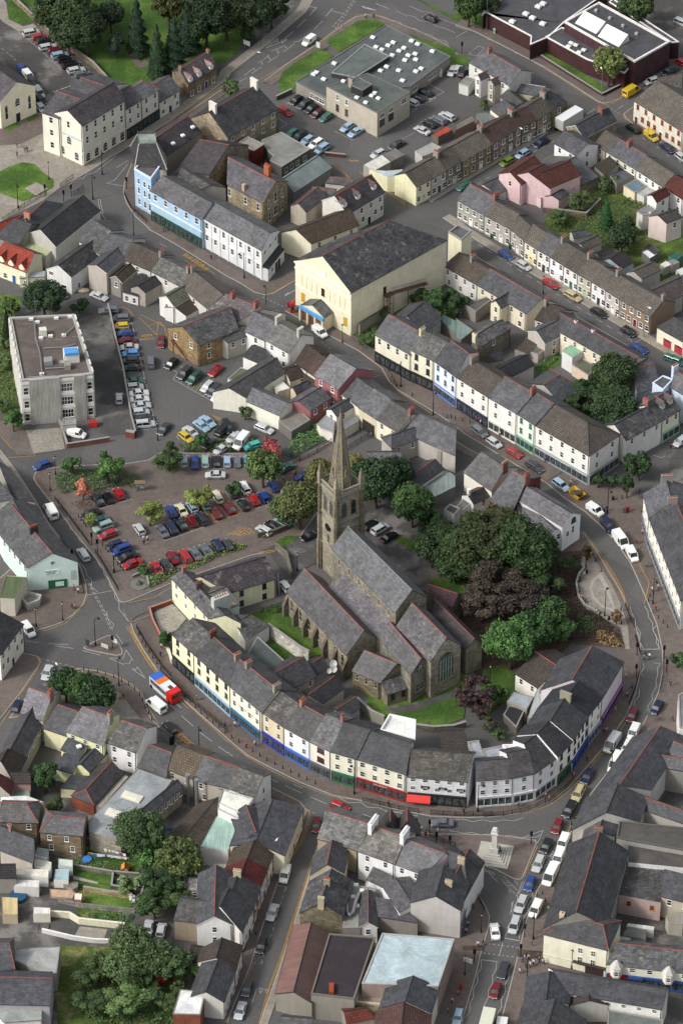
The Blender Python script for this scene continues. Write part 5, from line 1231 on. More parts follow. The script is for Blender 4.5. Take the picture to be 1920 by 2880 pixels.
# ---------- upper middle
E_=g(1280,0,15,1375,203,1480)+g(1280,640,205,-78,385,10,478,92,568,150,655,200,752,262,848,320,942,372,1040,432,1138,495,1345,610)
E_=E_[:2]+E_[3:]
R_=g(1280,0,100,1268,290,1372)+g(1280,640,420,-80,530,-20,640,35,745,92,838,152,935,205,1022,270,1120,325,1225,378,1430,500)
R_=R_[:2]+R_[2:]
T(0,0,1)
n_u=min(len(E_),len(R_))-1
LB=[('slate-roofed pale houses red ridged at top of long terrace',D(R='s5a5c63',rt=1,W='r9a948a',f=(4,4),ch=((.95,D(color='8a3a2c')),))),('brown-tiled houses with red-brown doors by slate ones',D(W='ra8a298',f=(3,3),R=TL)),('pair with grey-brown render and green wheelie bin outside',D(W='ra39a8c',f=(2,2))),('cream-yellow terraced house in long terrace',D(W='rdccf9a',f=(2,2),dcol='d9c98a')),('off-white terraced house with slates by cream-yellow one',D(W='rd6d4ca',f=(2,2),R='s57585b',dcol='2c2f33')),('bright white terraced house below slates',D(W='rdcdde0',f=(2,2),ch=(.02,))),('white terraced house with green door opposite silver car',D(W='rd8d8d4',f=(2,2),dcol='2e6a5a',ch=(.95,))),('sand-coloured terraced house with pale green door',D(W='rb5aa8c',f=(2,2),dcol='a9b890')),('white terraced house with dark blue door opposite red car',D(W='rd8d8d8',f=(2,2),dcol='2a2f3c')),('pink-grey terraced house with white door',D(W='rb8aca4',f=(2,2),ch=(.0,))),('grey-pink terraced house near black wheelie bins',D(W='rb0a29c',f=(2,2),dcol='5a3a34')),('brown stone end house with tall gable at foot of long terrace',D(W='r8a6a48',f=(4,4),dcol='6a1f1a',ndoor=1,gr=None,ch=((.98,D(npot=2,w_=.8)),)))]
us=[D(label=l,**k)for l,k in LB[:n_u]]
if us:us[-1].update(LB[-1][1]);us[-1]['label']=LB[-1][0]
terrace(E_,R_,5.4,us,group='houses of long terrace',R=TL,W='rb5b0a6',dcol='e4e2dc',wc='e8e8e4',ww=1.05,back=1.0)
T(1280,640)
for A,B,C,he,R,W,lab in(((815,70),(940,45),[760,60,880,0],3.4,'s54565b','rb5b0a6','slate rear wing red ridged behind long terrace'),((900,150),(1008,100),[860,110,985,58],3.6,TL,'rd0d0cc','brown-tiled rear wing with white end behind long terrace'),((1010,215),(1085,190),[975,180,1045,150],3.0,'t403c3c','r8c8578','dark low rear wing between two paler ones'),((1145,280),(1228,232),[1060,210,1165,165],3.6,'t4c4848','r9fc0c8','rear wing with pale blue end wall'),((1285,350),(1412,290),[1215,290,1390,248],4.2,TL,'rb5b0a6','broad grey rear wing with lattice window'),((1440,520),(1568,460),[1340,430,1568,350],4.6,'t5a5452','ra39c90','long tiled wing behind brown end house')):
 house(A,B,C,he,R,W,'rear_wing',lab,'house',gr=(1,),pc=30)
flat([1285,165,1345,135,1410,165,1340,210],2.4,'fdfe2e2','r6b675f','shed','shed with bright white roof in long gardens','shed',par=0)
flat([1300,130,1345,110,1410,160,1370,180],2.5,'f3c3c3e','r6b675f','shed','black-roofed shed behind white-roofed one','shed',par=0)
flat([1410,250,1450,225,1490,250,1440,275],2.4,'fcfcfc8','r9b958a','shed','small pale shed near right edge gardens','shed',par=0)
flat([1470,190,1510,165,1568,190,1520,230],2.2,'f1f5a48','r2c6a50','shed','green-roofed garden shed by right edge','shed',par=0)
flat([1450,230,1500,215,1545,235,1490,260],2.3,'f7b7d77','ra39c90','shed','grey felt shed by green-roofed one','shed',par=0)
flat([1520,290,1568,270,1600,300,1550,330],2.6,'fc9c9c4','rb5b0a6','shed','white-roofed garden outhouse at right edge','shed',par=0)
house((1390,685),(1568,785),[1500,625,1660,700],4.2,'s4a4a4c','rddd6b4','garage_building','cream garage building with two red doors at right edge','garage',pc=20)
GB=D(LAST);ang=an(GB['u'])
for fx in(.42,.85):door(GB['root'],GB['a'].lerp(GB['b'],fx),ang,'a83240',2.4,2.4)
house((-80,260),(155,395),[30,170,232,290],5.0,'t665c52','rcfccc2','terraced_house','brown-tiled pair with chimney above slate-roofed block','house',f=(4,3),ch=(.45,))
house((155,395),(488,590),[232,290,600,488],5.2,'s4b4e55','rd8caa4','terraced_block','cream block with long slates, brick-edged gable and gabled rear wing','house',f=(5,3),rt=1,gr=None,dcol='dcdcd6')
BL=LAST['root'];gab((243,515),(315,555),5.0,7,1.3,'s4b4e55','rddd2a8',root=BL,f=(1,1),verge=None);flat([60,525,245,465,250,490,140,575],3.4,'f55544f','r8a8070',root=BL,par=.05)
house((548,630),(660,668),[635,510,740,580],5.0,'t58504a','rb8b0a8','terraced_house','small brown-tiled house between cream block and slate row','house',f=(2,2),ch=(.02,))
house((725,720),(1195,985),[740,582,1245,905],6.2,'s4e5057','rd8c8a6','slate_row','long slate-roofed row with red ridge, cream backs and green-roofed balcony wing','house',f=(7,5),rt=1,gr=None,ch=((.2,D(color='c8c8c4',w_=.6,h=.5,npot=2)),(.42,D(color='c8c8c4',w_=.6,h=.6,npot=2))),pc=30)
SR=LAST['root'];flat([735,850,800,805,878,850,805,895],4.6,'f7fa88a','rd9d9d6',root=SR,par=0,fr={});flat([805,945,870,895,985,960,915,1015],3.0,'f5a5c4e','rd8b890',root=SR,par=.08)
gab((500,715),(618,800),4.6,11,1.8,'s55565a','rb8aca0',name='rear_wing',label='gabled rear wing with white bargeboard and slates in walled yard',verge=1,sf=(2,2))
RW=LAST['root'];flat([410,838,485,755,560,800,490,868],2.9,'t5a5248','r8c8578',root=RW,par=0);flat([505,852,555,810,612,840,570,872],2.6,'f5c5a50','rb8aca0',root=RW,par=.1)
house((150,830),(380,690),[125,745,330,640],5.2,'l5c5b5a','k807a6c','stone_wing','grey stone back building with old slates among courtyards','outbuilding',f=(1,0),ch=((.0,D(color='d9cf9a',w_=1.0,h=.8,npot=2)),))
flat([0,755,0,620,125,705,40,770],3.0,'m7d8f88','r7b756c','shed','long green-grey sheet metal roof behind street of shops','shed',par=0)
house((385,1025),(542,945),[300,975,490,875],4.4,'t45464a','rbdb8ac','rear_wing','long dark tiled wing with pale gable behind brown-tiled shop','house',gr=(1,))
house((715,1200),(870,1100),[560,1115,770,985],4.6,'s4c4e53','rb5b3a8','rear_hall','broad slate-roofed hall red ridged by green trees','hall',rt=1,hipR=.5,pc=25,back=1.0)
house((215,930),(330,905),[250,870,320,850],4.0,'s3f4147','rb0a48c','slate_outbuilding','dark slate outbuilding behind chimney of blue-grey shop','outbuilding',pc=30)
T(640,640)
e=g(640,640,1015,735,1262,875,1420,915)+g(1280,640,(12,1030),(232,1170),(425,1280),(682,1440),(940,1568+20))
r_=g(640,640,1110,598,1345,735,1500,820)+g(1280,640,110,925,335,1030,560,1140,680,1215,930,1360)
T(0,0,1)
house(e[0],e[1],[r_[0],r_[1]],7.6,'s5b5d62','rdcd7b4','shop','cream corner shop with black arched shopfront below cinema garden','shop',f=(4,),shop='1c1c1c',rt=1,ch=((.97,D(color='c9b98a',npot=5,potm='potc')),),wh=1.7,stext=None)
q=g(640,640,1262,842,1420,915);q2=g(640,640,1378,708,1500,800)
house(q[0],q[1],[q2[0],q2[1]],8.8,'l62625c','rdcd7b4','shop','cream shop with lichened slates and black shopfront by scooter','shop',f=(2,2),shop='1f1f20',wh=1.6,wc='2a2a2a')
q=g(640,640,1425,918,1568,990);q=[q[0],g(1280,640,10,1030)[0]];q2=[g(640,640,1530,790)[0],g(1280,640,100,860)[0]]
house(q[0],q[1],[q2[0],q2[1]],8.8,'s4b4e55','rdcdedf','shop','white shop with pale blue windows and blue shopfront','shop',f=(3,3),shop='5a7ab8',wc='9ab4d2',wh=1.6,rt=1,sign='b9b4c8')
T(1280,640)
house((12,1030),(232,1170),[110,925,335,1030],8.8,'t57504a','rdcdad0','shop','white shop with brown tiles and navy shopfront','shop',f=(3,3),shop='1f2440',sign='1f2440',ch=((.02,D(w_=2.2)),))
house((232,1170),(425,1280),[335,1030,545,1140],8.8,'s4e5057','rdcdad0','shop','white shop red ridged and white fascia near two parked cars','shop',f=(2,2),shop='d8d4cc',rt=1,ch=((.97,D(color='8a4030')),))
house((425,1280),(550,1360),[555,1142,680,1215],8.6,'s4e5057','rdcdad0','shop','white shop with mint green windows and mint shopfront','shop',f=(2,2),shop='7fb096',wc='8fc0a4',rt=1,wh=1.6)
house((550,1360),(925,1568+5),[680,1215,930,1362],8.4,'t5d5650','rdcdad0','corner_shop','large white corner department store with brown hipped tiles and glazed shopfront','shop',f=(5,5),shop='8a9498',hipR=1.0,wh=1.5,gr=(2,2),stext=None,sign='b9bdbd')
CS=D(LAST);sfr=[o for o in CS['root'].children if o.name.startswith('shopfront')][0]
text('BURTON',[c for c in sfr.children if c.name.startswith('sign')][0],V3(((CS['b']-CS['a']).length*.72,-.3,2.48)),.42,'55585a')
shopfront(CS['root'],CS['b'],CS['bb'],'8a9498','b9bdbd')
house((1175,1465),(1430,1325),[1100,1360,1320,1235],6.6,'l4a4a4d','rdad8cf','side_shop','white side building with dark slates along street below big trees','shop',f=(3,),ww=.85)
house((1430,1325),(1550,1252),[1320,1235,1445,1120],6.6,'l4a4a4d','rddd6ac','side_shop','yellow-cream shop with two attic dormers and green shopfront','shop',f=(2,),shop='8fb49c',ch=((.05,D(color='8a4a3a',npot=6)),),wh=1.5)
SS=D(LAST);dormerw(SS,.35,.45,W='9a9a9a');dormerw(SS,.8,.45,W='9a9a9a')
house((1250,1145),(1410,1090),[1250,1000,1350,920],5.4,'s54565a','r8a93a8','rear_house','slate building with blue-grey wall below slate row','house',pc=22,rt=1)
house((1490,1100),(1640,1190),[1440,1030,1600,950],8.0,'s5a5c61','rb4c8e2','pale_blue_building','pale blue building with stepped gable and chimneys at right edge','house',rt=1,ch=((.0,D(color='b4c8e2',w_=1.6)),),pc=34)
PB=LAST['root'];flat([1358,1070,1430,1020,1500,1045,1430,1120],8.6,'s5a5c61','rb4c8e2',root=PB,par=.3,parcol='b4c8e2')
T(640,640)
house((850,447),(1508,84),[662,200,1100,-55],12.6,'l44454a','rdcd3a8','theatre','cream cinema hall with pediment, small portico and long dark slates','cinema',pc=33,rt=1,verge=None,gl=None)
TH=D(LAST);R=TH['root'];P,Q=TH['ba'],TH['a'];u=(Q-P).normalized();ang=an(u);nn=pn(u)
L_=(Q-P).length
for fx in(.14,.9):window(R,P.lerp(Q,fx)+Z(2.2),ang,1.3,2.6,'1','d8cf9a')
for fx in(.14,.9):
 m_=MB();c=P.lerp(Q,fx);m_.obox(c+nn*.04,u,nn,.5,.04,2.5,4.6);m_.mk('panel',['matt'],R,'c99a1c')
window(R,P.lerp(Q,.5)+Z(7.2),ang,1.0,2.0,'1','5a2020')
for fx in(.12,.2,.3,.38,.62,.7,.8,.88):bo('pilaster','r',R,'dcd3a8',P.lerp(Q,fx)+nn*.05,u,nn,.12,.05,6.6,9.8)
band(TH,'ba','a',10.6,11.0,'e4dcb8',out=.25);band(TH,'ba','a',5.9,6.1,'e4dcb8',out=.15);band(TH,'ba','a',12.35,12.7,'e4dcb8',out=.4);band(TH,'a','b',5.6,5.75,'cfc59a',out=.06)
m_=MB();c=P.lerp(Q,.5)+nn*.06
vs=[c+u*cos(t)*1.1+nn*k+Z(13.6+1.1*sin(t))for k in(0,.08)for t in[6.2832*i/16 for i in range(16)]]
m_.add(vs,[tuple(reversed(range(16,32)))]+[(i,(i+1)%16,16+(i+1)%16,16+i)for i in range(16)]);m_.mk('roundel',['r'],R,'e4dcc0')
c0=P.lerp(Q,.28)+nn*3.0;c1=P.lerp(Q,.68)+nn*3.0
gabw(c0,c1,-nn,4.2,3.0,1.7,'s57585c','rd9cfa4',root=R)
for i in range(4):
 bo('column','r',R,'d6c79c',c0.lerp(c1,i/3)+nn*.5,u,nn,.22,.22,.1,4.0)
bo('sign_board','matt',R,'4f93cf',(c0+c1)/2+nn*.5,u,nn,(c1-c0).length/2+.3,.3,3.6,4.2)
for k in range(3):bo('door','matt',R,'6b4632',c0.lerp(c1,(k+.5)/3)+nn*.06,u,nn,.9,.04,.3,2.7)
flat([1520,30,1590,-20,1680,20,1610,85],8.5,'f5a5a5c','rdcd3a8',root=R)
window(R,TH['a'].lerp(TH['b'],.35)+Z(7.0),an(TH['u']),.9,2.0,'1','8a2a2a')
def fire_escape():
 ua=(TH['b']-TH['a']).normalized();na=V3((ua.y,-ua.x,0));s0=TH['a'].lerp(TH['b'],.33)+na*.9;r=thing('fire_escape',s0,'rusty red iron fire escape on long wall of cream cinema hall','fire escape')
 m_=MB()
 for dx in(0,2.0):
  for dy in(-.6,.6):m_.tube([s0+ua*dx+na*dy,s0+ua*dx+na*dy+Z(7)],.07,5)
 for z in(1,2.6,4.2,5.8):
  for dy in(-.6,.6):m_.tube([s0+na*dy+Z(z),s0+ua*2+na*dy+Z(z+1.4)],.04,4);m_.tube([s0+ua*2+na*dy+Z(z),s0+na*dy+Z(z+1.4)],.04,4)
 m_.mk('frame',['matt'],r,'5a2f30');bo('landing','matt',r,'4a3a3c',s0+ua*1.0,ua,na,1.2,.7,6.9,7.0)
 a=s0+ua*2.2+Z(6.9);b_=s0+ua*13+Z(4.2);m_=MB()
 for dy in(-.55,.55):m_.tube([a+na*dy,b_+na*dy],.06,4)
 for i in range(24):q=a.lerp(b_,i/23);m_.obox(q,ua,na,.14,.55,q.z,q.z+.04)
 m_.mk('stair',['matt'],r,'5a3436');m_=MB()
 for dy in(-.55,.55):
  m_.tube([a+na*dy+Z(1),b_+na*dy+Z(1)],.035,4)
  for i in range(18):q=a.lerp(b_,i/17)+na*dy;m_.tube([q,q+Z(1)],.02,4)
 m_.mk('handrail',['matt'],r,'5a3436')
 m_=MB()
 for i in(6,12):q=a.lerp(b_,i/13);m_.tube([(q.x,q.y,0),q],.08,5)
 m_.mk('leg',['matt'],r,'5a2f30')
fire_escape()
wallrun([905,740,1045,640,1240,520,1330,470],'high grey retaining wall under cream cinema hall',3.0,.5,'r8a857a','retaining_wall',cop='5a574f')
T(0,0,1)
a_=g(0,0,1395,1498);b_=g(640,640,236,158);c1=g(640,0,-60,1390);c2=g(640,640,332,12)
house(a_[0],b_[0],[g(640,640,-130,-150)[0],c2[0]],8.4,'s66686b','rd6d7d8','hall','white classical stucco hall with pediment, pilasters and grey slates','hall',f=(7,7),ww=1.0,wh=1.5,fh=3.4,pc=26,style=('a','1'),gr=(3,0),drop_=.9)
WHL=D(LAST);band(WHL,'a','b',4.2,4.5,'d9dadb',out=.12);band(WHL,'b','bb',4.3,4.6,'d9dadb',out=.12);band(WHL,'a','b',7.9,8.3,'d9dadb',out=.3);band(WHL,'b','bb',7.9,8.3,'d9dadb',out=.3)
for fx in[i/7 for i in range(8)]:
 P,Q=WHL['a'],WHL['b'];u,nn=un(P,Q);bo('pilaster','r',WHL['root'],'d9dadb',P.lerp(Q,min(.99,max(.01,fx)))+nn*.08,u,nn,.2,.08,.0,7.9)
P,Q=WHL['b'],WHL['bb'];u,nn=un(P,Q);angw=an(u)
m_=MB();m_.add([e3(P+nn*.02,4.2),e3(Q+nn*.02,4.2),e3(Q+nn*1.6,3.5),e3(P+nn*1.6,3.5),e3(P+nn*.02,4.05),e3(Q+nn*.02,4.05),e3(Q+nn*1.6,3.35),e3(P+nn*1.6,3.35)],[(0,3,2,1),(4,5,6,7),(3,7,6,2),(0,4,7,3),(1,2,6,5)]);m_.mk('canopy_roof',['s'],WHL['root'],'3c3d41')
bo('portico','r',WHL['root'],'d2d3d4',(P+Q)/2+nn*.75,u,nn,(Q-P).length/2,.72,0,3.3)
for fx in(.5,.66):door(WHL['root'],P.lerp(Q,fx)+nn*1.5,angw,'1b2340',1.3,2.7)
window(WHL['root'],P.lerp(Q,.25)+nn*1.49+Z(1.4),angw,1.0,1.3)
T(640,640)
house((575,108),(905,-20),[485,25,700,-90],5.4,'t55493e','rddd7b0','cream_house','cream house with brown tiles between white hall and cinema','house',f=(3,3),verge=None)
T(0,0)
house((1035,1310),(1390,1510),[1115,1215,1468,1398],8.6,'s5f5d5f','r7fb0d2','shop','sky blue shop row with white window surrounds and dark green shopfronts','shop',f=(5,0),wh=1.7,fh=3.2,ww=1.1,shop='1f4a38',wc='dfe4e6',pc=28)
BS=D(LAST);band(BS,'a','b',4.9,5.2,'c8d8e0',out=.15)
T(0,0)
flat([925,1165,1000,1090,1100,1150,1040,1232],10.6,'f5b585a','r79add3',root=None,name='corner_tower',label='sky blue corner building with arched windows under mansard tower',cat='shop',par=.5,parcol='b8cfe0')
CTW=D(LAST);fc=facing(CTW)
for i,nx,L_ in fc:
 if L_>2:
  for z,s in((7.2,'1'),(4.4,'a'),(1.2,'a')):wallwin(CTW,i,(.25,.6,.88)if L_>5 else(.5,),z,.9,1.5,s,'e4e6e6')
def mansard():
 b0=[v2(U(p,11.0))for p in((925,1165),(905,990),(1075,955),(1150,1150))];t0=[v2(U(p,15.0))for p in((958,990),(948,925),(1068,920),(1078,985))];mb=MB()
 bb=[v2(U(p,10.2))for p in((928,1160),(895,1010),(1075,955),(1150,1170))]
 mb.add([(p.x,p.y,10.2)for p in bb]+[(p.x,p.y,15.0)for p in t0],[(0,1,5,4),(1,2,6,5),(2,3,7,6),(3,0,4,7)]);mb.mk('mansard_roof',['s'],CTW['root'],'3f3d40')
 mb=MB()
 for p,q in zip(bb,t0):mb.tube([(p.x,p.y,10.3),(q.x,q.y,15.1)],.14,5)
 mb.mk('hip_flashing',['lead'],CTW['root']);mb=MB();mb.add([(p.x,p.y,15.05)for p in t0],[(0,1,2,3)]);mb.mk('deck',['f'],CTW['root'],'8a958a')
 mb=MB()
 for i in range(4):
  a,b_=t0[i],t0[(i+1)%4]
  for z in(15.3,15.9):mb.tube([(a.x,a.y,z),(b_.x,b_.y,z)],.05,4)
  for k in range(9):q=a.lerp(b_,k/9);mb.tube([(q.x,q.y,15.0),(q.x,q.y,15.9)],.03,4)
 mb.mk('cresting',['matt'],CTW['root'],'5f6a62')
mansard()
house((1145,1070),(1385,905),[1085,945,1290,800],8.4,PS,'r8a8478','shop','dark purple slates with three rooflights behind mansard tower','shop',rt=1,pc=34)
BK=D(LAST)
for x,y in((1192,985),(1260,930),(1328,872)):rooflight(BK['root'],(x,y),10.2,.6,.9,.9,.3)
house((1225,1160),(1440,1200),[1390,940,1568,1010],8.0,'s413a40','k8a8070','assembly_hall','large dark slate hall roof red ridged behind blue shops','hall',pc=30,rt=1)
house((1150,1210),(1340,1325),[1225,1165,1470,1260],6.8,'l5d5c5a','r9b958a','rear_shop_wing','grey slate wing with white valley between hall and blue shops','shop',pc=25)
T(0,640)
T(0,0)
T(0,640)
house((383,130),(690,-118),[270,12,585,-218],5.6,'s3e3f42','rb3b0a6','workshop_hall','dark slate hall with pale gable by red-roofed houses','hall',verge=1,pc=33)
WS=LAST['root'];flat([148,118,225,52,370,138,318,195],3.8,'ma8b088','rb5b3a6',root=WS,par=0)
house((490,340),(690,195),[410,265,660,68],5.0,'l48494a','rd6d6d2','white_workshop','white gabled workshop with dark garage openings and mossy slates','workshop',f=(0,2),verge=1,gl=None)
WW=D(LAST)
for fx,z,w_,h_ in((.18,3.8,1.3,1.0),(.25,.1,1.5,1.8),(.68,.1,1.5,2.0)):
 P,Q=WW['ba'],WW['a'];u=(Q-P).normalized();window(WW['root'],P.lerp(Q,fx)+Z(z),an(u),w_,h_)
gab((608,262),(733,312),6.4,9,1.0,'s4a4c51','rb5a89a',name='gabled_house',label='pinkish-grey gabled back building with slates and white bargeboard',verge=1,sf=None)
gab((757,345),(840,378),4.6,9,1.2,'t4e463e','r8f8a80',name='gabled_outbuilding',label='small grey gabled outbuilding with brown tiles and white bargeboard',cat='outbuilding',verge=1,f=(1,0))
house((1000,445),(1120,375),[955,405,1098,310],4.2,'s413c40','ra3988c','narrow_outbuilding','narrow outbuilding with dark slates behind steel flue','outbuilding')
house((845,440),(950,470),[965,320,1000,330],2.8,'t454145','rd0cec8','low_outbuilding','low white outbuilding with long brown sloping roof','outbuilding',f=(0,2),back=.1,pc=20)
gab((1098,480),(1200,545),5.0,9,1.6,'t6f7462','rd8d8d4',name='green_roofed_house',label='white gabled back house with sage green ribbed roof',verge=1,f=(1,1))
GR=D(LAST)
house((1280,605),(1390,545),[1208,550,1318,490],3.6,'t50463f','rd8d8d4','brown_lean_to','small brown-tiled wing attached to sage green roofed house','house',pc=22)
e=[(545,90),(680,175),(845,215),(1045,300),(1240,400),(1430,555)];r_=[(640,-50),(770,20),(905,100),(1115,195),(1305,310),(1568,450)]
terrace(e,r_,6.2,[D(label='grey stone-slated shop back at upper end of main street row',R='l5c5d60'),D(label='slate blue-grey shop back by lichened one',R='s5a5c62'),D(label='brown-tiled shop back with chimney on ridge',R='t655c54',ch=((.98,{}),)),D(label='pale slate shop back with cream chimney',R='l74726c',ch=((.95,D(color='8f8a70')),)),D(label='brown and slate shop back by green roof',R='t6a625c',ch=((.0,{}),))],group='backs of the main street shops',W='rc4c0b4',name='shop',cat='shop',f=(1,),pc=30)
T(640,640)
T(0,640);house((1430,555),(1640,640),[1568,450,1790,570],6.2,'p6a5e62','rb0a89c','shop','shop back with patchy purple slates and red brick chimneys','shop',rt=1,ch=((.2,D(color='8a4030',npot=4)),(.85,D(color='8a4030',npot=4))),pc=30)
T(0,640)
house((1370,810),(1640,700),[1280,700,1568,530],6.2,'l55565a','k8f7a58','stone_hall','tan stone hall with old slates, red ridge and by iron stair','hall',f=(2,2),rt=1,gl=(2,),pc=30)
SH=D(LAST)
def stair(label,p0,p1,z0_,z1_,col):
 a=v2(U(p0,z0_));b_=v2(U(p1,z1_));a.z=z0_;b_.z=z1_;r=thing('outside_stair',(a.x,a.y,0),label,'stairs');u=v2(b_-a).normalized();n_=V3((-u.y,u.x,0));m_=MB();k=12
 for i in range(k):q=a.lerp(b_,i/(k-1));m_.obox(q,u,n_,.16,.55,q.z-.05,q.z)
 m_.mk('treads',['matt'],r,col);m_=MB()
 for s in(-.55,.55):
  m_.tube([a+n_*s,b_+n_*s],.07,4);m_.tube([a+n_*s+Z(1),b_+n_*s+Z(1)],.04,4)
  for i in range(7):q=a.lerp(b_,i/6)+n_*s;m_.tube([q,q+Z(1)],.025,4)
 m_.mk('handrail',['matt'],r,col);m_=MB();m_.tube([(b_.x,b_.y,0),b_],.08,5);m_.mk('leg',['matt'],r,col)
stair('red iron by stair on gable of tan stone hall',(1300,905),(1190,770),.2,3.8,'6b2a20')
T(0,640)
flat([65,622,510,600,640,1012,150,1058],12.2,'f5d544f','rb5b2a8','office_block','three-storey concrete office block with cluttered flat roof and ribbed grey panels','office block',par=.45,pw=.55,parcol='9d9a92')
OB=D(LAST);R=OB['root'];fc=facing(OB);i0=max(fc,key=lambda t:t[2]if abs(t[1])<.6 else 0)[0];P,Q=OB['ps'][i0],OB['ps'][(i0+1)%4];u,nn=un(P,Q);L_=(Q-P).length;ang=an(u)
for f0,f1 in((.1,.53),(.73,.89)):
 bo('concrete_panel','m',R,'a5a39c',P.lerp(Q,(f0+f1)/2)+nn*.2,u,nn,L_*(f1-f0)/2,.19,.02,12.5)
for z in(8.3,4.6,1.0):
 for fx,w_ in((.585,1.2),(.665,1.2)):window(R,P.lerp(Q,fx)+Z(z),ang,1.35,2.2,'s')
 window(R,P.lerp(Q,.05)+Z(z),ang,1.2,2.0);window(R,P.lerp(Q,.945)+Z(z),ang,1.2,2.0)
for z in(3.6,7.3,11.2):bo('band','r',R,'d9d6ca',P.lerp(Q,.5)+nn*.06,u,nn,L_/2,.06,z,z+.7)
sides=[(i,OB['ps'][i],OB['ps'][(i+1)%4])for i in range(4)]
for i,a,b_ in sides:
 uu=(b_-a).normalized();n2=V3((uu.y,-uu.x,0))
 if abs(n2.x)>.8:
  for k in range(8):
   bo('pier','r',R,'cfcbbf',a.lerp(b_,(k+.5)/8)+n2*.15,uu,n2,.9,.15,0,12.7)
def rbox(L,p,z,w_,d_,h,col,name='roof_plant',mat='matt',parent=None):
 c=v2(U(p,z));u=(L['ps'][1]-L['ps'][0]).normalized();v=V3((-u.y,u.x,0));m_=MB();m_.obox(c,u,v,w_/2,d_/2,z-.15,z+h);return m_.mk(name,[mat],L['root'],col)
rbox(OB,(492,905),12.2,3.4,2.6,2.3,'d8d8d2','plant_room','r');o=rbox(OB,(490,858),14.5,3.0,2.0,.5,'4f93cf','blue_tank_cover')
rbox(OB,(297,735),12.2,1.6,1.4,1.6,'cfcfc0','air_handler');rbox(OB,(466,965),12.2,1.3,1.4,1.2,'8c867a','roof_hatch','r');rbox(OB,(333,930),12.2,1.8,1.8,1.0,'8a8c8e','condenser');rbox(OB,(432,940),12.2,1.2,1.0,.7,'8a8c8e','condenser')
for x,y in((215,632),(258,652),(388,625),(483,615),(440,742),(282,762),(348,748),(288,1010)):rbox(OB,(x,y),12.2,1.0,.6,.35,'dcdcd8','roof_vent')
m_=MB()
for pts in([235,640,245,760,275,860,290,1010],[300,830,440,822,520,800],[440,740,520,670],[190,1030,400,1020],[310,970,480,960]):
 m_.tube([U(p,12.5)for p in pr(pts)],.13,5)
m_.mk('service_pipes',['steel'],R);m_=MB()
for x,y,h in((247,625,6),(180,720,3),(275,850,3.5),(400,815,2.2),(520,800,2.5)):c=U((x,y),12.1);m_.tube([c,c+Z(h)],.06,5);m_.tube([c+V3((-.7,0,h*.8)),c+V3((.7,0,h*.8))],.04,4)
m_.mk('aerials',['steel'],R)
flat([430,1320,520,1312,525,1350,430,1360],3.0,'f8a8880','r9d988c',root=R,par=.2)
wallrun([935,1440,905,1330,880,1180,850,1000,820,880,790,760,765,640,745,560],'brown fence wall between service yard and long row of parked cars',1.6,.25,'k5b5248','boundary_wall')
wallrun([465,1520,420,1370,405,1350],'low yard wall left of white van',1.2,.3,'k8a7a66','yard_wall');wallrun([465,1520,600,1500,725,1480,755,1475],'panelled brick yard wall behind the white van',1.3,.3,'b7d5a4a','yard_wall');wallrun([870,1440,930,1450],'red brick pier at the end of the fence wall',1.7,.8,'b8a4a3c','gate_pier')
T(0,640)
house((-60,210),(185,305),[30,100,235,175],4.6,'ta64a3c','rddd8a8','cottage','cream cottages with bright orange-red tiles and gabled dormers','house',f=(0,3),dcol='2a5a9a',gr=None,pc=36)
CO=D(LAST)
for fx in(.28,.55,.85):dormerw(CO,fx,.02,w_=1.6,h=.9,rise=1.0,R='a64a3c',rm='t',W='ddd8a8')
house((135,345),(300,335),[150,300,315,310],2.8,'f9fa4a6','rddd8a8','extension','flat-roofed cream extension below orange-red roof','extension',f=(0,2),mono=True,pc=5)
house((-40,60),(130,110),[100,-60,215,-20],5.4,'s3f3f43','r8a8478','slate_house','dark slates above orange-red cottages','house',pc=30)
T(0,0)
house((250,1568),(430,1400),[140,1500,350,1395],6.0,'s4b4d52','rc9c3a8','corner_house','house with red hip tiles and brick chimney by main road','house',rt=1,ch=((.1,D(color='b05a3c',npot=5)),),pc=30)
house((-40,1620),(120,1560),[-60,1560,150,1500],6.0,'ta64a3c','rd9cfa4','cottage','orange-red gabled roof at left edge beneath road railing','house',pc=35)
# ---------- middle cluster south of the upper street
def hs(A,B,C,he,R,W,label='',name='house',cat='house',**k):return house(A,B,C,he,R,W,name,label,cat,**k)
T(640,640)
hs((125,715),(262,780),[175,580,345,650],6.0,'s66646a',WH,'white back house with plum-grey slates by chimneyed one',f=(1,1))
hs((265,775),(425,865),[350,640,500,745],6.6,'s66665f',WH,'white two-storey house with two pale chimneys and blank end wall opposite white van',f=(2,2),ch=(.05,.95),chc='b0ab98',chw=1.7,chh=1.8,chp=0)
hs((0,790),(145,740),[-60,740,120,680],4.8,'s5b5a5e','ra39c90','grey rendered wing with slates left of chimneyed house',f=(2,))
hs((105,885),(265,955),[160,820,270,850],3.4,'s434449',WH,'low white wing with dark slates below chimneyed house',back=.3,pc=20)
hs((465,930),(550,990),[545,805,625,870],5.2,'t54463f','rd3cbb0','cream back house with chocolate brown tiles',f=(1,0))
hs((550,990),(610,1030),[625,870,690,915],5.2,'t5a4a42','rd3cbb0','narrow brown-tiled house between cream back house and red one')
gab((362,975),(430,1055),3.6,6,1.5,'t54463f','rd3cbb0',label='small cream outbuilding with brown tiles by white flat roof',cat='outbuilding',sf=(1,))
hs((600,1015),(765,1112),[715,868,880,975],6.6,'s6d6d71','r9a3a3e','bright red rendered house with grey slates',f=(2,2),gr=None,pc=32)
hs((570,1258),(707,1175),[480,1190,650,1108],4.4,'s5b5b60','r8f3438','smaller red rendered outbuilding before red house','outbuilding',f=(2,),gl=None,pc=28)
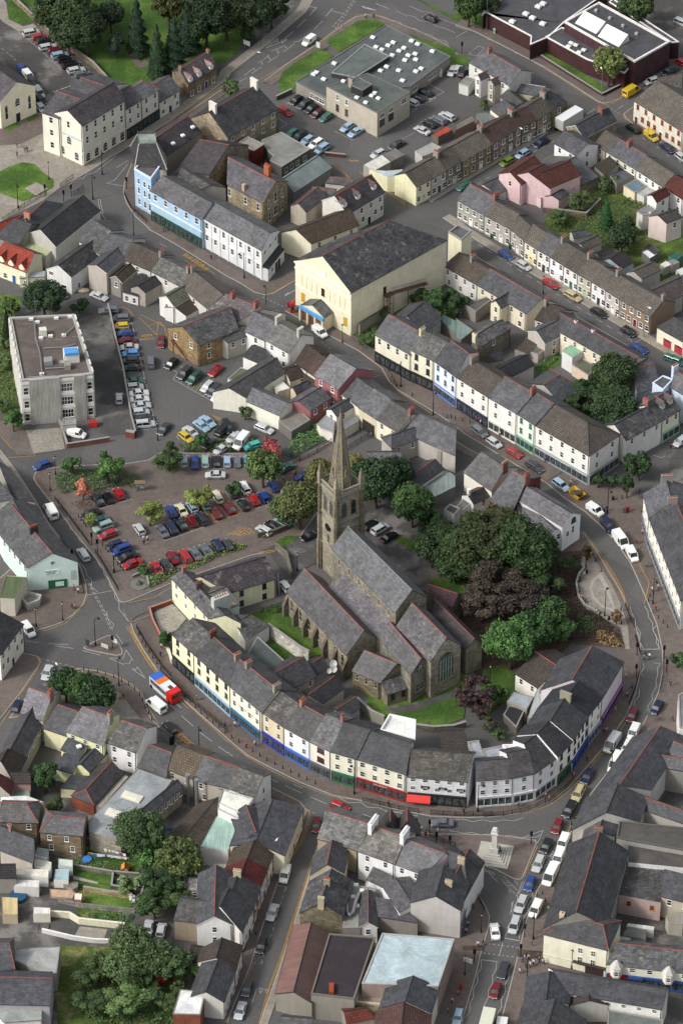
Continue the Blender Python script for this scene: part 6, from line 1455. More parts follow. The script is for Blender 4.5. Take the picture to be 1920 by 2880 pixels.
hs((125,1170),(395,1000),[0,1100,350,905],4.6,'s5c5a58','rddd9c4','long cream barn with grey slates at top of car park','barn','barn',pc=30)
hs((132,1195),(355,1292),[180,1100,405,1215],4.2,'s6a6c72','rddd9c4','cream store with grey slates facing car park','store','store',f=(0,),pc=30)
flat([350,1330,480,1245,570,1320,440,1400],2.8,'f7a776f','r6a665e','open_shed','open-fronted grey-roofed shed between cream store and red outbuilding','shed',par=.1)
flat([0,1040,90,960,165,985,45,1055],3.0,'f5a6448',WH,'extension','green felt-roofed extension by long cream barn',EX,par=.1)
flat([315,1085,365,1045,430,1105,345,1130],3.2,'fd6d6d0','rc9b890','extension','small extension with white flat roof among cream outbuildings',EX,par=0)
gab((432,1108),(470,1140),3.2,4,.9,'s55555a','rc9b890',label='tiny cream outhouse with slates by white flat roof',cat='outhouse')
hs((525,1060),(600,1110),[515,1010,560,1020],3.2,'t50463f','rd3cbb0','little lean-to with brown tiles against red house',back=.2)
hs((790,1155),(905,1240),[885,1038,1010,1110],5.0,'s55575c','rd8d0a8','cream-ended house with slates right of red one',verge=1)
hs((905,1240),(1025,1318),[1010,1110,1130,1185],5.4,'s606167','rc4b68e','slate-roofed house over arched passage')
AR=D(LAST);m_=MB();P,Q=AR['a'],AR['b'];u,nn=un(P,Q);m_.obox(P.lerp(Q,.55)+nn*.03,u,nn,1.9,.03,.05,3.0);m_.mk('archway',['matt'],AR['root'],'2c2824')
hs((1025,1318),(1175,1410),[1130,1185,1265,1290],5.4,'s5a5650','rd8d0a8','cream house with brown-grey slates, rooflight and red-potted chimney',f=(2,2),ch=((.95,D(color='8a4030')),))
hs((1195,1400),(1568,1568),[1330,1280,1568,1400],5.0,'s66666c','rb0a89c','long grey-roofed shop range with mixed extensions behind street','shop','shop')
LG=D(LAST)
hs((1130,1520),(1320,1450),[1055,1470,1320,1362],4.8,'s4a4c54','ra39c90','grey rendered wing with hipped slates below cream house',f=(2,),hipL=.6)
flat([1390,1490,1480,1435,1540,1500,1470,1545],4.4,'f5c665c','r8c8578','extension','green-grey flat-roofed extension behind shops',EX,par=.1)
gab((680,1255),(750,1300),4.2,8,1.0,'s4a4c52','rd9d9d4',label='white gabled house with slates behind spire top',f=(1,),sf=(2,))
flat([615,1350,680,1285,740,1330,725,1410,640,1380],2.8,'f8d8f90','rd9d5c4','extension','white extension with pale grey roof left of spire top',EX,par=.05)
flat([780,1350,895,1290,905,1330,790,1400],2.6,'f77797b','rc9c5b4','extension','low grey roof with glazed side right of spire top',EX,par=.05)
hs((1345,735),(1475,625),[1225,605,1380,510],5.0,'s4c4e54','r9a9a98','rear wing with dark slates behind cream corner shop',f=(1,),gr=None)
flat([1475,590,1568,640,1568,720,1480,650],3.0,'m6f8a80','r7b756c','shed','green-grey metal roof behind lichened shop','shed',par=0)
# ---- behind the crescent top: buildings between church trees and the upper street
T(640,1280)
hs((1300,225),(1490,95),[1215,165,1440,35],4.4,'s3e3f46',WH,'dark slates red ridged behind churchyard trees',rt=1)
flat([1300,235,1440,165,1500,95,1568,140,1568,215,1420,290],3.4,'m87908c','r6b6862','extension','pale green-grey sheet roof with dark window strip behind churchyard trees',EX,par=0)
hs((960,60),(1180,60),[1050,0,1190,-30],4.2,'s66646a','rb0a89c','purple-grey slates above churchyard trees')
flat([1490,375,1530,335,1600,365,1560,410],4.2,'f3c3c40',WH,'outbuilding','small white block with black roof panels behind trees','outbuilding',par=.1)
T(1280,1280)
hs((60,115),(250,245),[180,-20,345,85],5.4,'s5f5d5d','rddd7c0','shop back with grey slates, cream end and brick chimney',ch=((.98,D(color='7a4636',npot=5,potm='potc')),))
hs((235,310),(390,400),[395,110,495,165],5.6,'s57585f','b6e3a30','shop back with grey slates and dark brick wall by white yard',rt=1,ch=((.98,D(color='8a3a2c',npot=5)),),pc=33)
hs((125,335),(265,265),[85,275,230,205],3.6,'s3f4046',WH,'low white outbuilding with dark slates and red ridge','outbuilding',f=(1,),rt=1,ch=((.05,D(color='d9d9d4',w_=.7,npot=0)),))
flat([0,360,60,290,120,320,40,390],3.0,'f66645c',WH,'outbuilding','white outhouse with grey felt roof at edge of churchyard trees','outbuilding',par=.1)
flat([50,440,200,345,290,385,130,470],.5,'fcfc8ba','rc9c2b4','terrace_yard','raised pale yard by green sloping roof','yard',par=0)
a,b_,c_,d_=[U(p,z)for p,z in(((300,440),3.2),((490,370),3.2),((515,275),6.5),((285,400),5.0))]
r=thing('glazed_roof',(a.x,a.y,0),'green ribbed sloping roof with white verges by white gabled house','roof')
m_=MB();m_.add([a,b_,c_,d_],[(0,1,2,3)]);m_.mk('green_panels',['m'],r,'2f6a48');m_=MB();m_.tube([a,d_,c_,b_],.2,5);m_.mk('verge',['trim'],r)
m_=MB();m_.add([(p.x,p.y,z)for z in(0,1)for p in(a,b_,c_,d_)],[(0,1,5,4)])
m_=MB();m_.v=[];m_.add([(a.x,a.y,0),(b_.x,b_.y,0),(c_.x,c_.y,0),(d_.x,d_.y,0),a-Z(.05),b_-Z(.05),c_-Z(.05),d_-Z(.05)],[(0,1,5,4),(1,2,6,5),(2,3,7,6),(3,0,4,7)]);m_.mk('wall',['r'],r,'c9c5b8')
gab((738,495),(862,412),6.8,13,2.0,'s6a666e','rd9dce0',label='white gabled house with half-round window above curved street',verge=1)
WG=D(LAST);P,Q=WG['a'],WG['b'];u=(Q-P).normalized();ang=an(u)
window(WG['root'],P.lerp(Q,.6)+Z(3.2),ang,.8,1.9);window(WG['root'],P.lerp(Q,.3)+Z(3.2),ang,.9,1.4);window(WG['root'],P.lerp(Q,.62)+Z(6.0),ang,1.4,.8,'a','2a2a2c')
gab((640,560),(735,520),5.2,12,1.0,'s6a666e','rd9dce0',root=WG['root'],f=(2,1),verge=1)
hs((470,440),(590,330),[440,360,545,215],4.4,'s4a4c52','rb0a89c','blue-grey slate wing between green roof and white gabled house')
hs((1335,430),(1560,1010),[1500,345,1760,850],8.0,'s4f5156','rdcd6c4','long white shop terrace with slates and red ridge on by of bend','shop','shop',f=(10,10),rt=1,pc=30,shop='8a8f92',ww=.9)
LW=D(LAST);hs((1298,270),(1335,430),[1450,170,1500,330],8.0,'s5b5d63','rdcd6c4','upper white shop with chimneys at head of bend','shop','shop',f=(3,3),shop='7a7f84',ch=((.02,D(w_=2.6)),(.98,D(w_=2.2))),pc=30)
T(0,1280)
hs((12,560),(190,775),[90,345,350,680],6.6,'s5f5f62','rb9d6cc','mint green cafe building with slates, red ridge and dark chimney','cafe','cafe',f=(5,),rt=1,ch=((.55,D(color='3a3634',npot=6,w_=1.8)),),pc=33)
CF=D(LAST);P,Q=CF['b'],CF['bb'];u,nn=un(P,Q);angc=an(u)
window(CF['root'],P.lerp(Q,.5)+Z(6.6),angc,.9,1.1,'1','b9d6cc')
s_=bo('sign_board','matt',CF['root'],'cfe2dc',P.lerp(Q,.48)+nn*.04,u,nn,1.6,.03,3.9,5.3);o0=V3(CF['root'].location)
text('Pop-in Café',CF['root'],P.lerp(Q,.46)+nn*.09+Z(4.75)-o0,.55,'22343a',angc,3.0);text('STARTER MEALS\nSNACKS & DRINKS',CF['root'],P.lerp(Q,.46)+nn*.09+Z(4.45)-o0,.24,'5a3a3a',angc,2.6)
bo('poster','matt',CF['root'],'9fb4b0',P.lerp(Q,.9)+nn*.04,u,nn,.55,.03,2.0,4.6);bo('shopfront','matt',CF['root'],'1f5a42',P.lerp(Q,.58)+nn*.06,u,nn,2.0,.06,.12,2.4);bo('window','matt',CF['root'],'c8dcd6',P.lerp(Q,.62)+nn*.14,u,nn,.9,.02,.7,1.9)
hs((-60,430),(12,560),[-20,130,90,290],6.4,'s56575b','rd9d6cc','slate-roofed building with rooflights above mint green cafe')
flat([0,395,60,375,105,455,30,485],7.4,'f5c6650',WH,'roof_box','green-topped white roof box on slates left of cafe','skylight',par=.1)
hs((-60,330),(95,300),[-120,180,-20,160],5.6,'s5a5a5e','rc9c2b4','grey slates at left edge above cafe')
hs((95,300),(240,318),[0,90,70,85],4.8,'s37373b','r9a9488','dark slates by narrow street with white van',pc=22)
flat([0,985,45,830,190,840,100,990],5.0,'m5c6a48','rc4bca4','hall','small building with moss green roof below cafe','hall',par=0)
flat([145,990,190,950,285,975,270,1010,190,1040],1.5,'f8f8c82','r9b978c','ramp','concrete ramp and steps below mint green cafe','ramp',par=.7,parcol='b0ada2')
hs((0,1380),(160,1165),[-160,1180,-20,1065],7.2,'s424247','rd8d4c4','white terrace with dark slates and small dormer at left edge',f=(4,4),ndoor=1,dcol='22252c',pc=33)
# ---------- houses at the head of the churchyard
T(320,1240)
hs((398,945),(655,1222),[465,892,770,1200],6.6,'l67676a','rddd9a8','cream three-storey end house with chimneys by square',f=(4,4),ch=((.05,D(color='8a4a3a',w_=1,npot=2)),(.4,D(color='5a4a40',npot=5))),wh=1.2,fh=2.5,pc=33)
EH=D(LAST)
hs((640,1215),(865,1125),[600,1080,770,1010],5.6,'l6a6a64','rb9d0b8',root=EH['root'],pc=28)
m_=MB();c=v2(U((735,1150),7));m_.obox(c,EH['u'],EH['n'],.6,1.9,3,10.2);o=m_.mk('chimney',['r'],EH['root'],'a9b4a8');pm=MB();[pm.cyl(c+EH['n']*(k*.6-1.2),.15,.12,10.2,10.7,6)for k in range(5)];pm.mk('chimney_pots',['pot'],o)
hs((800,1045),(1115,948),[600,940,1045,800],5.2,'p544850','rddd5a4','long cream house with purple slates at churchyard gate',f=(2,2),gr=None,pc=36,wc='2a2c30',style='s')
hs((905,1378),(1070,1270),[790,1230,990,1235],4.2,'l5f5e5b',WH,'small cottage with old grey slates at top of crescent backs',pc=20)
# ---------- the crescent
E1=g(320,1240,400,1330,555,1470)+g(640,1760,-110,335,20,420,120,500,228,590,392,700,570,800,712,868,885,918,1228,1025)
R1=g(320,1240,550,1222,685,1355)+g(640,1760,-10,190,75,230,165,300,350,445,505,545,665,625,815,645,965,745,1272,800)
T(0,0,1)
E1=[E1[0],E1[1],E1[3],E1[5],E1[6],E1[7],E1[8],E1[9],E1[10]];R1=[R1[0],R1[1],R1[3],R1[5],R1[6],R1[7],R1[8],R1[9],R1[10]]
UN=[D(label='cream end shop with two black bay windows at top of crescent',he=8.6,R='l5a5855',W='rddd9a4',f=(2,2),shop='1c1a18',ch=((.95,D(color='5a3a30',w_=1.6)),),wc='3a3a38'),D(label='cream crescent shop with pale blue framed shopfront',he=8.6,R='s4d4e52',W='rddd9ae',f=(4,4),shop='8fb0c4',rt=1,ch=((.98,D(color='8a7a6a')),),wc='4a4c4a'),D(label='cream crescent shop with spaced black lettering and long blue fascia',he=8.6,R='s4d4e52',W='rdddac0',f=(4,4),shop='2f6a8f',rt=1,ch=((.25,D(color='8a7a6a')),(.97,D(color='8f8a78',w_=1.8)))),D(label='sand-coloured crescent shop with royal blue shopfront',he=8.0,R='l57534f',W='rcfb98a',f=(2,2),shop='27349a',ch=()),D(label='white crescent shop with bright blue arched shopfront',he=8.0,R='s4f4c4d',W='rd5dde2',f=(2,2),shop='3f66b8',rt=1,ch=((.05,D(color='a04a2c',w_=1.3)),)),D(label='white crescent shop with red-framed bay windows and pale slates',he=8.0,R='l77787a',W='rddd8c4',f=(1,1),shop='5a6068',wc='7a2a30',ww=1.7,ch=((.95,D(color='8a4a3a',w_=.8)),)),D(label='cream crescent shop with emerald green shopfront',he=8.0,R='s4a4a4e',W='rddd9b8',f=(2,2),shop='1f6a44',ww=1.0),D(label='cream crescent shop with corner bays and red and black shopfront',he=7.8,R='s414146',W='rddd9bc',f=(4,4),shop='8a1f20',sign='8a1f20',ww=1.1)]
US=terrace(E1,R1,8,UN,group='shops of the crescent',name='shop',cat='shop',wh=1.35,fh=2.5,wc='dcdad2',ww=.95,pc=32)
def fascia(root,s,size,col):
 sg=[c for o in root.children if o.name.startswith('shopfront')for c in o.children if c.name.startswith('sign')][0];L=max(v.co.x for v in sg.data.vertices)+.37;text(s,sg,V3((L/2,-.3,2.48)),size,col,0,L-1)
fascia(US[7],'PRINCIPALITY',.5,'e0dcd8')
def eaveof(i):return[v2(U(E1[k],8.6))for k in(i,i+1)]
walltext(US[2],*eaveof(2),.5,5.2,'C O R S T O N    H O U S E',.42,'2a2a2c',.09)
T(640,1760)
hs((1235,1038),(1655,1075),[1268,860,1690,880],7.2,'l5f594f','rd9dadb','white three-storey shop with mossy brown slates and red awning','shop','shop',f=(5,5),shop='1f2224',wh=1.0,fh=2.2,ww=1.1,wc='e6e6e4',pc=36,back=.8,drop_=.3)
BH=D(LAST);P,Q=BH['a'],BH['b'];o0=V3(BH['root'].location);u,nn=un(P,Q);angb=an(u)
for s,x in(('THE',1355),('BEE',1478),('HIVE',1605)):
 c=v2(U((x,1135),5.0));fx=(c-P).dot(u)/(Q-P).length;q=P.lerp(Q,fx)
 bo('sign_board','matt',BH['root'],'15161a',q+nn*.05,u,nn,.85,.05,4.3,4.95);text(s,BH['root'],q+nn*.12+Z(4.38)-o0,.55,'e4e4e0',angb)
c=P.lerp(Q,.2);m_=MB();w_=2.4
m_.add([e3(c-u*w_+nn*.3,2.6),e3(c+u*w_+nn*.3,2.6),e3(c+u*w_+nn*1.4,1.6),e3(c-u*w_+nn*1.4,1.6),e3(c+u*w_+nn*1.4,1.35),e3(c-u*w_+nn*1.4,1.35)],[(0,3,2,1),(3,5,4,2)]);m_.mk('awning',['matt'],BH['root'],'d03a34')
T(1280,1760)
e=[(148,1068),(400,1048),(548,1018),(705,905),(812,788),(920,615),(1010,500),(1158,250)]
r_=[(145,945),(370,915),(480,820),(565,745),(655,655),(755,505),(850,385),(900,130)]
TN=[D(label='curved white bank building with brown slates facing war memorial',he=7.8,R='s4f494b',W='rd3d5da',f=(4,4),style='s'),None,None,D(label='white crescent shop with green shopfront and dark window frames',he=8.2,R='s3f4147',W='rd8d6d2',f=(2,2),shop='1f5a40',wc='1f2022'),D(label='white and black crescent shop with blue shopfront and yellow sign',he=8.6,R='s44464c',W='rdcdad4',f=(4,4),shop='2a449a',wc='1a1b1d'),D(label='white crescent shop with ribbed dark roof and red-orange back slope',he=8.8,R='t36383e',W='rd8d4cc',f=(2,2),shop='8a90a4',ch=((.05,D(color='8a8468',w_=2.4,npot=0)),)),D(label='large slate-roofed store with purple and white shopfront at bend',he=8.2,R='s4b4c52',W='rcfc6cc',shop='7a3a7f',sign='c9c0cc',rt=1)]
hs(e[0],e[1],[r_[0],r_[1]],7.4,'s4f494b','rd3d5da',TN[0]['label'],'bank','bank',f=(3,3),shop='c6c9ce',pc=34,wc='c9c9c9',fh=2.3,wh=1.2)
BK2=LAST['root'];hs(e[1],e[2],[r_[1],r_[2]],7.4,'s4f494b','rd3d5da','',root=BK2,f=(1,1),shop='c6c9ce',pc=34,wc='c9c9c9',fh=2.3,wh=1.2);hs(e[2],e[3],[r_[2],r_[3]],7.5,'s47444a','rd3d5da','',root=BK2,f=(2,2),shop='c6c9ce',pc=34,wc='c9c9c9',fh=2.3,wh=1.2)
for i in range(3,7):hs(e[i],e[i+1],[r_[i],r_[i+1]],TN[i].pop('he'),TN[i].pop('R'),TN[i].pop('W'),TN[i].pop('label'),'shop','shop',**TN[i])
hs((415,330),(570,430),[520,205,740,265],4.6,'t4c453f','rdad7c8','brown-tiled rear wing red ridged and white wall behind crescent store',f=(2,),rt=1,pc=24)
flat([355,520,400,455,540,490,490,580],3.2,'f9aa0a6','r8c8578','flat_extension','patched pale felt roof behind right half of crescent',EX,par=.1)
flat([330,610,370,545,480,575,420,700],2.6,'f232326','r5a554e','flat_extension','black felt roof behind right half of crescent',EX,par=.1)
a=flat([495,635,555,455,635,475,545,640],3.4,'ma8b0ae','r7b756c','lean_to','pale corrugated lean-to with yellow-green lower edge','lean-to',par=0)
flat([85,800,160,790,190,880,210,900,140,930],5.6,'f9a9ea8','r8c8578','flat_extension','lead grey flat roof squeezed behind bank',EX,par=.2);flat([190,850,330,825,360,915,215,940],5.8,'f9a9ea8','r8c8578','flat_extension','patched silver flat roof behind bank',EX,par=.2);flat([325,828,465,825,498,900,375,895],6.2,'rd8dad8',WH,'roof_canopy','white curved canopy roof on back of bank',EX,par=.5,parcol='dcdedc')
hs((-100,860),(105,860),[-95,720,60,730],4.0,'t4f4a45','r7a7468','low tiled roof behind mossy brown slates',back=.2,pc=18)
T(640,1760)
flat([1052,725,1115,618,1295,658,1290,790],8.8,'fdcdcd6','r8f8d86','flat_roofed_tower','grey block with white peeling flat roof behind crescent',EX,par=.6,parcol='dcdcda')
hs((440,440),(610,345),[265,365,520,215],5.4,'s403f45','rb0a48c','back wing with dark slate, red ridge and cream wall by churchyard',f=(2,),rt=1)
hs((600,345),(695,290),[565,270,650,215],5.0,'s403f45','r8c8578','short dark slate wing red ridged nearest church',rt=1);WD=LAST['root'];dish(WD,(728,265),6.6,.9);dish(WD,(733,300),6.2,.75);dish(WD,(700,312),5.6,.6)
hs((655,535),(800,430),[560,480,735,350],4.8,'s3f4046','rb5a88c','second back wing red ridged and cream brick wall',rt=1);hs((790,640),(910,565),[760,590,870,485],3.8,'s44454a','ra39c90','third smaller back wing with red ridge',rt=1)
flat([100,250,205,70,420,265,300,320],4.4,'f4c5552','r8c8578','flat_extension','dark green-grey puddled flat roof behind crescent',EX,par=.1)
wallrun([210,110,285,75,500,230,560,260],'peeling white garden wall along edge of churchyard',3.4,.5,'kb9b6ab');wallrun([890,560,990,650,1080,690],'rough stone and render wall below the churchyard bank',2.6,.4,'r8f8a78','boundary_wall');wallrun([1300,720,1420,735,1560,725,1640,700],'stone retaining wall below the churchyard lawn',1.6,.4,'k6b665a','retaining_wall')
# ---------- church
T(640,1280)
house((722,640),(1158,1078),[830,495,1265,930],13.0,'s6d7075','k8b8577','church','large stone parish church with tower, tall spire and red ridged slates','church',ridge='g',pc=44,ov=.3)
NV=D(LAST);CHR=NV['root']
def wins(L,n_,z,w_,h_,a='a',b='b',st='a',f0=.03,f1=.97,wc='a39a84'):
 ang=an((L[b]-L[a]))
 for i in range(n_):window(CHR,L[a].lerp(L[b],f0+(f1-f0)*(i+.5)/n_)+Z(z),ang,w_,h_,st,wc)
wins(NV,6,10.2,.8,1.3)
hs((700,905),(1040,1265),[722,712,1150,1160],7.6,'p847d83','k8b8577','',root=CHR,mono=True,pc=22)
hs((413,937),(822,1372),[528,785,938,1212],6.6,'s5b595c','k978f7e','',root=CHR,rt=1,pc=46,ov=.3)
SN=D(LAST);wins(SN,6,2.2,1.2,2.6,f0=.0,f1=.88);wins(SN,1,2.0,1.3,2.6,f0=.86,f1=1.0)
def butt(L,n_,h,a='a',b='b',dpt=.9,f0=0,f1=1):
 u=(L[b]-L[a]).normalized();nn=pn(u);me=MB();me.add([(-.35,0,0),(.35,0,0),(.35,-dpt*1.4,0),(-.35,-dpt*1.4,0),(-.35,0,h),(.35,0,h),(.35,-dpt*.5,h*.85),(-.35,-dpt*.5,h*.85),(.35,-dpt*1.3,h*.55),(-.35,-dpt*1.3,h*.55)],[(1,5,6,8,2),(0,3,9,7,4),(4,7,6,5),(7,9,8,6),(9,3,2,8)]);m=me.mesh('buttress',['k'])
 for i in range(n_):o=link(m,'buttress',CHR,L[a].lerp(L[b],f0+(f1-f0)*i/(n_-1))+nn*.0-V3(CHR.location),an(u),None,'6f685a')
butt(SN,7,5.6)
hs((1042,1255),(1262,1515),[1100,1155,1345,1400],8.0,'s5d5a5c','k8b8577','',root=CHR,rt=1,pc=42)
SC_=D(LAST)
hs((1165,1180),(1400,1420),[1265,1025,1510,1260],10.4,'l6a666c','k8b8577','',root=CHR,rt=1,pc=46)
CC=D(LAST);ang=an((CC['bb']-CC['b']))
window(CHR,CC['b'].lerp(CC['bb'],.5)+Z(3.2),ang,4.2,5.4,'a','9a927c','east_window')
for k in range(5):q=CC['b'].lerp(CC['bb'],.5)+(CC['bb']-CC['b']).normalized()*(k-2)*.7;nn=V3((sin(ang),-cos(ang),0));bo('tracery','r',CHR,'8fa898',q+nn*.08,V3((cos(ang),sin(ang),0)),nn,.07,.06,3.2,9.4)
ang2=an((SC_['bb']-SC_['b']));u=V3((cos(ang2),sin(ang2),0));nn=pn(u);c=SC_['b'].lerp(SC_['bb'],.45)
m_=MB();vs=[c+nn*k+u*cos(t)*1.1+Z(8.4+1.1*sin(t))for k in(0,.1)for t in[6.2832*i/14 for i in range(14)]];m_.add(vs,[tuple(reversed(range(14,28)))]+[(i,(i+1)%14,14+(i+1)%14,14+i)for i in range(14)]);m_.mk('rose_window',['glass'],CHR)
m_=MB()
for i in range(3):t=pi*i/3;m_.tube([c+nn*.12+u*cos(t)*1.1+Z(8.4+1.1*sin(t)),c+nn*.12-u*cos(t)*1.1+Z(8.4-1.1*sin(t))],.08,4)
m_.mk('tracery',['r'],CHR,'a39a84');window(CHR,c+Z(2.2),ang2,2.4,2.0,'s','a39a84')
hs((1400,1100),(1640,1340),[1425,1005,1650,1215],7.2,'s4f464a','k8b8577','',root=CHR,rt=1,pc=42)
hs((1410,1000),(1550,1045),[1345,940,1497,880],5.6,'t5a4448','k8b8577','',root=CHR,rt=1,pc=38,back=.9)
T(640,1760)
hs((860,310),(1050,390),[975,140,1130,300],5.0,'s545053','k857b66','',root=CHR,f=(3,),rt=1,pc=40,style='1',ww=.7,wh=1.6,wc='a39a84')
VS=D(LAST);hs((1100,475),(1248,425),[1060,395,1205,340],3.4,'l5d5a5c','k7a7260','',root=CHR,f=(2,),mono=True,pc=35,wc='3a362e')
T(640,1280)
uN=NV['u'];vN=NV['n']
TW=3.1;ctr=v2(U((632,768),0))+(uN+vN)*(TW+.2);zt=lambda z:z*.815
ang=an(uN)
bo('tower','k',CHR,'8d8777',ctr,uN,vN,TW,TW,0,23.2)
for z in(7.5,13.8,16,22.8):bo('string_course','r',CHR,'8f8672',ctr,uN,vN,TW+.15,TW+.15,z,z+.35)
for su in(-1,1):
 for sv in(-1,1):
  c=ctr+uN*su*TW+vN*sv*TW
  for k,(w_,zz)in enumerate(((.75,8),(.6,15),(.5,22.6))):m_=MB();m_.obox(c,uN,vN,w_,w_*.55,0 if k==0 else zz-7.6,zz);m_.obox(c,vN,uN,w_,w_*.5,0 if k==0 else zz-7.6,zz-.1);m_.mk('buttress',['k'],CHR,'766e5d')
  m_=MB();m_.obox(c,uN,vN,.5,.5,23,25.4);q=[c+uN*a*.58+vN*b_*.58 for a,b_ in((-1,-1),(1,-1),(1,1),(-1,1))];m_.add([(p.x,p.y,25.4)for p in q]+[(c.x,c.y,29)],[(0,1,4),(1,2,4),(2,3,4),(3,0,4)]);m_.mk('pinnacle',['k'],CHR,'8a8270')
for nvec,uvec in((-vN,uN),(uN,vN),(vN,-uN),(-uN,-vN)):
 a_=an(uvec)if nvec.dot(V3((uvec.y,-uvec.x,0)))>0 else atan2(-uvec.y,-uvec.x)
 f_=ctr+nvec*TW
 for s in(-1.15,1.15):window(CHR,f_+uvec*s+Z(17.2),a_,1.25,3.2,'a','6b6350','belfry_opening')
 window(CHR,f_+Z(9.2),a_,.6,1.6,'a','6b6350')
 m_=MB();m_.obox(f_,uvec,nvec,TW,.18,23.2,23.5);m_.obox(f_,uvec,nvec,TW,.18,24.3,24.6)
 for k in range(9):m_.obox(f_+uvec*(k-4)*.68,uvec,nvec,.1,.1,23.5,24.3)
 m_.mk('parapet',['r'],CHR,'8f8672')
 c=f_+nvec*.15;m_=MB();vs=[c+nvec*k+uvec*cos(t)*.95+Z(13.2+.95*sin(t))for k in(0,.12)for t in[6.2832*i/16 for i in range(16)]];m_.add(vs,[tuple(range(16,32)),tuple(reversed(range(16,32)))]+[(i,(i+1)%16,16+(i+1)%16,16+i)for i in range(16)])
 if nvec.x<-.3:m_.mk('clock_face',['matt'],CHR,'2a2622')
oc=[6.2832*(i+.5)/8+ang for i in range(8)];m_=MB();rr=2.55
m_.add([(ctr.x+rr*cos(t),ctr.y+rr*sin(t),23.2)for t in oc]+[(ctr.x+.12*cos(t),ctr.y+.12*sin(t),42.8)for t in oc],[(i,(i+1)%8,8+(i+1)%8,8+i)for i in range(8)]+[tuple(range(8,16))]);sp_=m_.mk('spire',['k'],CHR,'857d6a')
m_=MB()
for t in oc:m_.tube([(ctr.x+rr*cos(t),ctr.y+rr*sin(t),23.2),(ctr.x+.12*cos(t),ctr.y+.12*sin(t),42.8)],[.14,.06],5)
m_.mk('spire_rib',['r'],sp_,'8f8670');m_=MB();m_.ball((ctr.x,ctr.y,43.1),.3,.3,.45,8,5);m_.tube([(ctr.x,ctr.y,42.8),(ctr.x,ctr.y,46.8)],.05,5);m_.tube([(ctr.x-.4,ctr.y,43.9),(ctr.x+.4,ctr.y,43.9)],.04,4);m_.mk('finial',['k'],CHR,'6b6350')
for nvec,uvec in((-vN,uN),(uN,vN),(vN,uN),(-uN,vN)):
 c=ctr+nvec*2.15;m_=MB();m_.add([e3(c-uvec*.55,23.2),e3(c+uvec*.55,23.2),e3(c+uvec*.55,26.4),e3(c,28.8),e3(c-uvec*.55,26.4),e3(ctr-uvec*.55,23.2),e3(ctr+uvec*.55,23.2),e3(ctr+uvec*.55,26.4),e3(ctr,28.8),e3(ctr-uvec*.55,26.4)],[(0,1,2,3,4),(1,6,7,2),(5,0,4,9),(2,7,8,3),(3,8,9,4)]);m_.mk('lucarne',['k'],CHR,'857c68')
T(0,1760)
hs((145,600),(295,655),[205,425,350,490],6.0,'s77717a','rb5b0a0','lilac-grey slate house red ridged and brick chimney by round green trees',rt=1,ch=((.97,D(color='8a4a3a',npot=4)),),gr=None)
hs((300,705),(460,760),[400,545,525,595],5.0,'s4c4e54','rddd49c','blue-slate house with cream back wall between lilac roof and yellow house',rt=1)
hs((458,728),(715,825),[570,562,765,635],6.4,'s66656a','rd6d690','pale yellow house with grey slates, red ridge and yellow-green extensions',f=(3,0),rt=1,ch=((.98,D(color='8f8a70',npot=5)),),gl=None,wh=1.1)
YL=LAST['root']
hs((420,855),(550,910),[470,775,600,825],4.2,'s43474f','rd6d690','',root=YL,f=(2,),mono=True,pc=15);rooflight(YL,(545,832),5.4,.4,1,.9)
gab((505,965),(615,1010),3.4,7,1.2,'s43474f','rd6d690',root=YL)
hs((380,985),(500,1020),[440,885,560,905],3.2,'s43474f','rd6d690','',root=YL,mono=True,pc=15)
hs((418,1118),(530,1125),[490,1045,615,1025],2.6,'s43474f','rd6d690','',root=YL,mono=True,pc=15)
hs((735,805),(940,875),[840,655,1005,712],6.2,'l6d6c66','rdcdcda','white house with old grey slates, iron balcony and big pale end wall',f=(2,2),rt=1,gr=None,ndoor=1)
hs((948,975),(1140,1048),[1030,825,1180,880],4.4,'s4a4b50','rc9c5b8','dark slate building red ridged right of white house',rt=1)
hs((1138,985),(1340,1060),[1230,825,1405,900],5.2,'t6c6152','ra89f8c','shop back with tan ribbed tiles and wall fan','shop','shop',f=(2,1));hs((1340,1060),(1600,1150),[1410,900,1660,985],5.2,'s57585c','ra89f8c','slate shop back red ridged and two steel flues','shop','shop',f=(3,2),rt=1)
FL=LAST['root']
for x,y in((1298,1040),(1358,1075)):c=U((x,y+170),0);m_=MB();m_.cyl(c,.38,.38,0,7.2,10);m_.cyl(c,.5,.5,6.6,7.3,10);m_.mk('flue',['steel'],FL)
hs((645,1235),(845,1015),[625,1110,745,955],3.2,'s453f45','b8a5040','low hipped slate building with red hips by silver factory roof','workshop','workshop',rt=1,hipL=.5)
flat([650,1235,845,1025,885,1040,700,1250],2.8,'m9c968a','r8f8a80','lean_to','narrow ribbed lean-to along silver factory roof','lean-to',par=0)
flat([615,1420,610,1345,950,985,1140,1055,1190,1060,1020,1290,830,1480,640,1430],5.0,'f8d9294','k8f8a7c','factory','old stone works with wide stained silver-grey roof and two glazed strips','factory',par=.12,fr={})
FC=LAST['root']
for x,y in((910,1180),(800,1300)):rooflight(FC,(x,y),5.05,-.45,4.2,2.0,.3,'cfcdbc','roof_glazing')
fc=facing(LAST)
hs((1020,1310),(1262,1110),[1000,1295,1195,1050],4.6,'s3f4146','k9a9382','dark slate strip with stone wall and tall windows along works','factory','factory',f=(7,),pc=25,back=.1,ww=.8)
house((1355,1535),(1640,1190),[1250,1480,1500,1190],3.6,'t5c5249','rc9c5b8','long_shed','long brown-tiled shed by white rooms with mint roof','shed',pc=18)
hs((165,905),(290,665),[65,850,245,548],5.0,'s4c494e','r9f9788','long dark slates with pinkish near slope running down to left edge',f=(3,),ridge=None,pc=38)
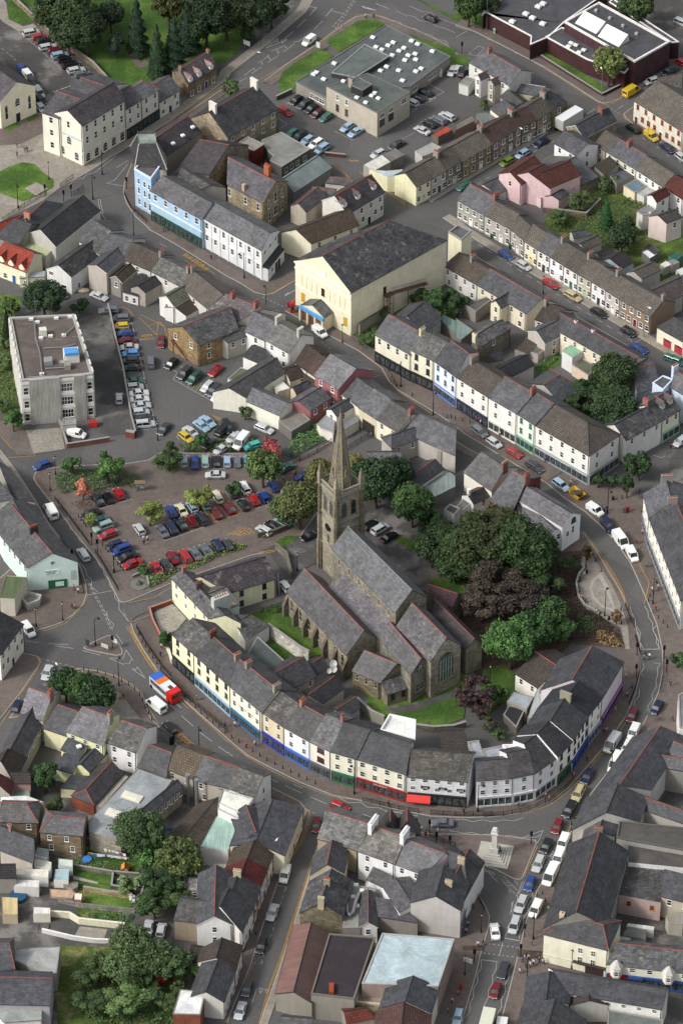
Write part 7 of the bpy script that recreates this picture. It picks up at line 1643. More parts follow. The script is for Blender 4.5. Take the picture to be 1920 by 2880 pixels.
hs((90,1080),(185,905),[0,935,60,855],4.8,'t4f4640','r9f9788','brown-tiled house in row at left edge',pc=38)
hs((70,1170),(95,1075),[-40,1080,0,1020],4.6,'t5f2f2e','r9f9788','maroon-tiled house in row at left edge')
hs((95,1085),(210,1085),[55,1015,205,1020],4.6,'t544a44','rb07a72','small pink-walled extension with brown tiles and mint lean-to',back=.3);flat([75,1170,95,1130,205,1135,205,1185],2.6,'m8fa296','rb07a72',root=LAST['root'],par=0)
hs((0,1350),(262,1358),[0,1225,190,1228],6.0,'s66615f','k7a6b58','brick house with brown-grey slates and red hip left of brick twin',f=(2,0),rt=1,hipR=.8,back=.9)
hs((275,1420),(568,1448),[375,1315,590,1330],6.2,'s67646a','k8a7a62','patched brick house with red-hipped slates above back gardens',f=(0,2),rt=1,hipL=.7,pc=30,wc='e8e8e4',style='1',z0=0)
BH2=D(LAST)
for fx in(.22,.62):window(BH2['root'],BH2['a'].lerp(BH2['b'],fx)+Z(4.2),an(BH2['u']),.85,1.3)
flat([0,1180,180,1170,300,1215,0,1225],6.6,'fd8dad8','r9f9788','white_roof_strip','long low building with bright white sheet roof at left edge',EX,par=0)
T(0,2240)
hs((0,370),(220,455),[-20,240,255,270],4.6,'s41464e','rb5a898','blue-black slate house at left edge above conservatories',ridge=None,ch=((.3,D(color='8a5a40',w_=.6,npot=1)),),back=.3)
for pts,h,R,W,nm,lb in(([260,355,335,365,325,425,240,400],2.8,'f8f9d98',WH,'lean_to','grey-green glass lean-to below blue-black slates'),([240,430,355,455,350,500,235,480],2.6,'fc9cbb8',WH,'lean_to','pale glass roofed lean-to under grey-green one'),([110,500,335,505,330,560,110,540],2.7,'fdedcc8',WH,'conservatory','white conservatory with ivory roof'),([400,430,500,440,500,485,400,475],2.6,'fc9d2c0','ra9c0c0','greenhouse','small greenhouse with pale green roof'),([380,505,475,505,470,580,370,575],2.2,'f9fb8bc',WH,'conservatory','small glazed conservatory by greenhouse'),([100,575,272,580,265,630,95,620],2.6,'mdcdad4','rd0cdc4','lean_to','white corrugated lean-to roof'),([10,695,120,700,120,815,15,815],2.6,'mcdb98a','rb5a070','pergola_roof','yellow ribbed pergola roof at left edge'),([228,765,345,770,345,810,228,810],2.4,'md9d7d2','rd6d0b8','shed','white corrugated shed with dark red door'),([510,665,565,670,560,715,508,712],2.0,'fdedcc8','r9a3a30','shed','red garden shed with white roof edge'),([335,590,540,590,535,625,500,640,430,600],1.2,'k8f8a80','k8f8a80','raised_patio','stone edged raised patio in middle garden'),([340,640,520,650,500,700,350,690],.5,'fc0a488','rb09a80','patio','sandy pink paved patio'),([270,880,340,880,330,930,260,925],.3,'f5c5a55','r8c8578','paving','small dark paved corner of yards')):
 flat(pts,h,R,W,nm,lb,nm.replace('_',' ').split()[-1],par=0)
hs((-60,560),(110,560),[-60,470,105,480],4.4,'t3f3b3f','r8c8578','brown-black tiled roof at left edge by conservatories',back=.3)
hs((-80,1200),(100,1190),[-60,1020,60,1025],6.2,'s4d4e57','r9f9aa0','blue-grey slate hall with red ridges in bottom left corner','hall','hall',rt=1,hipR=.2)
hs((-80,1430),(340,1440),[-60,1240,350,1268],6.2,'s4f505a','r9f9aa0','larger blue-grey slates red ridged in bottom left corner','hall','hall',rt=1,back=.6,pc=24)
flat([100,1130,110,1050,415,1035,390,1215,330,1230],5.0,'f9fa09c','r8f8a80','flat_hall','pale grey felt roof behind blue-grey slate halls','hall',par=.1)
hs((30,1560),(280,1540),[-60,1450,290,1440],4.4,'f8f9590','rddd8c8','grey-green flat porch roof with cream edge at bottom left corner',back=0,pc=5,mono=True)
wallrun([345,830,480,840,545,880,860,915],'cream stepped garden wall above patio',1.5,.3,'rd6d0a8',cop='d6d0b0');wallrun([290,940,500,990,640,1010,760,1015],'white garden wall below the patio',1.0,.25,'rd6d3cc',cop='dcdad2')
wallrun([510,500,780,545,960,560],'grey block wall under clothes line lawn',1.1,.25,'k7c776b');wallrun([575,655,770,690,910,705],'tan block wall above the lowest lawn',1.3,.3,'k9b8c68');wallrun([400,735,560,770,930,810],'weathered grey slatted fence below the lowest lawn',1.3,.15,'k8c8a84','garden_fence','fence',cop=None)
wallrun([780,545,770,640,940,670],'dark walls round vegetable plot',1.1,.25,'k625d52');wallrun([990,640,945,800],'low wall by the white flowering bush',1.0,.2,'k625d52');wallrun([600,330,700,350,860,370,985,410],'rubble wall under the silver-roofed works',1.8,.4,'k7a7062')
flat([965,510,1075,512,1070,545,960,540],1.6,'k8c887c','k8c887c','stone_shelter','small stone walled corner in gardens','shelter',par=0)
hs((1200,850),(1355,870),[1240,705,1415,725],5.4,'l5a5858','r8f7c5c','tan rendered rear wing with old slates by two silver cars',back=.4)
T(0,2240)
gab((1355,890),(1600,890),6.6,14,2.3,'s4e4f56','rdadad6',label='white gabled house with two small windows and bell on its roof',verge=1,f=(1,1),rt=1,sf=(3,3))
hs((1290,1130),(1480,1165),[1310,1050,1530,1080],3.2,'t4f4640','rcfc4ac','brown-tiled wing with two rooflights below white gabled house',back=.5,pc=20)
hs((1295,645),(1480,660),[1305,555,1568,590],4.0,'l6d6b66','rb5a08c','small pinkish house with grey slates between gardens and street',f=(2,),back=.5)
flat([1462,555,1475,465,1568,465,1550,550],3.0,'md2d0b4',WH,'lean_to','cream ribbed roof box near mint roof','lean-to',par=0)
flat([1380,345,1490,140,1640,160,1568,380],5.0,'ma3c0b4',WH,'mint_roofed_building','white building with long mint green sheet roof and brown strip','building',par=0,fr={})
T(0,1760)
flat([1500,1260,1510,1170,1640,1150,1720,1240,1640,1330],7.0,'fdcdcd4','rdadad8','white_room','white flat-roofed top room with small window','building',par=.1,fr={})
T(0,2240)
flat([1190,1500,1240,1330,1415,1345,1380,1505],5.2,'fdcdedc','b8a5040','white_flat_roof','bright white flat roof on brick wing at bottom edge',EX,par=.1)
T(640,2240)
e=[(95,940),(180,755),(225,620),(272,500),(312,395)];r_=[(-60,760),(20,640),(85,540),(140,428),(180,305)]
terrace(e,r_,5.6,[D(label='dark slate house with white gable in side street terrace',R='s45464c',W='rd6d2ca',gl=(1,1),f=(3,3)),D(label='slate-blue terraced house with a cream chimney in the side street',R='s484b52',W='b9a5a44',f=(2,2),ch=((.9,D(color='a89a78',npot=4,potm='potc')),)),D(label='maroon-tiled terraced house in side street',R='t5f2c28',W='rb5b0a6',f=(2,2),ch=()),D(label='brown-tiled terraced house nearest the hall in the side street',R='t54493f',W='rcfc0a8',f=(2,2))],group='terrace on left of side street',dcol='2a2022',wc='e4e2dc',ww=.9,pc=35,back=1.1)
hs((50,1210),(100,1030),[-120,1110,0,985],4.8,'t4c443e','rc9c0b4','brown-tiled cottage row lower in side street',f=(2,2),dcol='2a2022');hs((-30,1420),(50,1210),[-150,1350,-60,1120],4.8,'s4c4c52','rc4beb4','slate cottages at bottom of side street',f=(3,3),dcol='2a2022')
hs((390,412),(520,78),[215,330,290,20],5.4,'s53545c','rd3c8a8','broad grey slate hall red ridged and cream wall on street corner','hall','hall',f=(0,4),pc=20,dcol='6a2a30',back=.9)
gab((90,320),(300,280),6.0,8,2.0,'s484a52','rb5b0a6',label='small slates red ridged tucked against hall',rt=1)
T(640,1760)
hs((10,1120),(190,1190),[75,975,245,1045],7.0,'l5d5a56','rd9d9d6','tall white shop end with old brown slates behind main street','shop','shop',gr=(1,1,1));hs((-140,1085),(10,1120),[-70,940,70,985],6.0,'s57585c','ra89f8c','slate shop red ridged left of tall white one','shop','shop',rt=1)
flat([-60,1220,-30,1130,180,1190,105,1300],7.2,'fdfddd2',WH,'white_roofed_block','white block with streaked white flat roof and square window','building',par=.05)
T(640,2240)
hs((620,290),(900,375),[685,105,975,195],6.2,'l6b6b69','ra08c62','corner house with weathered grey slates and red ridge above side street',f=(0,1),rt=1)
hs((900,378),(1150,465),[1005,205,1220,290],7.6,'l6e695f','rdcdcdc','white house with brown-grey slates between two white chimney stacks',f=(2,2),rt=1,ch=((.0,D(color='dcdede',w_=3.2,d_=.8,h=1.8,npot=8)),(.98,D(color='dcdede',w_=2.8,d_=.8,h=1.8,npot=7))),pot='trim')
hs((1150,465),(1350,540),[1230,300,1495,400],7.4,'s616267','rdadada','white house with blue-grey slates and red ridge facing small yard',f=(2,2),rt=1,gr=None)
for x in(1120,1235):c=v2(U((x,260),7));gabw(c-V3((2.6,0,0)),c+V3((2.6,0,0)),V3((0,1,0)),6.2,3.5,4.2,'s4a4244','r4a4244',root=LAST['root'],rt=1)
gab((905,905),(1030,905),4.2,9,1.3,'s5d5a5e','rd9d9d6',label='small white gabled outbuilding with bright red ridge by pale blue roof',cat='outbuilding',rt=1,verge=1,f=(1,))
hs((960,575),(1085,635),[1000,495,1130,540],4.8,'s5d5a58','rdadada','low white wing with grey roof and satellite dish in yard',mono=True,pc=10);dish(LAST['root'],(965,605),5.4,.6)
hs((1090,655),(1195,725),[1140,600,1255,665],3.2,'m46524a','rb09a6e','dark green shed roof under white house','shed','shed',mono=True,pc=8)
gab((1368,745),(1580,805),6.6,15,2.4,'s434347','rdadada',label='big white gable end with twin chimneys by lower street',verge=1,ch=((.25,D(color='a89a70',npot=4,potm='potc')),(.7,D(color='a89a70',npot=4,potm='potc'))),chw=1.4,rt=1)
gab((1185,800),(1368,742),5.6,8,.8,'s5a575c','rdadada',root=LAST['root'])
hs((570,545),(600,400),[680,470,722,305],5.4,'s4e4d54','rd9cda0','slate house red ridged and cream chimney wall on corner of side street',rt=1,pc=40)
hs((790,825),(865,585),[640,735,720,505],6.0,'l4b484e','k7c735f','long stone house with dark slates and two yellow chimneys by side street',ch=((.0,D(color='a39a68',npot=0,w_=1.2)),(.55,D(color='8f8460',npot=4,w_=1.2))),gl=None,pc=38)
flat([790,905,830,600,1025,635,915,905],4.4,'f8a8a80','r8c8578','flat_extension','lichen-spotted flat roof with skylights and bent silver duct',EX,par=.1);FD=LAST['root']
m_=MB();m_.tube([U(p,5.0)for p in((905,670),(885,720),(865,800),(840,822),(822,800),(820,745))],.35,8);m_.mk('duct',['steel'],FD)
for x,y in((925,650),(968,654),(885,612),(862,692),(890,755)):rooflight(FD,(x,y),4.45,0,.9,.8,.25)
hs((1040,830),(1308,870),[1020,700,1190,725],4.2,'s57555a','r8c8578','slate roof with dark patch between red ridge gable and white gable',back=0,mono=True,pc=12)
flat([925,1290,1065,945,1560,985,1450,1310],7.6,'fa5b6ba','r8a7468','furniture_store','large store with pale blue painted flat roof and red brick street wall','shop',par=.25,parcol='9fa09c',fr={})
flat([575,1365,700,950,1015,975,870,1400],6.6,'f2c2629','r8a8474','black_roofed_building','building with black bitumen flat roof and stained grey wall','shop',par=.35,parcol='6a665c')
m_=MB();c=v2(U((715,1335),6.6));m_.obox(c,V3((1,0,0)),V3((0,1,0)),.45,1.2,6.5,7.3);m_.mk('brick_vent',['b'],LAST['root'],'a04a30')
hs((580,1430),(700,950),[440,1350,590,880],4.6,'m55403a','r8a8474','long corrugated hall with one salmon and one dark brown slope','hall','hall',pc=26);HRf=LAST
m_=MB();q=[e3(HRf['r0'],HRf['hr']+.16),e3(HRf['r1'],HRf['hr']+.16),e3(HRf['bb'],HRf['he']+.16),e3(HRf['ba'],HRf['he']+.16)];m_.add(q,[(3,2,1,0)]);m_.mk('roof_sheet',['m'],HRf['root'],'755750')
hs((1400,1498),(1455,1320),[1225,1415,1278,1242],6.4,'s4d505a','rc9c0b0','blue-grey slate gabled roof before pale blue roof',pc=28);hs((1380,1700),(1400,1505),[1180,1640,1225,1425],6.0,'t5f4642','rc9c0b0','brown-red tiled roof continuing below blue-grey slates',pc=28)
flat([905,1310,1090,1300,1060,1440,885,1420],4.0,'f8f7f70','k9a8c74','walled_yard','yard with pinkish stone wall behind black roof','yard',par=.4,parcol='b0aa8c');hs((820,1568),(1020,1530),[940,1462,950,1465],3.6,'t6f3a30','r8a8474','low red-brown tiled roof at bottom edge',pc=30);hs((330,1620),(560,1640),[370,1500,580,1560],4.6,'s5d5c5c','r8a8474','grey slates at bottom edge below salmon slope',back=.5)
wallrun([500,800,510,880],'grey yard wall by long stone house',2.6,.3,'r7c776b','yard_wall')
# ---------- right side
T(1280,1760)
hs((1345,1130),(1590,770),[1120,1095,1425,700],6.6,'s4b4d54','rc9c5b8','long slates red ridged running up behind parked white vans','shop','shop',rt=1,pc=32)
hs((1265,1350),(1330,1190),[1048,1290,1115,1095],6.4,'s4b4a4f','rc9c5b8','weathered slate shop roof just above white valley line','shop','shop',pc=32)
hs((1100,1450),(1130,1350),[970,1425,1045,1290],6.2,'s56545a','rc9c5b8','grey slate shop roof with brick-potted chimney by taxi rank','shop','shop',pc=32,ch=((.0,D(color='7a6a5a',npot=4,w_=1.6)),))
hs((1380,965),(1640,1010),[1412,885,1568,935],6.4,'s66666c','r8c877e','grey rendered block red ridged at right edge',rt=1,back=.4)
hs((1290,1265),(1640,1385),[1298,1200,1640,1290],5.6,'s55565c','rb0a89c','low slate range red ridged over courtyard glass roofs',rt=1,back=.4);hs((1470,880),(1640,960),[1515,790,1640,880],7.0,'s57585e','r8c877e','slate gable red ridged at right edge',rt=1)
flat([1110,1460,1130,1350,1640,1400,1640,1560,1190,1480],7.2,'f4f4c48','r9a978c','large_flat_roof','stained black and grey flat roof above long white wall','shop',par=.3,parcol='5c5a54')
flat([1535,480,1568,460,1640,500,1640,720,1545,700],7.5,'f77777a','rd6d3cc','corner_shop','white corner building cut by right edge below zebra crossing','shop',par=.2)
T(1280,2240)
hs((1045,895),(1190,380),[825,795,1000,250],8.0,'s43454b','r8f8a7c','big slate-roofed corner hotel with red hips and cream end wall','hotel','hotel',rt=1,pc=36)
HO=D(LAST);hs((610,950),(1055,1062),[830,800,900,905],7.6,'s4e4e52','rddd9b8','',root=HO['root'],f=(0,0),rt=1,hipL=.6,hipR=.6,pc=26);H3=D(LAST);angh=an(H3['u'])
for fx in(.57,.77):
 for z in(4.9,2.5):window(HO['root'],H3['a'].lerp(H3['b'],fx)+Z(z),angh,1.0,1.4,'s')
q=H3['a'].lerp(H3['b'],.2)+H3['n']*3;chimney(HO['root'],q,9.2,angh,.9,.9,2.0,'b5a878',1)
m_=MB();nn=V3((H3['u'].y,-H3['u'].x,0));m_.obox(H3['a'].lerp(H3['b'],.72)+nn*.3,H3['u'],nn,3.2,.3,2.4,2.7);m_.obox(H3['a'].lerp(H3['b'],.8)+nn*.05,H3['u'],nn,1.8,.05,.1,2.3);m_.mk('shopfront',['matt'],HO['root'],'3a2c2a');band(H3,'a','b',2.2,2.35,'cfcaa8',out=.08)
hs((1040,1155),(1640,1225),[1105,1015,1640,1080],5.4,'l55565a','rddd9bc','row of small shops with turreted oriel windows and old grey slates','shop','shop',f=(5,),shop='2a4a8a',rt=1,back=.9,wh=1.1,ww=1.1,pc=33)
RS=D(LAST)
for fx in(.12,.72):
 c=RS['a'].lerp(RS['b'],fx);u=RS['u'];nn=pn(u);m_=MB();m_.cyl(c+nn*.3,1.1,1.1,2.9,5.4,6);o=m_.mk('oriel',['r'],RS['root'],'dcd8c4');m_=MB();m_.cyl(c+nn*.3,1.35,.05,5.4,7.0,6);m_.mk('turret_roof',['matt'],o,'b9b5b0');window(RS['root'],c+nn*1.28+Z(3.6),an(u),1.0,1.2)
for fx,c in((.15,'a8242a'),(.32,'2f4f86')):m_=MB();u=RS['u'];nn=pn(u);m_.obox(RS['a'].lerp(RS['b'],fx)+nn*.45,u,nn,1.8,.12,2.3,3.0);m_.mk('sign_board',['matt'],RS['root'],c)
hs((790,1362),(1425,1470),[668,1215,1462,1325],5.6,'s474952','rd9d9cc','long blue-grey slate building with cream-white yard wall at lower right',f=(6,),pc=28,back=.25,wh=.9)
hs((780,1430),(800,1270),[610,1400,668,1212],5.5,'s474952','rb5b0a6','steep slate wing at street end of long blue-grey building',pc=24)
hs((870,1650),(900,1540),[640,1600,680,1402],5.6,'s46464b','rb5b0a6','dark slates red ridged end at bottom right',pc=28);gab((790,1440),(1050,1440),4.6,6,1.2,'t4a4240','rb5b0a6',label='hipped brown-tiled roof by courtyard of long slate building')
flat([1045,1640,1050,1470,1430,1540,1430,1640],3.4,'f656b68','r8a8474','flat_extension','grey-green flat roof at bottom right edge',EX,par=.1)
flat([1190,455,1190,320,1640,375,1640,500],6.0,'f4f4c48','rdcdcd8','white_walled_shop','long blank white wall under stained black roof','shop',par=0)
flat([1125,680,1185,455,1450,510,1415,735],5.0,'l5c5a5a','rb09084','pink_walled_back','pinkish rendered back building with grey slates and orange-framed windows','house',par=0,fr={})
PW=D(LAST);fc=facing(PW);wallwin(PW,fc[-1][0]if fc[-1][2]>4 else fc[0][0],(.25,.8),2.6,.9,1.2,'1','b8743c')
hs((1420,690),(1640,745),[1440,510,1640,550],5.6,'s4f5058','rb5a88c','slate-roofed house red ridged and white sash windows at right edge',f=(2,0),rt=1,mono=True,pc=20)
for pts,h,R,W,lb in(([1150,960,1185,905,1320,925,1310,985],2.6,'f6f7270','r8c8578','patched grey roof over yard behind turreted shops'),([1095,990,1120,960,1210,975,1200,1010],2.8,'fa8a8a2','r8c8578','pale polythene roof by patched one'),([1180,895,1190,875,1370,900,1365,925],2.2,'fcfcfc4','rd0cdc4','white framed open shed in yard'),([(1450,640+180),(1568,800),(1568,880),(1470,870)],3.4,'f8a857a','ra89f8c','low cream lean-to under sash windows')):flat(pts,h,R,W,'lean_to',lb,'lean-to',par=.05)
hs((35,790),(90,590),[-140,690,-70,480],7.6,'s3f3f45','rb9b5ae','dark slates over red brick wall at head of lower street','shop','shop',f=(5,5),pc=30,wc='c9c5bc',shop='6a7076')
hs((-30,560),(85,600),[-60,395,60,395],7.4,'s3d3f46','b8a3530','rounded slate corner roof facing war memorial','shop','shop',f=(0,),pc=33)
# ---------- vehicles
KC=dict(h='hatch',s='saloon',e='estate',o='suv',m='mpv',v='van',w='smallvan',i='mini',c='coupe')
CC_=dict(si='silver',wh='white',bk='black',rd='red',dr='darkred',bl='blue',lb='lightblue',nv='navy',gy='grey',dg='darkgrey',gn='green',te='teal',ye='yellow',go='gold',ma='maroon',cr='cream',tu='turquoise',pb='paleblue',li='lime',tg='tealgreen')
def CR(dx,dy,where,frm,s,z=0.0):
 its=[]
 for t in s.split('|'):
  p=t.split();its.append((float(p[0]),float(p[1]),KC[p[2]],CC_[p[3]])+((float(p[4]),float(p[5]))if len(p)>4 else()))
 carrow(its,dx,dy,where,frm,z)
def CL(s,z=0.0):
 for t in s.strip().split('\n'):
  p=t.split(None,6);x,y,dx,dy=map(float,p[:4]);car(x,y,dx,dy,KC[p[4]],CC_[p[5]],p[6],None,z,'moving_car' if p[6].startswith('moving')else None)
T(0,0)
CR(20,-4,'along park wall by library','the top end','215 222 m si|272 248 h rd|305 278 h bk|330 318 e si|382 342 h dr|412 378 m pb|448 403 h bk|485 442 e bk|525 478 e si|565 508 h gy|610 528 h dg|665 570 h si')
CR(8,10,'behind cream chapel','the far end','150 470 h bl|195 520 w wh|225 560 h dg|268 635 w si|282 685 h bk|285 740 h si')
T(640,0)
CR(-14,9,'in front of concrete health centre','the left','472 685 h bk|530 712 e dg|578 742 h bk|620 776 h ma|678 803 h tg|822 872 h pb|880 905 s pb')
CR(-14,9,'behind pale felt workshop roof','the left','440 915 h tg|497 935 o bk|548 962 h pb|608 985 e wh|650 1022 m pb')
CR(-14,-7,'right of health centre','the bottom','1270 700 h si|1312 670 h bk|1358 628 s bk');CR(-14,-7,'beside rusty red shed','the bottom','1340 892 s si|1390 847 h bk|1452 822 e gy|1512 795 e si')
CL('''396 762 14 9 h rd bright red hatchback at gable of stone rectory
1165 992 -14 7 s dg dark grey saloon by garages near car park exit
1035 1055 -14 7 h si silver hatchback behind white-roofed garage
1395 120 -14 -6 h bk moving black hatchback on main road above health centre
560 278 -12 9 w wh small white van driving past health centre lawn
1545 485 -6 12 h si silver hatchback at right corner of health centre''')
T(1280,0)
CL('''12 470 6 -10 h si silver hatchback parked by white detached house
52 495 6 -10 h bk black hatchback parked by white detached house
590 975 -14 8 s nv navy saloon in steep side street by trailer
462 1055 -14 8 h pb pale blue hatchback in steep side street
355 1110 -14 8 h li lime green hatchback in steep side street
62 1275 -14 8 s tg dark teal saloon at foot of steep side street
1225 878 -12 -8 e bk black estate by corner of brown-framed row
1350 935 12 9 w ye yellow taxi-like small van by brown-framed row
1460 1012 12 9 s nv navy saloon by brown-framed row
1560 1080 12 9 h si silver car cut by right edge by brown-framed row
1352 552 -14 5 h si silver hatchback at wall of brick market
1478 483 -14 7 o bk black car at wall of brick market
1560 152 10 4 m si silver people carrier in yard behind brick market
1570 430 10 4 h rd red car cut by right edge below brick market
672 1152 12 6 h rd red car half hidden behind pink house''')
yv=car(1212,618,14,-9,'van','yellow','bright yellow and green van parked by single tree at market')
T(1280,640)
CR(12,7,'on street below long terrace','the top','348 182 h bl|472 258 h si|658 380 s rd|810 468 e go|990 580 s bk|1195 712 h bk|1262 830 s bl')
CR(10,4,'at garage doors on right edge','the left','1490 900 h tg|1535 915 h tg');CL('''1550 1470 -10 8 h si silver car at right edge by white side shop
165 1405 12 9 m gy grey-silver people carrier by shop with white fascia
268 1480 12 8 h si silver hatchback behind grey people carrier
405 1550 10 6 h rd red hatchback by mint green shop''')
T(1280,1280)
CL('''545 78 12 8 e dg dark grey estate by brown-roofed corner store
728 202 12 9 e pb pale blue-grey estate just above yellow skip
1140 580 9 12 v wh white van third along bend with green mark
1218 685 7 13 w wh small white and orange van at end of bend queue
1048 480 8 12 o nv dark navy off-road car with roof rack on bend''')
pk=car(962,378,12,8,'smallvan','white','white pickup truck with open load bed by round plaza')
T(0,640)
CR(-20,1,'along fence of office yard, upper group','the top','750 565 e gy|828 622 e gy|835 675 i ye|857 726 h bl|870 775 c dr|888 820 s si|900 865 h lb|896 912 h dg|908 962 s bk')
CR(20,-2,'along fence of office yard, lower group','the top','926 1055 s tg|930 1093 h si|957 1137 s wh|960 1178 s wh|972 1222 s si|970 1268 h si|990 1310 s dg|1000 1353 o si')
CR(-12,11,'across office car park from fence','the left','1180 935 h bk|1272 1003 o dg|1338 1035 o gn|1428 1092 h si|1475 1122 o dg');CR(12,9,'along wall at foot of office car park','the left','1280 1440 h ye|1315 1405 s si|1388 1362 s pb|1430 1332 s pb')
CL('''682 468 10 4 s si silver saloon in rough yard behind white workshop
1110 785 -3 14 h dr dark red hatchback by wall of tan stone hall
1485 982 -10 9 c rd small red coupe before white gable
1040 925 0 -14 m gy grey people carrier driving through office car park
822 1172 0 -14 h si silver hatchback alone in office service yard
528 1420 14 3 w wh white van at foot of concrete office block
1130 1382 -10 12 s dg dark grey saloon alone by lamp at car park exit
1508 1160 -10 8 w wh cream-white van with orange lettering by cream barn
1535 1395 10 -9 o bk black off-road car right of low stone wall
1450 1485 10 -8 s dg dark saloon below black off-road car
1530 1520 12 -8 s si silver saloon under trees at square edge
420 450 6 6 h nv blue car under round tree behind white workshop''')
T(640,640)
CL('''635 718 11 9 w wh white van driving past cinema portico
252 1382 12 5 e si silver estate parked below cream store
0 1372 4 8 o bk black car cut off by small tree below store
45 1440 10 -8 s si silver saloon by white lettered van
172 1500 -10 3 h tu turquoise car below white lettered van
92 1468 -10 12 v wh large white van with orange lettering by red maple''')
T(320,1240)
CR(0,-12,'in marked bays under railing of square','the left','487 135 h te|560 143 s bl|630 135 e te|710 135 h bk|782 138 h pb|852 140 h gy|925 140 s lb',.14)
CR(-9,-14,'in upper row of square near trees','the left','395 487 m bl|465 472 s cr|540 450 h pb|625 430 h te|712 380 e cr|820 350 h dg|898 320 m wh',.14)
CR(-9,-13,'in middle double row of square','the left','335 618 s gy|395 597 o nv|463 572 c bk|537 550 h dr|607 532 e dg|707 495 h dr|792 458 c dr|893 437 h bk|965 402 h rd|1035 382 h bl|1100 308 h bl',.14)
CR(-9,-13,'beside long hedge','the left','295 870 c rd|362 848 c dg|405 800 s dr|493 792 e rd|563 775 s gy|635 748 c gy|715 718 m nv|780 712 h dg',.14)
CL('''700 230 -14 0 s si moving silver saloon driving across square below marked bays
175 605 -8 -12 h si pale silver hatchback alone by two walkers in square
1035 612 -11 -6 h si silver hatchback in short row by churchyard gate
1100 580 -11 -6 c bk black convertible in short row by churchyard gate
1160 555 -11 -6 h te pale mint car half under big churchyard tree
1350 650 -14 6 c bk black coupe parked against church tower
1187 182 14 -8 s tg dark green saloon by yellow bay under red maple
1312 240 14 -4 s bl blue car partly hidden under churchyard tree
1180 998 -9 -12 h wh white car by long cream house gable''',.14)
T(640,1280)
CR(12,-7,'behind church tower','left','985 478 h bk|1050 508 m si|1112 562 s bk',.15)
T(0,1280)
CR(-9,-14,'beside orange tree in square','the left','675 305 c bk|745 290 h bk|820 262 h rd',.14)
CR(-20,7,'along street side of square','the top','625 402 s bk|685 450 s tg|710 492 o te|742 545 h rd|790 615 i nv|838 650 o bl|878 698 s bk|912 745 s rd',.14)
CL('''290 68 -14 5 h bl moving bright blue hatchback turning at top of narrow street
350 378 -8 -14 v wh white van driving up narrow street by cafe
575 682 -8 -13 e si moving silver estate near pedestrian lights
195 1205 8 10 w wh white van coming out by left edge terrace
325 1495 -5 14 s si moving silver saloon by round green trees''')
T(0,1760)
CL('''122 548 8 -14 h nv navy hatchback parked near lilac slate house
1075 540 -12 -10 v wh large white van by striped bus
1168 700 -10 -11 h bk moving black car pulling out of bus bay''')
T(640,2240)
CL('''773 68 14 6 h rd moving dark red hatchback on main street near side street
612 195 -2 14 h dr red hatchback waiting at mouth of side street
1480 182 -14 0 s gy moving slate-blue saloon near crossing railings
395 540 -4 14 w wh white pickup in side street by lamp
310 798 -5 13 s si silver saloon parked in side street
233 1028 -4 13 h bk black hatchback parked in side street
135 1325 -4 13 h dg dark estate near bottom of side street
88 1475 -4 13 s si silver saloon at very bottom of side street''')
T(0,2240)
CL('''1020 910 -3 14 s si silver saloon on driveway below walled gardens
1110 920 3 -14 h si silver hatchback with red tail lights on driveway''')
T(1280,1760)
CL('''1387 562 -9 13 h nv navy hatchback beyond crossing at corner shop
1218 615 -6 13 h dr moving red hatchback below crossing
1228 735 -6 13 w wh white van highest in line below crossing
1182 835 -6 13 h wh white hatchback between two white vans
1105 940 -6 12 v wh long white van by slates
1080 805 -8 12 v si silver-grey van by blue crescent shop
910 1035 -7 12 s nv moving navy car near green crescent shop
845 1160 -6 12 o go moving beige off-road car on bend
785 1268 -7 12 o bk moving black off-road car on bend
702 1382 -5 12 h dr moving red car with dark roof panel on bend''')
T(1280,2240)
CL('''625 340 -6 12 h bk moving black hatchback by painted taxi lettering
572 462 -5 12 e si moving silver estate by island
512 600 -4 12 h bl moving bright blue hatchback below island
453 740 -5 12 e si moving silver estate behind bright blue one
408 888 -4 12 m si moving silver people carrier nearest crossing
273 928 -2 -14 s wh white saloon heading up to memorial
330 1196 -4 12 s dg moving dark grey saloon just below crossing
275 1338 -4 12 h dr moving dark red hatchback second below crossing
18 1520 -3 12 h pb blue-grey car at lower left kerb of bottom street
742 320 -5 12 w wh white pickup first in taxi rank
710 425 -5 12 w wh small white van second in taxi rank
655 540 -6 12 v wh tall white van third in taxi rank
553 780 -6 12 w wh small white van alone by hanging basket lamp''')
def boxbody(p,q,w_,h,z,label,name,cat,col,roof=None):
 a,b_=v2(U(p,.3)),v2(U(q,.3));u=(b_-a).normalized();v=V3((-u.y,u.x,0));c=(a+b_)/2;L=(b_-a).length;r=thing(name,(c.x,c.y,0),label,cat,None,0);bo('body','paint',r,col,c,u,v,L/2,w_/2,z,h);return r,c,u,v,L
def wheels(r,c,u,v,L,w_,xs,rad=.48):
 for x in xs:
  for s in(-1,1):m_=MB();q=c+u*x+v*s*(w_/2-.12);k=Z(rad);m_.tube([q-v*.14+k,q+v*.16+k],rad,12);m_.mk('wheel',['tyre'],r)
T(0,1760)
r,c,u,v,L=boxbody((1045+20,395),(1225-10,530),2.5,2.95,.35,'single-decker bus with blue, orange, white and red striped roof','bus','bus','d8dadc')
for f0,f1,col in((0,.27,'2f62c0'),(.27,.47,'d9701e'),(.47,.8,'d8dadc'),(.8,1,'cc1f1c')):
 bo('roof','paint',r,col,c+u*L*((f0+f1)/2-.5),u,v,L*(f1-f0)/2,1.27,2.93,3.06)
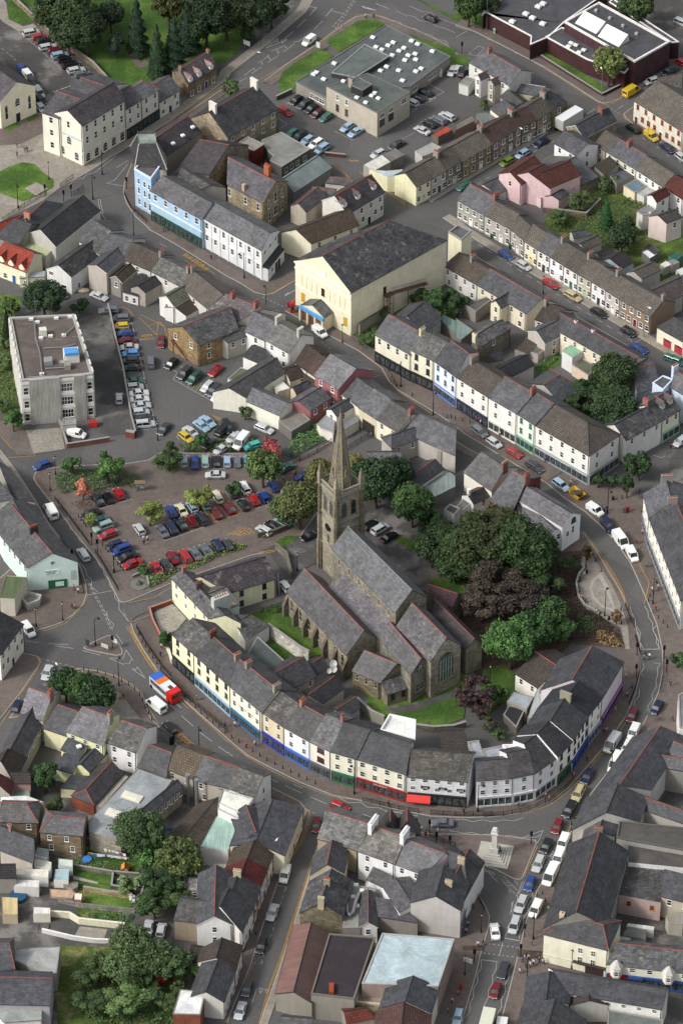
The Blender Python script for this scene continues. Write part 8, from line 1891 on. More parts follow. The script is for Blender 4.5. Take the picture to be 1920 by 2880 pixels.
m_=MB();m_.obox(c+u*L*.0,u,v,L*.46,1.262,1.35,2.45);m_.mk('windows',['glass'],r);bo('rear_panel','paint',r,'cc1f1c',c+u*(L/2-.9),u,v,.92,1.268,.36,2.94);m_=MB();m_.obox(c+u*(L/2+.02),u,v,.03,.95,1.6,2.5);m_.mk('rear_window',['glass'],r);bo('roof_hatch','matt',r,'3a3c40',c+u*1.8,u,v,.45,.4,3.0,3.2);wheels(r,c,u,v,L,2.5,(-3.2,3.0))
T(1280,0)
r,c,u,v,L=boxbody((712,905),(850,820),2.6,3.9,1.0,'white box trailer parked at end of steep side street','lorry_trailer','trailer','d9dad8');bo('rear_door','paint',r,'a9aaa6',c-u*(L/2+.02),u,v,.03,1.2,1.05,3.8);m_=MB();m_.obox(c,u,v,L*.45,.5,.6,1.0);m_.mk('chassis',['iron'],r);wheels(r,c,u,v,L,2.5,(-3.4,-2.2,2.6))
T(1280,2240)
r,c,u,v,L=boxbody((235,1530),(195,1680),2.4,3.2,.9,'cream box lorry at bottom edge of street','lorry','lorry','cfcfbc');wheels(r,c,u,v,L,2.4,(-2,2));r,c,u,v,L=boxbody((325,1560),(310,1650),2.0,1.9,.4,'white van roof at bottom edge by cream lorry','van','van','d9dad8');wheels(r,c,u,v,L,2,(-1.2,1.2),.33)
T(1280,1280)
c=U((835,285),0);u=(U((870,310),0)-c).normalized();v=V3((-u.y,u.x,0));r=thing('skip',(c.x,c.y,0),'yellow builders skip full of rubble at kerb above white pickup','skip')
m_=MB();b0=[c+u*a*1.1+v*b_*.8 for a,b_ in((-1,-1),(1,-1),(1,1),(-1,1))];b1=[c+u*a*1.9+v*b_*1 for a,b_ in((-1,-1),(1,-1),(1,1),(-1,1))];m_.add([(p.x,p.y,.1)for p in b0]+[(p.x,p.y,1.4)for p in b1],[(0,3,2,1),(0,1,5,4),(1,2,6,5),(2,3,7,6),(3,0,4,7)]);m_.mk('skip_body',['matt'],r,'c9a21f');m_=MB();m_.ball((c.x,c.y,1.1),1.6,.85,.5,9,5);m_.mk('rubble',['bark'],r)
T(0,640);c=U((575,437),.1);m_=MB();m_.ball((c.x,c.y,.3),1.5,.8,.5,12,6);m_.cyl((c.x,c.y),.5,.4,.6,.85,8);setp(m_.mk('upturned_boat',['matt'],None,'9a8f78'),'small tan upturned boat by silver saloon in rough yard','boat')
# ---------- trees and planting
def TL_(s,group=None,**k):
 for t in s.strip().split('\n'):
  p=t.split(None,6);kd={'b':'broad','s':'small','h':'shrub','c':'conifer','r':'bare'}[p[3]]
  tree(float(p[0]),float(p[1]),float(p[2]),p[6],p[5],kd,hz=float(p[4]),group=group,crname='crown',**k)
T(0,0)
TL_('''430 -20 8 b 7 2f4220 huge dark park tree at top left above row of cars
340 90 5.5 b 5 3c4c22 yellowish green tree overhanging upper parked cars
520 120 7 b 7 34471f broad park tree with yellow-tinged top behind parked cars
600 200 6 b 6 2d4020 dark broad tree behind park wall
470 220 5.5 b 5 2f4320 dense tree directly above silver parked cars
760 90 4 b 4.5 32462a slimmer tree right of broad park trees
945 160 3 c 8 26402a tall dark conifer highest in park lawn
1085 340 2.7 c 7.5 2f4a2c tall conifer lowest on park lawn
1200 290 3.4 c 8 28442c tall dark conifer right of lowest one
800 290 3 s 3.4 3a4a36 small round grey-green tree on open lawn
1290 170 3.5 c 7 25402a dark cypress behind two tall conifers
1160 20 5 b 5 454a1c autumn-tinged park tree at top edge
1420 120 7 b 7 26391c very dark broad tree at right of park
1540 30 6 b 6 2d401c dark tree above main road at top of park''',None)
T(640,0)
TL_('''-10 90 6 b 6 30421c dark park tree nearest main road
130 230 2.6 h 2.4 2c4a22 rounded bush by white road sign
160 80 6 b 5.5 2b3c1e dense dark tree along road bank
300 30 5.5 b 5 2c3d20 dark tree at top of road bank
20 590 2.8 s 2.4 3f5a24 bright bush by stone rectory chimney''')
T(1280,0)
TL_('''1060 430 4.6 b 5.5 62702c single yellow-green tree before brick market
95 30 4.5 b 5 38501f tree on verge at market corner
230 20 3.5 b 4 34491f second tree on verge at market corner
1240 40 5.5 b 5 3a5020 leafy tree behind market roof edge
830 10 2 b 2 2f331c dark tree crown behind market roof
1040 1460 2 c 4 1f5a22 bright green columnar conifer in middle of gardens
860 1380 3.5 h 2.2 465a2c spreading garden shrub below pink house
1020 1260 2.2 h 1.8 3f5626 ivy-clad bush by stone barn
1170 1540 2.8 s 2.6 354a24 rounded garden tree near white extension
700 1490 3 h 1.6 3f5a26 low green bush by red shed
1100 1240 1.4 h 1.6 44602a small bush against garden wall
200 715 1.6 h 1.3 4f5c20 bush in yard behind detached house''')
T(1280,640)
TL_('''1150 60 3.6 b 4.2 2f4424 tall bushy tree in gardens behind long terrace
1100 990 5.6 b 5.5 33481f tall tree behind slate row
900 1080 3.8 s 3.6 2a4a20 dark green tree left of tall one behind slate row
1090 1230 6.5 b 5 2d4720 broad round tree before tall one
870 1200 3.6 h 3 32491f bushy tree lowest left in enclosed garden
1000 1130 3 h 2.6 3d5a20 bright green shrub between big garden trees
20 520 3.4 h 2.8 2f4c1e dark green tree at end of cinema garden''')
T(640,640)
TL_('''1480 490 4.2 h 3.4 33521f leafy tree left in garden behind cinema
1340 470 2.4 h 2 3a5722 shrub at top of cinema garden wall
960 760 2.6 h 1.4 3d5c24 bush inside grey palisade fence
120 1270 1.8 h 1.6 3f5a26 bush at corner of cream barn
290 1500 2.2 s 2.6 8a1c1e bright red maple at top of square
1290 500 1.8 h 1.6 38501f bush by fire escape foot
1090 590 1.6 h 2 3c5522 climbing bush against cinema retaining wall''')
T(0,640)
TL_('''300 480 6 b 4.8 2c4424 big round dark tree above office block
75 530 3 h 2.6 43611f bright bushy tree at left edge by office block
45 650 1.2 c 4 1f3f20 slim dark cypress at left corner of office block
30 920 2.4 h 1.6 44602a bush on bank left of office block
90 1320 2.6 s 2.6 3d6a24 small green street tree at front of office block
1390 1450 2 s 2.2 36602c small tree between office car park and square
545 525 2.6 h 1.6 2f4a22 rough bushes above service yard
15 1220 2.2 h 1.6 44602a lower bush on bank left of office block
30 790 2 h 1.2 4c642a weedy bush on bank by cypress''')
T(320,1240)
TL_('''375 90 4 s 3.4 3a5222 bushy tree with orange tips on planted island
1025 170 4.6 b 4.6 4f6a28 full green tree by marked bays
1085 70 2.8 s 2.6 9c1f22 red leaved tree just behind full green one
585 370 3.8 s 3.2 77852a yellow-green tree in middle of car park
245 490 3.4 s 2.8 77852a yellow-green tree at left of double row
825 320 2 s 1.9 2f5222 small dark green tree among upper row of cars
1280 420 5.4 b 5.8 525c28 huge olive tree left of church tower
1430 250 4.6 b 5 585a26 autumn-tinted tree behind church tower
1180 470 3.8 b 4 475a28 lower part of olive churchyard trees
205 885 1.5 h 1.1 3f5a26 clipped bush by stone fountain
1100 470 1.6 h 1.2 43602a x''')
T(640,1280)
TL_('''1020 170 6.4 b 5.8 274520 broad dark green tree right of spire
1150 130 5 b 4.6 24401e dark tree behind broad one right of spire
1270 330 5.5 b 5 35561f leafy tree before pale sheet roof
1390 470 4 h 3.4 304a1e bushy growth over churchyard wall
1480 560 4.4 b 4 2c431c dark tree at right of ivy wall
1410 640 4.6 b 4 2f451e dark tree hanging over verge of church car park
1540 760 4 b 3.4 33501f tree beyond churchyard lamps
1570 600 5 b 4.4 2c431c dark tree joining big churchyard wood
1360 430 2 r 2.4 6a6a50 thin grey-leaved tree by churchyard lamp
870 70 3.2 s 3 7a7430 yellowing tree right behind spire''')
T(0,1280)
TL_('''500 60 2.8 s 2.4 3f5e28 small round tree at head of planted bed
740 60 4 s 4 467026 taller green tree in planted bed of square
570 230 2.4 s 2.6 c0622a orange autumn tree at corner of planted bed
625 440 1.8 s 1.9 6f8030 young yellow-green tree among cars by street
1145 1265 1.8 h 2.6 2f5a1e dense green ivy bush at crescent end garden
985 785 1.5 h 1.2 3f5a26 round bush near stone fountain''')
T(1280,1280)
TL_('''985 155 1.9 s 2.2 2f4a22 street tree nearest corner store
1085 160 1.6 s 2 35522a second street tree on round plaza
1185 195 2 s 3.4 2f4a22 tall narrow street tree third on round plaza
1270 60 3 s 3.6 35522a leafy street tree at back of round plaza
1200 60 2.2 s 3 2b4520 dark street tree by corner store wall
910 665 1.7 s 1.9 5c4a28 brownish small tree at top of seating bay
1110 1110 1.4 s 1.9 7a5a28 orange-brown small tree at bottom of seating bay
200 580 9 b 6 333f1a massive broad tree above churchyard
60 650 6 b 5.5 354a1e broad tree left of massive one
440 620 7.6 b 6.5 2c461b big green tree by white gabled house
520 720 5.5 b 5 304a1c lower green tree by white gabled house
300 470 5.5 b 4 454a22 olive crown at back of churchyard wood
620 900 4.5 h 3 2f4a1e dark green mass at right of copper tree
640 1080 5 b 4 33521f leafy tree between copper tree and shrub slope
640 640 3 h 2.6 32501e bushy edge of wood by white house
110 740 5 b 4.5 2f451c dark lower tree at left of wood
300 900 8 r 4.6 3c352a spreading bare-looking copper tree in middle of wood
180 1010 6 r 3.8 4a4036 half-bare brown tree at left of copper one
480 980 7 r 4.2 3b322e dark brown tree between wood and slope
380 1280 6.3 b 5.8 3c6820 bright green round tree below copper tree
530 1200 5.4 b 5 30561f green tree right of bright round one
720 1200 3.6 h 2.6 3c6a22 bright shrub at edge of slope
1530 1400 1.9 s 2 3a5c26 street tree at right edge by crossing''')
T(1280,1760)
TL_('''120 450 5 r 4 3d2a2c purple-leaved tree behind crescent
170 540 3.6 r 3 45302f lower purple-brown tree against crescent wall
300 470 2.6 h 2.4 3a5a22 ivy heap over churchyard wall
300 750 1.6 h 1.2 3a5a22 weeds in pit behind bank
230 680 2 h 1.6 40422a brambles in pit behind bank''')
T(0,1760)
TL_('''450 390 4 b 4.2 2c4a20 left one of three round plaza trees
560 440 4.2 b 4.4 33521f middle one of three round plaza trees
665 470 4.6 b 4.6 2a4420 right one of three round plaza trees
310 1030 3.4 s 3.6 2f5022 garden tree behind yellow-green extensions
370 1230 2.2 h 1.6 35501f bush behind brick twin
960 1430 6 b 5.4 3c5528 dark tree before silver-roofed works''')
T(0,2240)
TL_('''1060 410 4.2 b 3.6 3c6a20 bright tree left of big olive tree in gardens
1230 430 5.4 b 5 4a5a20 big olive-green tree in middle of gardens
1120 560 4.6 h 3.4 2a451e dark thicket below olive garden tree
1060 730 4.4 h 3 33501f thicket by walled lawn
1230 680 4 h 2.6 3f5a24 ivy mass above tan rendered wing
900 1000 4.6 b 4 4c6030 large dull green tree above bottom gardens
1050 1110 4.8 b 3.8 445a2a dark tree in bottom gardens
880 1180 5 b 4 48602c dark tree left in bottom gardens
1180 1150 4.4 h 3 40592a thicket at right of bottom gardens
840 1400 5 h 2.4 52702e overgrown bushes in bottom gardens
1020 1330 4 h 2 486428 lighter bushes near red tarpaulins
1170 1400 3.4 h 2 3d5522 bushes by bright white flat roof
620 1180 4.5 h 2.4 3c5222 rough bushes under felt roofed hall
640 1390 4.5 h 2 38501f bramble patch left of bottom gardens
1330 1180 2.4 h 1.8 3a5524 bush by brown-tiled wing
930 700 1.3 s 1.2 b9bfae white flowering bush at corner of lowest lawn
860 640 1.6 h 1 5c7a34 vegetable bushes in walled plot
960 590 1.5 h 1 6a8a50 pale vegetable bushes right in walled plot
850 580 1.3 h .9 7a9460 pale bush left in walled plot
1230 1320 1.8 h 1.2 3f5a26 bush by pink slide''')
for o in[o for o in bpy.data.objects if o.get('label')=='x' and o.name.startswith('tree')]:o['label']='small leafy bush by convertible near churchyard gate'
T(0,1280)
shrubs([370,190,390,130,480,110,560,110,700,90,860,95,880,130,870,210,760,225,640,250,560,230,450,270,400,240],1.3,'mixed green planting bed at top of square','46682a',z=.14)
shrubs([885,140,960,150,960,225,900,230,875,200],1.6,'clipped green hedge block by notice board','4a6a28',z=.14)
shrubs([490,330,560,310,640,330,680,380,560,390],.3,'bare brown soil bed around orange tree','5a4434',z=.14,dens=10)
T(320,1240)
shrubs([225,1010,230,930,480,870,560,820,700,770,830,715,920,720,900,745,700,810,560,880,440,900,330,980,240,1020],1.4,'long light green hedge between parked cars and houses','5f7a30',z=.14,dens=34,name='hedge')
shrubs([255,150,330,120,440,150,430,210,400,230,300,190],1.2,'green planting on rounded island by marked bays','4f6a2c',z=.1)
shrubs([440,30,700,0,960,-30,1000,50,700,90,480,70],1.5,'shrub strip between two car parks','4c682c',z=.05)
shrubs([1010,650,1170,590,1180,620,1030,680],.8,'low green shrubs by churchyard gate wall','50702c',z=.14)
shrubs([1000,1170,1150,1110,1190,1120,1190,1180,1050,1200],1.6,'hedge at foot of long cream house','33501f',z=.17)
shrubs([1200,60,1230,-30,1480,-150,1540,-130,1490,-20,1250,110],2.2,'large bank of glossy bushes behind iron railing','4a7a26',z=.05)
T(640,640)
shrubs([1340,470,1568,450,1568,560,1450,560,1300,520],1.6,'overgrown garden behind cream cinema hall','3d5a22',z=.08);shrubs([870,740,1040,650,1030,700,1010,830,900,790],.9,'weeds inside grey palisade fence','4a6a28',z=.08)
T(1280,1280)
shrubs([640,750,870,680,860,760,830,880,850,990,900,1060,1000,1110,1120,1200,1160,1320,1010,1290,800,1280,640,1150,560,900],1.1,'red-brown and green shrub slope above seating bay','43362a',z=.15,dens=20)
shrubs([980,1210,1100,1230,1165,1330,1050,1320,960,1280],1.3,'yellow and red shrubs by stone retaining wall','8a6a2c',z=.15);shrubs([640,760,720,720,880,700,860,790,700,800],1.4,'dark green shrubs below white gabled house','3f5a26',z=.15)
shrubs([-270,430,-100,500,60,640,-60,680,-200,560,-290,480],2.4,'ivy covered churchyard wall and bushes','2f4a1c',z=.15);shrubs([820,1100,960,1120,980,1200,860,1230],1.2,'bright green bushes low on shrub slope','467028',z=.15)
T(0,2240)
shrubs([560,1250,760,1180,1280,1250,1300,1568,700,1600,560,1500],1.0,'rough undergrowth covering bottom gardens','3f5a26',z=.05,dens=12,leaf=.4);shrubs([600,800,920,820,900,900,620,860],.8,'nettles along slatted fence','466a2a',z=.05);shrubs([540,410,560,400,900,500,760,530,520,490],.4,'low border plants under clothes line','4a6a2c',z=.06)
shrubs([780,560,960,560,960,640,790,640],.7,'vegetable patch inside dark walls','58783a',z=.06)
T(1280,0)
shrubs([650,1460,900,1420,1250,1350,1350,1400,1240,1600,650,1600],.9,'tangled garden planting below pink house','4a602c',z=.06,dens=12);shrubs([930,1350,1150,1260,1170,1290,960,1400],1.2,'long garden hedge by stone barn','3f5626',z=.06)
T(0,640)
shrubs([-40,560,60,600,90,900,150,1350,60,1330,-40,1100],1.0,'overgrown bank left of concrete office block','4a602c',z=.06,dens=14)
T(1280,640)
shrubs([960,20,1100,10,1350,30,1250,130,1180,200,1000,100],1.0,'back garden planting behind long terrace','3d5524',z=.07,dens=12);shrubs([540,960,700,860,730,900,580,1000],.8,'garden shrubs between slate extensions','4a6a28',z=.08)
# ---------- people and street furniture
def PL(s,z=.13,**k):
 for t in s.strip().split('\n'):
  p=t.split(None,4);person(float(p[0]),float(p[1]),p[2],p[4],{'n':'1f2740','k':'1a1a1c','t':'8a8068','g':'55585c'}[p[3]],random.choice((1,-1,.3)),random.choice((1,-1,.2)),random.choice(('walk','stand')),z,**k)
T(0,0)
PL('''118 1015 1f2f55 k walker in navy near library steps
172 1045 6a4a6a n walker in purple by library square
188 1042 2f3f6a n walker in blue by one in purple
118 1078 2a2a2c n lone figure in black on library square
852 100 222222 k dark figure on park lawn''')
T(640,0);PL('''952 125 d8d0d0 k woman in white at curved pavement above health centre
1006 125 222222 k person in black at curved pavement above health centre''')
T(640,640);PL('''488 578 2a2a30 k person in black by cinema hall by phone box
505 575 b04a50 n person in pink by cinema hall
550 575 c07a2a k person in orange under cinema portico edge
545 632 222226 k person in black crossing cinema forecourt
987 1450 3a4a7a n person in blue in passage behind spire''')
T(1280,640);PL('''175 1360 d8d8dc n person in white by navy shopfront
160 1345 b04a6a n person in pink by navy shopfront
303 1440 c8ccd0 k person in white with red bag near grey people carrier
1483 1528 1f2233 k person in black on pavement by white side shop''')
T(0,640);PL('985 945 2a2a2c k driver in black by fence row of cars\n1128 30 222226 k pedestrian in black opposite green shopfront\n1455 220 222226 k pedestrian by white classical hall',0)
T(320,1240);PL('''207 690 d8d8dc n walker in white between cars in square
208 718 3a3034 k walker in black below one in white in square
234 692 d0d0d4 n third walker in white in middle of square
1168 278 5ab0b8 n person in turquoise near yellow bay
1242 245 9a9aa0 n person in grey near yellow bay
1254 240 b8242a n person in red near yellow bay
1160 380 d8d8d8 k person in white under churchyard tree
168 345 3a4a7a n person at notice board of square
330 1435 b0b0b8 n couple member in grey by crescent end garden
322 1490 222226 k person in black by crescent end garden''')
T(0,1280);PL('''510 935 b83a44 n person in red waiting by cafe corner
540 955 d0d0d4 n person in white by cafe corner
495 1060 5a3a5a k rider in dark clothes by parked mobility scooter
516 1062 b05a6a n person in pink by mobility scooter
786 805 8a9ab0 n person in pale blue at square bollards''')
T(0,1760);PL('''828 515 c08a2a k person in mustard on stone plaza below bus
848 508 222226 k person in black on stone plaza below bus
1355 515 1f8a4a n person in green on crescent pavement
1550 700 3a4a7a n person in blue lower on crescent pavement''')
T(640,1760);PL('''50 700 b8b8c8 n person in lilac by cream crescent shop
128 850 b8343a k person in red at bollards of crescent
190 830 c0c0c4 k person pushing pram by royal blue shop
1105 1240 6a5a50 k person behind railings by red and black shop
1335 1420 d0c8d0 n person at crossing railings near white chimneys
1362 1455 b8242a k person in red sitting at crossing railings
1540 1240 b83a3a k person in red by red awning''')
T(1280,1760);PL('''435 1250 1c1c20 k man in black striding past white bank
645 1210 b05a3a k person in orange-red by bank railings
622 1190 5a5a7a k person in grey by bank corner
910 935 2a2a34 k person in dark clothes by blue crescent shop
800 1035 3a3a6a k person in navy by green crescent shop
815 1050 b84a6a k person in pink by green crescent shop
1020 745 222226 k person in black by blue-signed crescent shop
1042 740 c090a0 n person in pale pink on crescent pavement
1102 595 5a9a7a t person in green near ribbed roof shop
1182 495 6a9ac0 k person in light blue by purple shopfront
1215 440 3a6a5a k person in dark green by purple shopfront
1175 365 c8ccd8 n person in white near pedestrian lights
1218 345 c07a6a t person in salmon near pedestrian lights
1306 210 3a3a5a k person in navy on zebra crossing
1338 230 d8dce0 n person in white on zebra crossing
1298 240 2f8a5a k person with green bag on zebra crossing
1480 415 1c1c22 k person in black beyond zebra crossing
58 1295 3a3030 k person in brown at left end of bank railings
1495 660 1f4a3a k person in dark green by right edge corner shop''')
T(1280,1280);PL('''1290 550 9aa0b0 k person by blue awning on bend
1248 612 2a2a30 k person in black on wide pavement by vans
1285 415 222226 k person in black at head of bend shops
1318 775 2f9a4a k person in bright green by bend shops
1397 930 9a9aa8 n person in grey below yellow bend line
1355 945 c8c8cc k person in white by tall bend lamp
1378 1075 8a3a3a n person in dark red lower on bend pavement
1140 1075 8a8ab0 n person in lilac by seating bay
888 840 c8c8c4 t seated person in white on upper curved bench
868 1000 c05a7a k seated person in pink on lower curved bench
890 1020 3a3a40 k seated person in black on lower curved bench
975 1095 d8d8d0 k seated person in white at lower end of bay
862 870 2a2a2c k seated person in black on upper curved bench
1025 390 3a5a9a k man in blue by white pickup
1045 385 2a2a2c k person in black under plaza lamp
618 55 3a3a7a n person in navy by corner store window
800 190 c05a6a n person in pink at corner store kerb
795 210 5aa06a n person in green at corner store kerb''')
T(1280,2240);PL('''462 1150 3a5a9a n person in blue in group at lower crossing
478 1130 d0d4dc n person in white at left of group at lower crossing
503 1132 c0c4d0 k person in pale grey in group at lower crossing
487 1190 1f1f24 k person in black in group at lower crossing
515 1180 d8d8dc k person in white lowest in group at lower crossing
537 1165 c8ccd4 n person in white at right of group at lower crossing
578 1150 3a4a7a n person in navy by hotel corner
606 1160 d8dce4 k person in white by hotel corner
568 1125 2f2f34 k person in black behind group near hotel
443 1225 d0d4dc n person in white below lower crossing group
525 1035 8a6a5a t person in brown above lower crossing
640 800 2f7a5a k person in green and red by slate hotel
690 655 1c1c20 k person in black by hotel wall
157 1040 c8ccd4 k person in white waiting at left of lower crossing
190 1025 4a4a50 n person in grey waiting at left of lower crossing
85 900 8aa0b8 n person in pale blue by brick shop
97 770 3a8ab0 n person with blue top under brick wall shop
120 780 3a3a40 k person in dark grey under brick wall shop
72 950 9ab0c8 k person in pale blue further down brick wall
90 685 d0d0d4 k person in white at memorial corner
18 1380 b83a4a n person in red at bottom left of lower street''')
T(640,2240);PL('195 960 3a2f2c k person in brown on side street pavement\n1515 1500 3a6ab0 n person in blue at bottom near brick store wall\n1545 1430 b8b8c0 k person in grey at bottom near brick store wall')
T(0,1280);bollards([(x+0,y)for x,y in((707,625),(730,645),(745,668),(785,720),(812,755),(830,775),(848,795),(560,450),(578,475),(592,495),(543,428))],'along street edge of square')
bollards([943,1190,958,1240,980,1290,1003,1325,1028,1360,1053,1400,1082,1440],'at top of crescent pavement')
T(0,1760);bollards([1110,300,1272,490,1310,527,1347,567,1386,607,1427,640,1467,672,1510,703,1553,740],'along crescent kerb by bus');bollards([358,420,610,320,672,325,728,340,784,358,838,385,886,410,928,440,962,480,983,522,1002,568,1023,610,1046,653],'round edge of stone plaza')
T(640,1760);bollards([30,775,78,805,172,868,222,900,273,930,325,958,380,987,435,1012,490,1040,545,1065,604,1090],'along middle of crescent kerb')
T(1280,1280);bollards([965,735,1003,805,1340,975,1330,1010,1360,1090,1397,1125,1430,1158,1460,1190,1268,262,1148,300,1142,1165],'on brick pavement of bend')
T(640,640);bollards([1110,990,1130,1028,1147,1060,1163,1090,1272,1160,1513,1310,1540,1310,1568,1320],'beside black and cream shops');T(1280,640);bollards([50,1332,100,1345],'outside navy shopfront')
T(1280,2240);bollards([822,155,800,195,800,235,562,690,600,675,620,725],'beside taxi rank')
for tx,ty,x,y,k,lb in((0,0,338,1235,'lamp_post','white-topped lamp post at corner of rounded lawn'),(0,0,705,1200,'lamp_black','black lamp post before public hall'),(0,0,125,1430,'lamp_black','black lamp post behind railing of lawn'),(0,0,640,1370,'lamp_black','black lamp post by railing above bus road'),(640,0,250,570,'lamp_tall','tall grey lamp by health centre lawn'),(640,0,795,190,'lamp_tall','tall grey lamp where main road widens'),(1280,0,215,200,'lamp_tall','slim grey post by market verge'),(1280,0,1003,695,'lamp_tall','tall grey lamp with red foot at market corner'),(1280,0,425,1080,'lamp_tall','tall lamp in steep side street'),(1280,0,1322,1010,'lamp_tall','tall lamp by brown-framed row'),(1280,640,1298,755,'lamp_tall','tall dark pole by brown end house'),(1280,640,605,455,'lamp_post','red-brown post on street below long terrace'),(1280,640,722,545,'lamp_tall','lamp behind small brown-tiled house'),(1280,640,492,1500,'lamp_black','black lamp by mint green shop'),(0,640,922,60,'lamp_black','black lamp on upper street pavement'),(0,640,1088,1465,'lamp_post','slim lamp at exit of office car park'),(640,640,115,345,'lamp_black','black lamp by white classical hall'),(640,640,267,585,'lamp_black','black lamp opposite cinema'),(640,640,790,790,'lamp_post','short lamp on cinema pavement'),(640,640,1192,1095,'lamp_black','tall black lamp among bollards by black shop'),(640,640,1415,1290,'lamp_black','black lamp at edge of round parking area'),(0,1280,383,135,'lamp_post','lamp post at top left corner of square'),(0,1280,347,245,'lamp_post','lamp post lower down narrow street edge'),(0,1280,785,810,'lamp_black','black lamp by street edge of square'),(0,1280,433,1140,'lamp_post','ornate black lamp on cafe corner pavement'),(0,1280,250,1180,'lamp_post','small post on pavement left of ornate lamp'),(0,1280,657,1310,'lamp_black','black lamp on left of traffic island'),(0,1280,820,1590,'lamp_black','black lamp with flower basket below traffic island'),(0,1280,387,1640,'lamp_tall','slim lamp left of round plaza trees'),(0,1760,1372,870,'lamp_black','black lamp behind shop roofs on main street'),(640,1760,872,1160,'lamp_black','black lamp by emerald green shop'),(640,1280,1395,680,'lamp_post','churchyard lamp by ivy wall'),(640,1280,1475,790,'lamp_post','second churchyard lamp at end of path'),(640,1280,480,800,'lamp_post','churchyard lamp by long cream house'),(1280,1280,1047,405,'lamp_black','tall black lamp in round plaza'),(1280,1280,1360,1025,'lamp_black','black lamp at lower yellow bend line'),(1280,1280,898,780,'lamp_black','black lamp at top of seating bay'),(1280,1280,1028,1110,'lamp_black','black lamp at bottom of seating bay'),(1280,1760,238,400,'lamp_post','churchyard lamp under bright green tree'),(1280,1760,155,1280,'lamp_black','black lamp at left of white bank'),(1280,1760,1075,1010,'lamp_black','black lamp by long white van'),(1280,2240,537,985,'lamp_black','black lamp with flower basket above lower crossing'),(1280,2240,800,1190,'lamp_post','lamp with red and yellow basket at hotel front'),(1280,2240,493,1290,'lamp_black','black lamp below crowd at lower crossing'),(640,2240,360,500,'lamp_tall','white lamp on corner of side street'),(1280,2240,178,940,'lamp_post','small lamp opposite hotel'),(1280,2240,65,1230,'lamp_post','lamp by white road sign')):
 T(tx,ty);put(k,x,y,lb,None,random.uniform(-1,1),random.uniform(-1,1))
for tx,ty,x,y,lb in((0,0,312,1350,'signal by rounded lawn'),(0,0,440,1390,'signal with red foot at railing end'),(0,0,492,1350,'signal at gap of railings'),(0,0,872,1300,'signal at blue corner shop'),(0,1280,632,620,'upper signal by square'),(0,1280,672,665,'lower signal by square'),(0,1280,498,735,'signal on cafe side pavement'),(0,1280,775,1330,'signal on traffic island'),(1280,0,140,190,'signal at market verge'),(1280,0,45,365,'signal on health centre grass corner'),(640,2240,1298,240,'signal left of crossing railings'),(640,2240,1390,250,'signal by slate-blue saloon'),(640,2240,1437,335,'signal behind crossing railings'),(640,2240,1530,360,'signal at left end of memorial square'),(1280,2240,522,330,'signal at tip of memorial island'),(1280,1280,1250,1380,'signal at inner side of zebra crossing'),(1280,1280,1245,1528,'second signal below zebra crossing'),(1280,1280,1455,1495,'tall signal on outer side of crossing'),(1280,1280,1437,1400,'upper signal on outer side of crossing'),(1280,2240,450,1110,'signal at right of lower crossing'),(1280,2240,130,1145,'signal at left of lower crossing'),(1280,2240,475,970,'signal on hotel side of lower crossing')):
 T(tx,ty);put('signal',x,y,'black traffic '+lb,None,random.uniform(-1,1),-1)
for tx,ty,pts,lb in((0,1280,[380,310,430,370,520,490,620,625],'black railing along narrow street by square, upper stretch'),(0,1280,[655,670,720,770,815,935],'black railing along narrow street by square, lower stretch'),(0,1280,[415,590,470,665],'short black railing on cafe side of street'),(0,1280,[535,770,560,860,575,955],'curved black railing at cafe corner'),(0,1280,[945,1200,1010,1310,1130,1480,1180,1530],'black railing along top of crescent kerb'),(0,1760,[1110,330,1290,500,1568,730],'black railing along kerb by bus'),(640,1760,[930,1210,1050,1240,1180,1270,1315,1292],'black railing by red and black shop'),(640,1760,[1400,1300,1568,1312,1690,1312,1820,1310],'black railing by red awning'),(1280,1760,[200,1320,330,1310,450,1288,560,1255,680,1190,760,1125,815,1070],'black railing curving round white bank'),(1280,1760,[1195,550,1240,440,1268,330,1275,200,1240,80],'black railing inside crossing bend'),(1280,1280,[1170,1040,1205,1130,1235,1190],'black railing above crossing bend'),(1280,1760,[1408,460,1428,350,1432,220],'black railing by crossing bend'),(0,0,[20,1525,170,1420,320,1330],'black railing below rounded lawn'),(0,0,[415,1285,505,1225],'short black railing before public hall'),(0,0,[505,1345,575,1300],'short black railing between traffic signals'),(0,0,[855,1340,900,1430,1010,1530],'black railing at blue corner shop'),(640,2240,[1390,270,1480,320,1568,350],'black railing at memorial crossing'),(1280,2240,[95,620,150,690,200,790],'black railing at head of lower street'),(320,1240,[490,75,700,75,990,75],'iron railing above marked bays of square'),(320,1240,[1160,95,1280,140,1400,80,1500,10],'iron railing before glossy bushes'),(640,640,[810,1540,920,1470,1010,1420],'iron railing by arched passage')):
 T(tx,ty);railing(pts,lb)
T(640,640);railing([845,780,930,840,1010,895],'grey palisade fence by black and cream shop',2.0,'steel',.2,name='palisade_fence',cat='fence')
T(1280,2240)
c=U((268,405),.12);r=thing('war_memorial',c,'white stone war memorial on stepped square plinth with bronze figure','memorial')
u=(U((350,490),.12)-U((135,455),.12)).normalized();v=V3((-u.y,u.x,0));z=.13
for hw,h in((3.3,.05),(2.75,.2),(2.2,.25),(1.75,.25),(1.3,.3)):bo('step','r',r,'aba898',c,u,v,hw,hw,z,z+h);z+=h
bo('plinth','r',r,'bdbbb0',c,u,v,.85,.85,z,z+1.2);z+=1.2
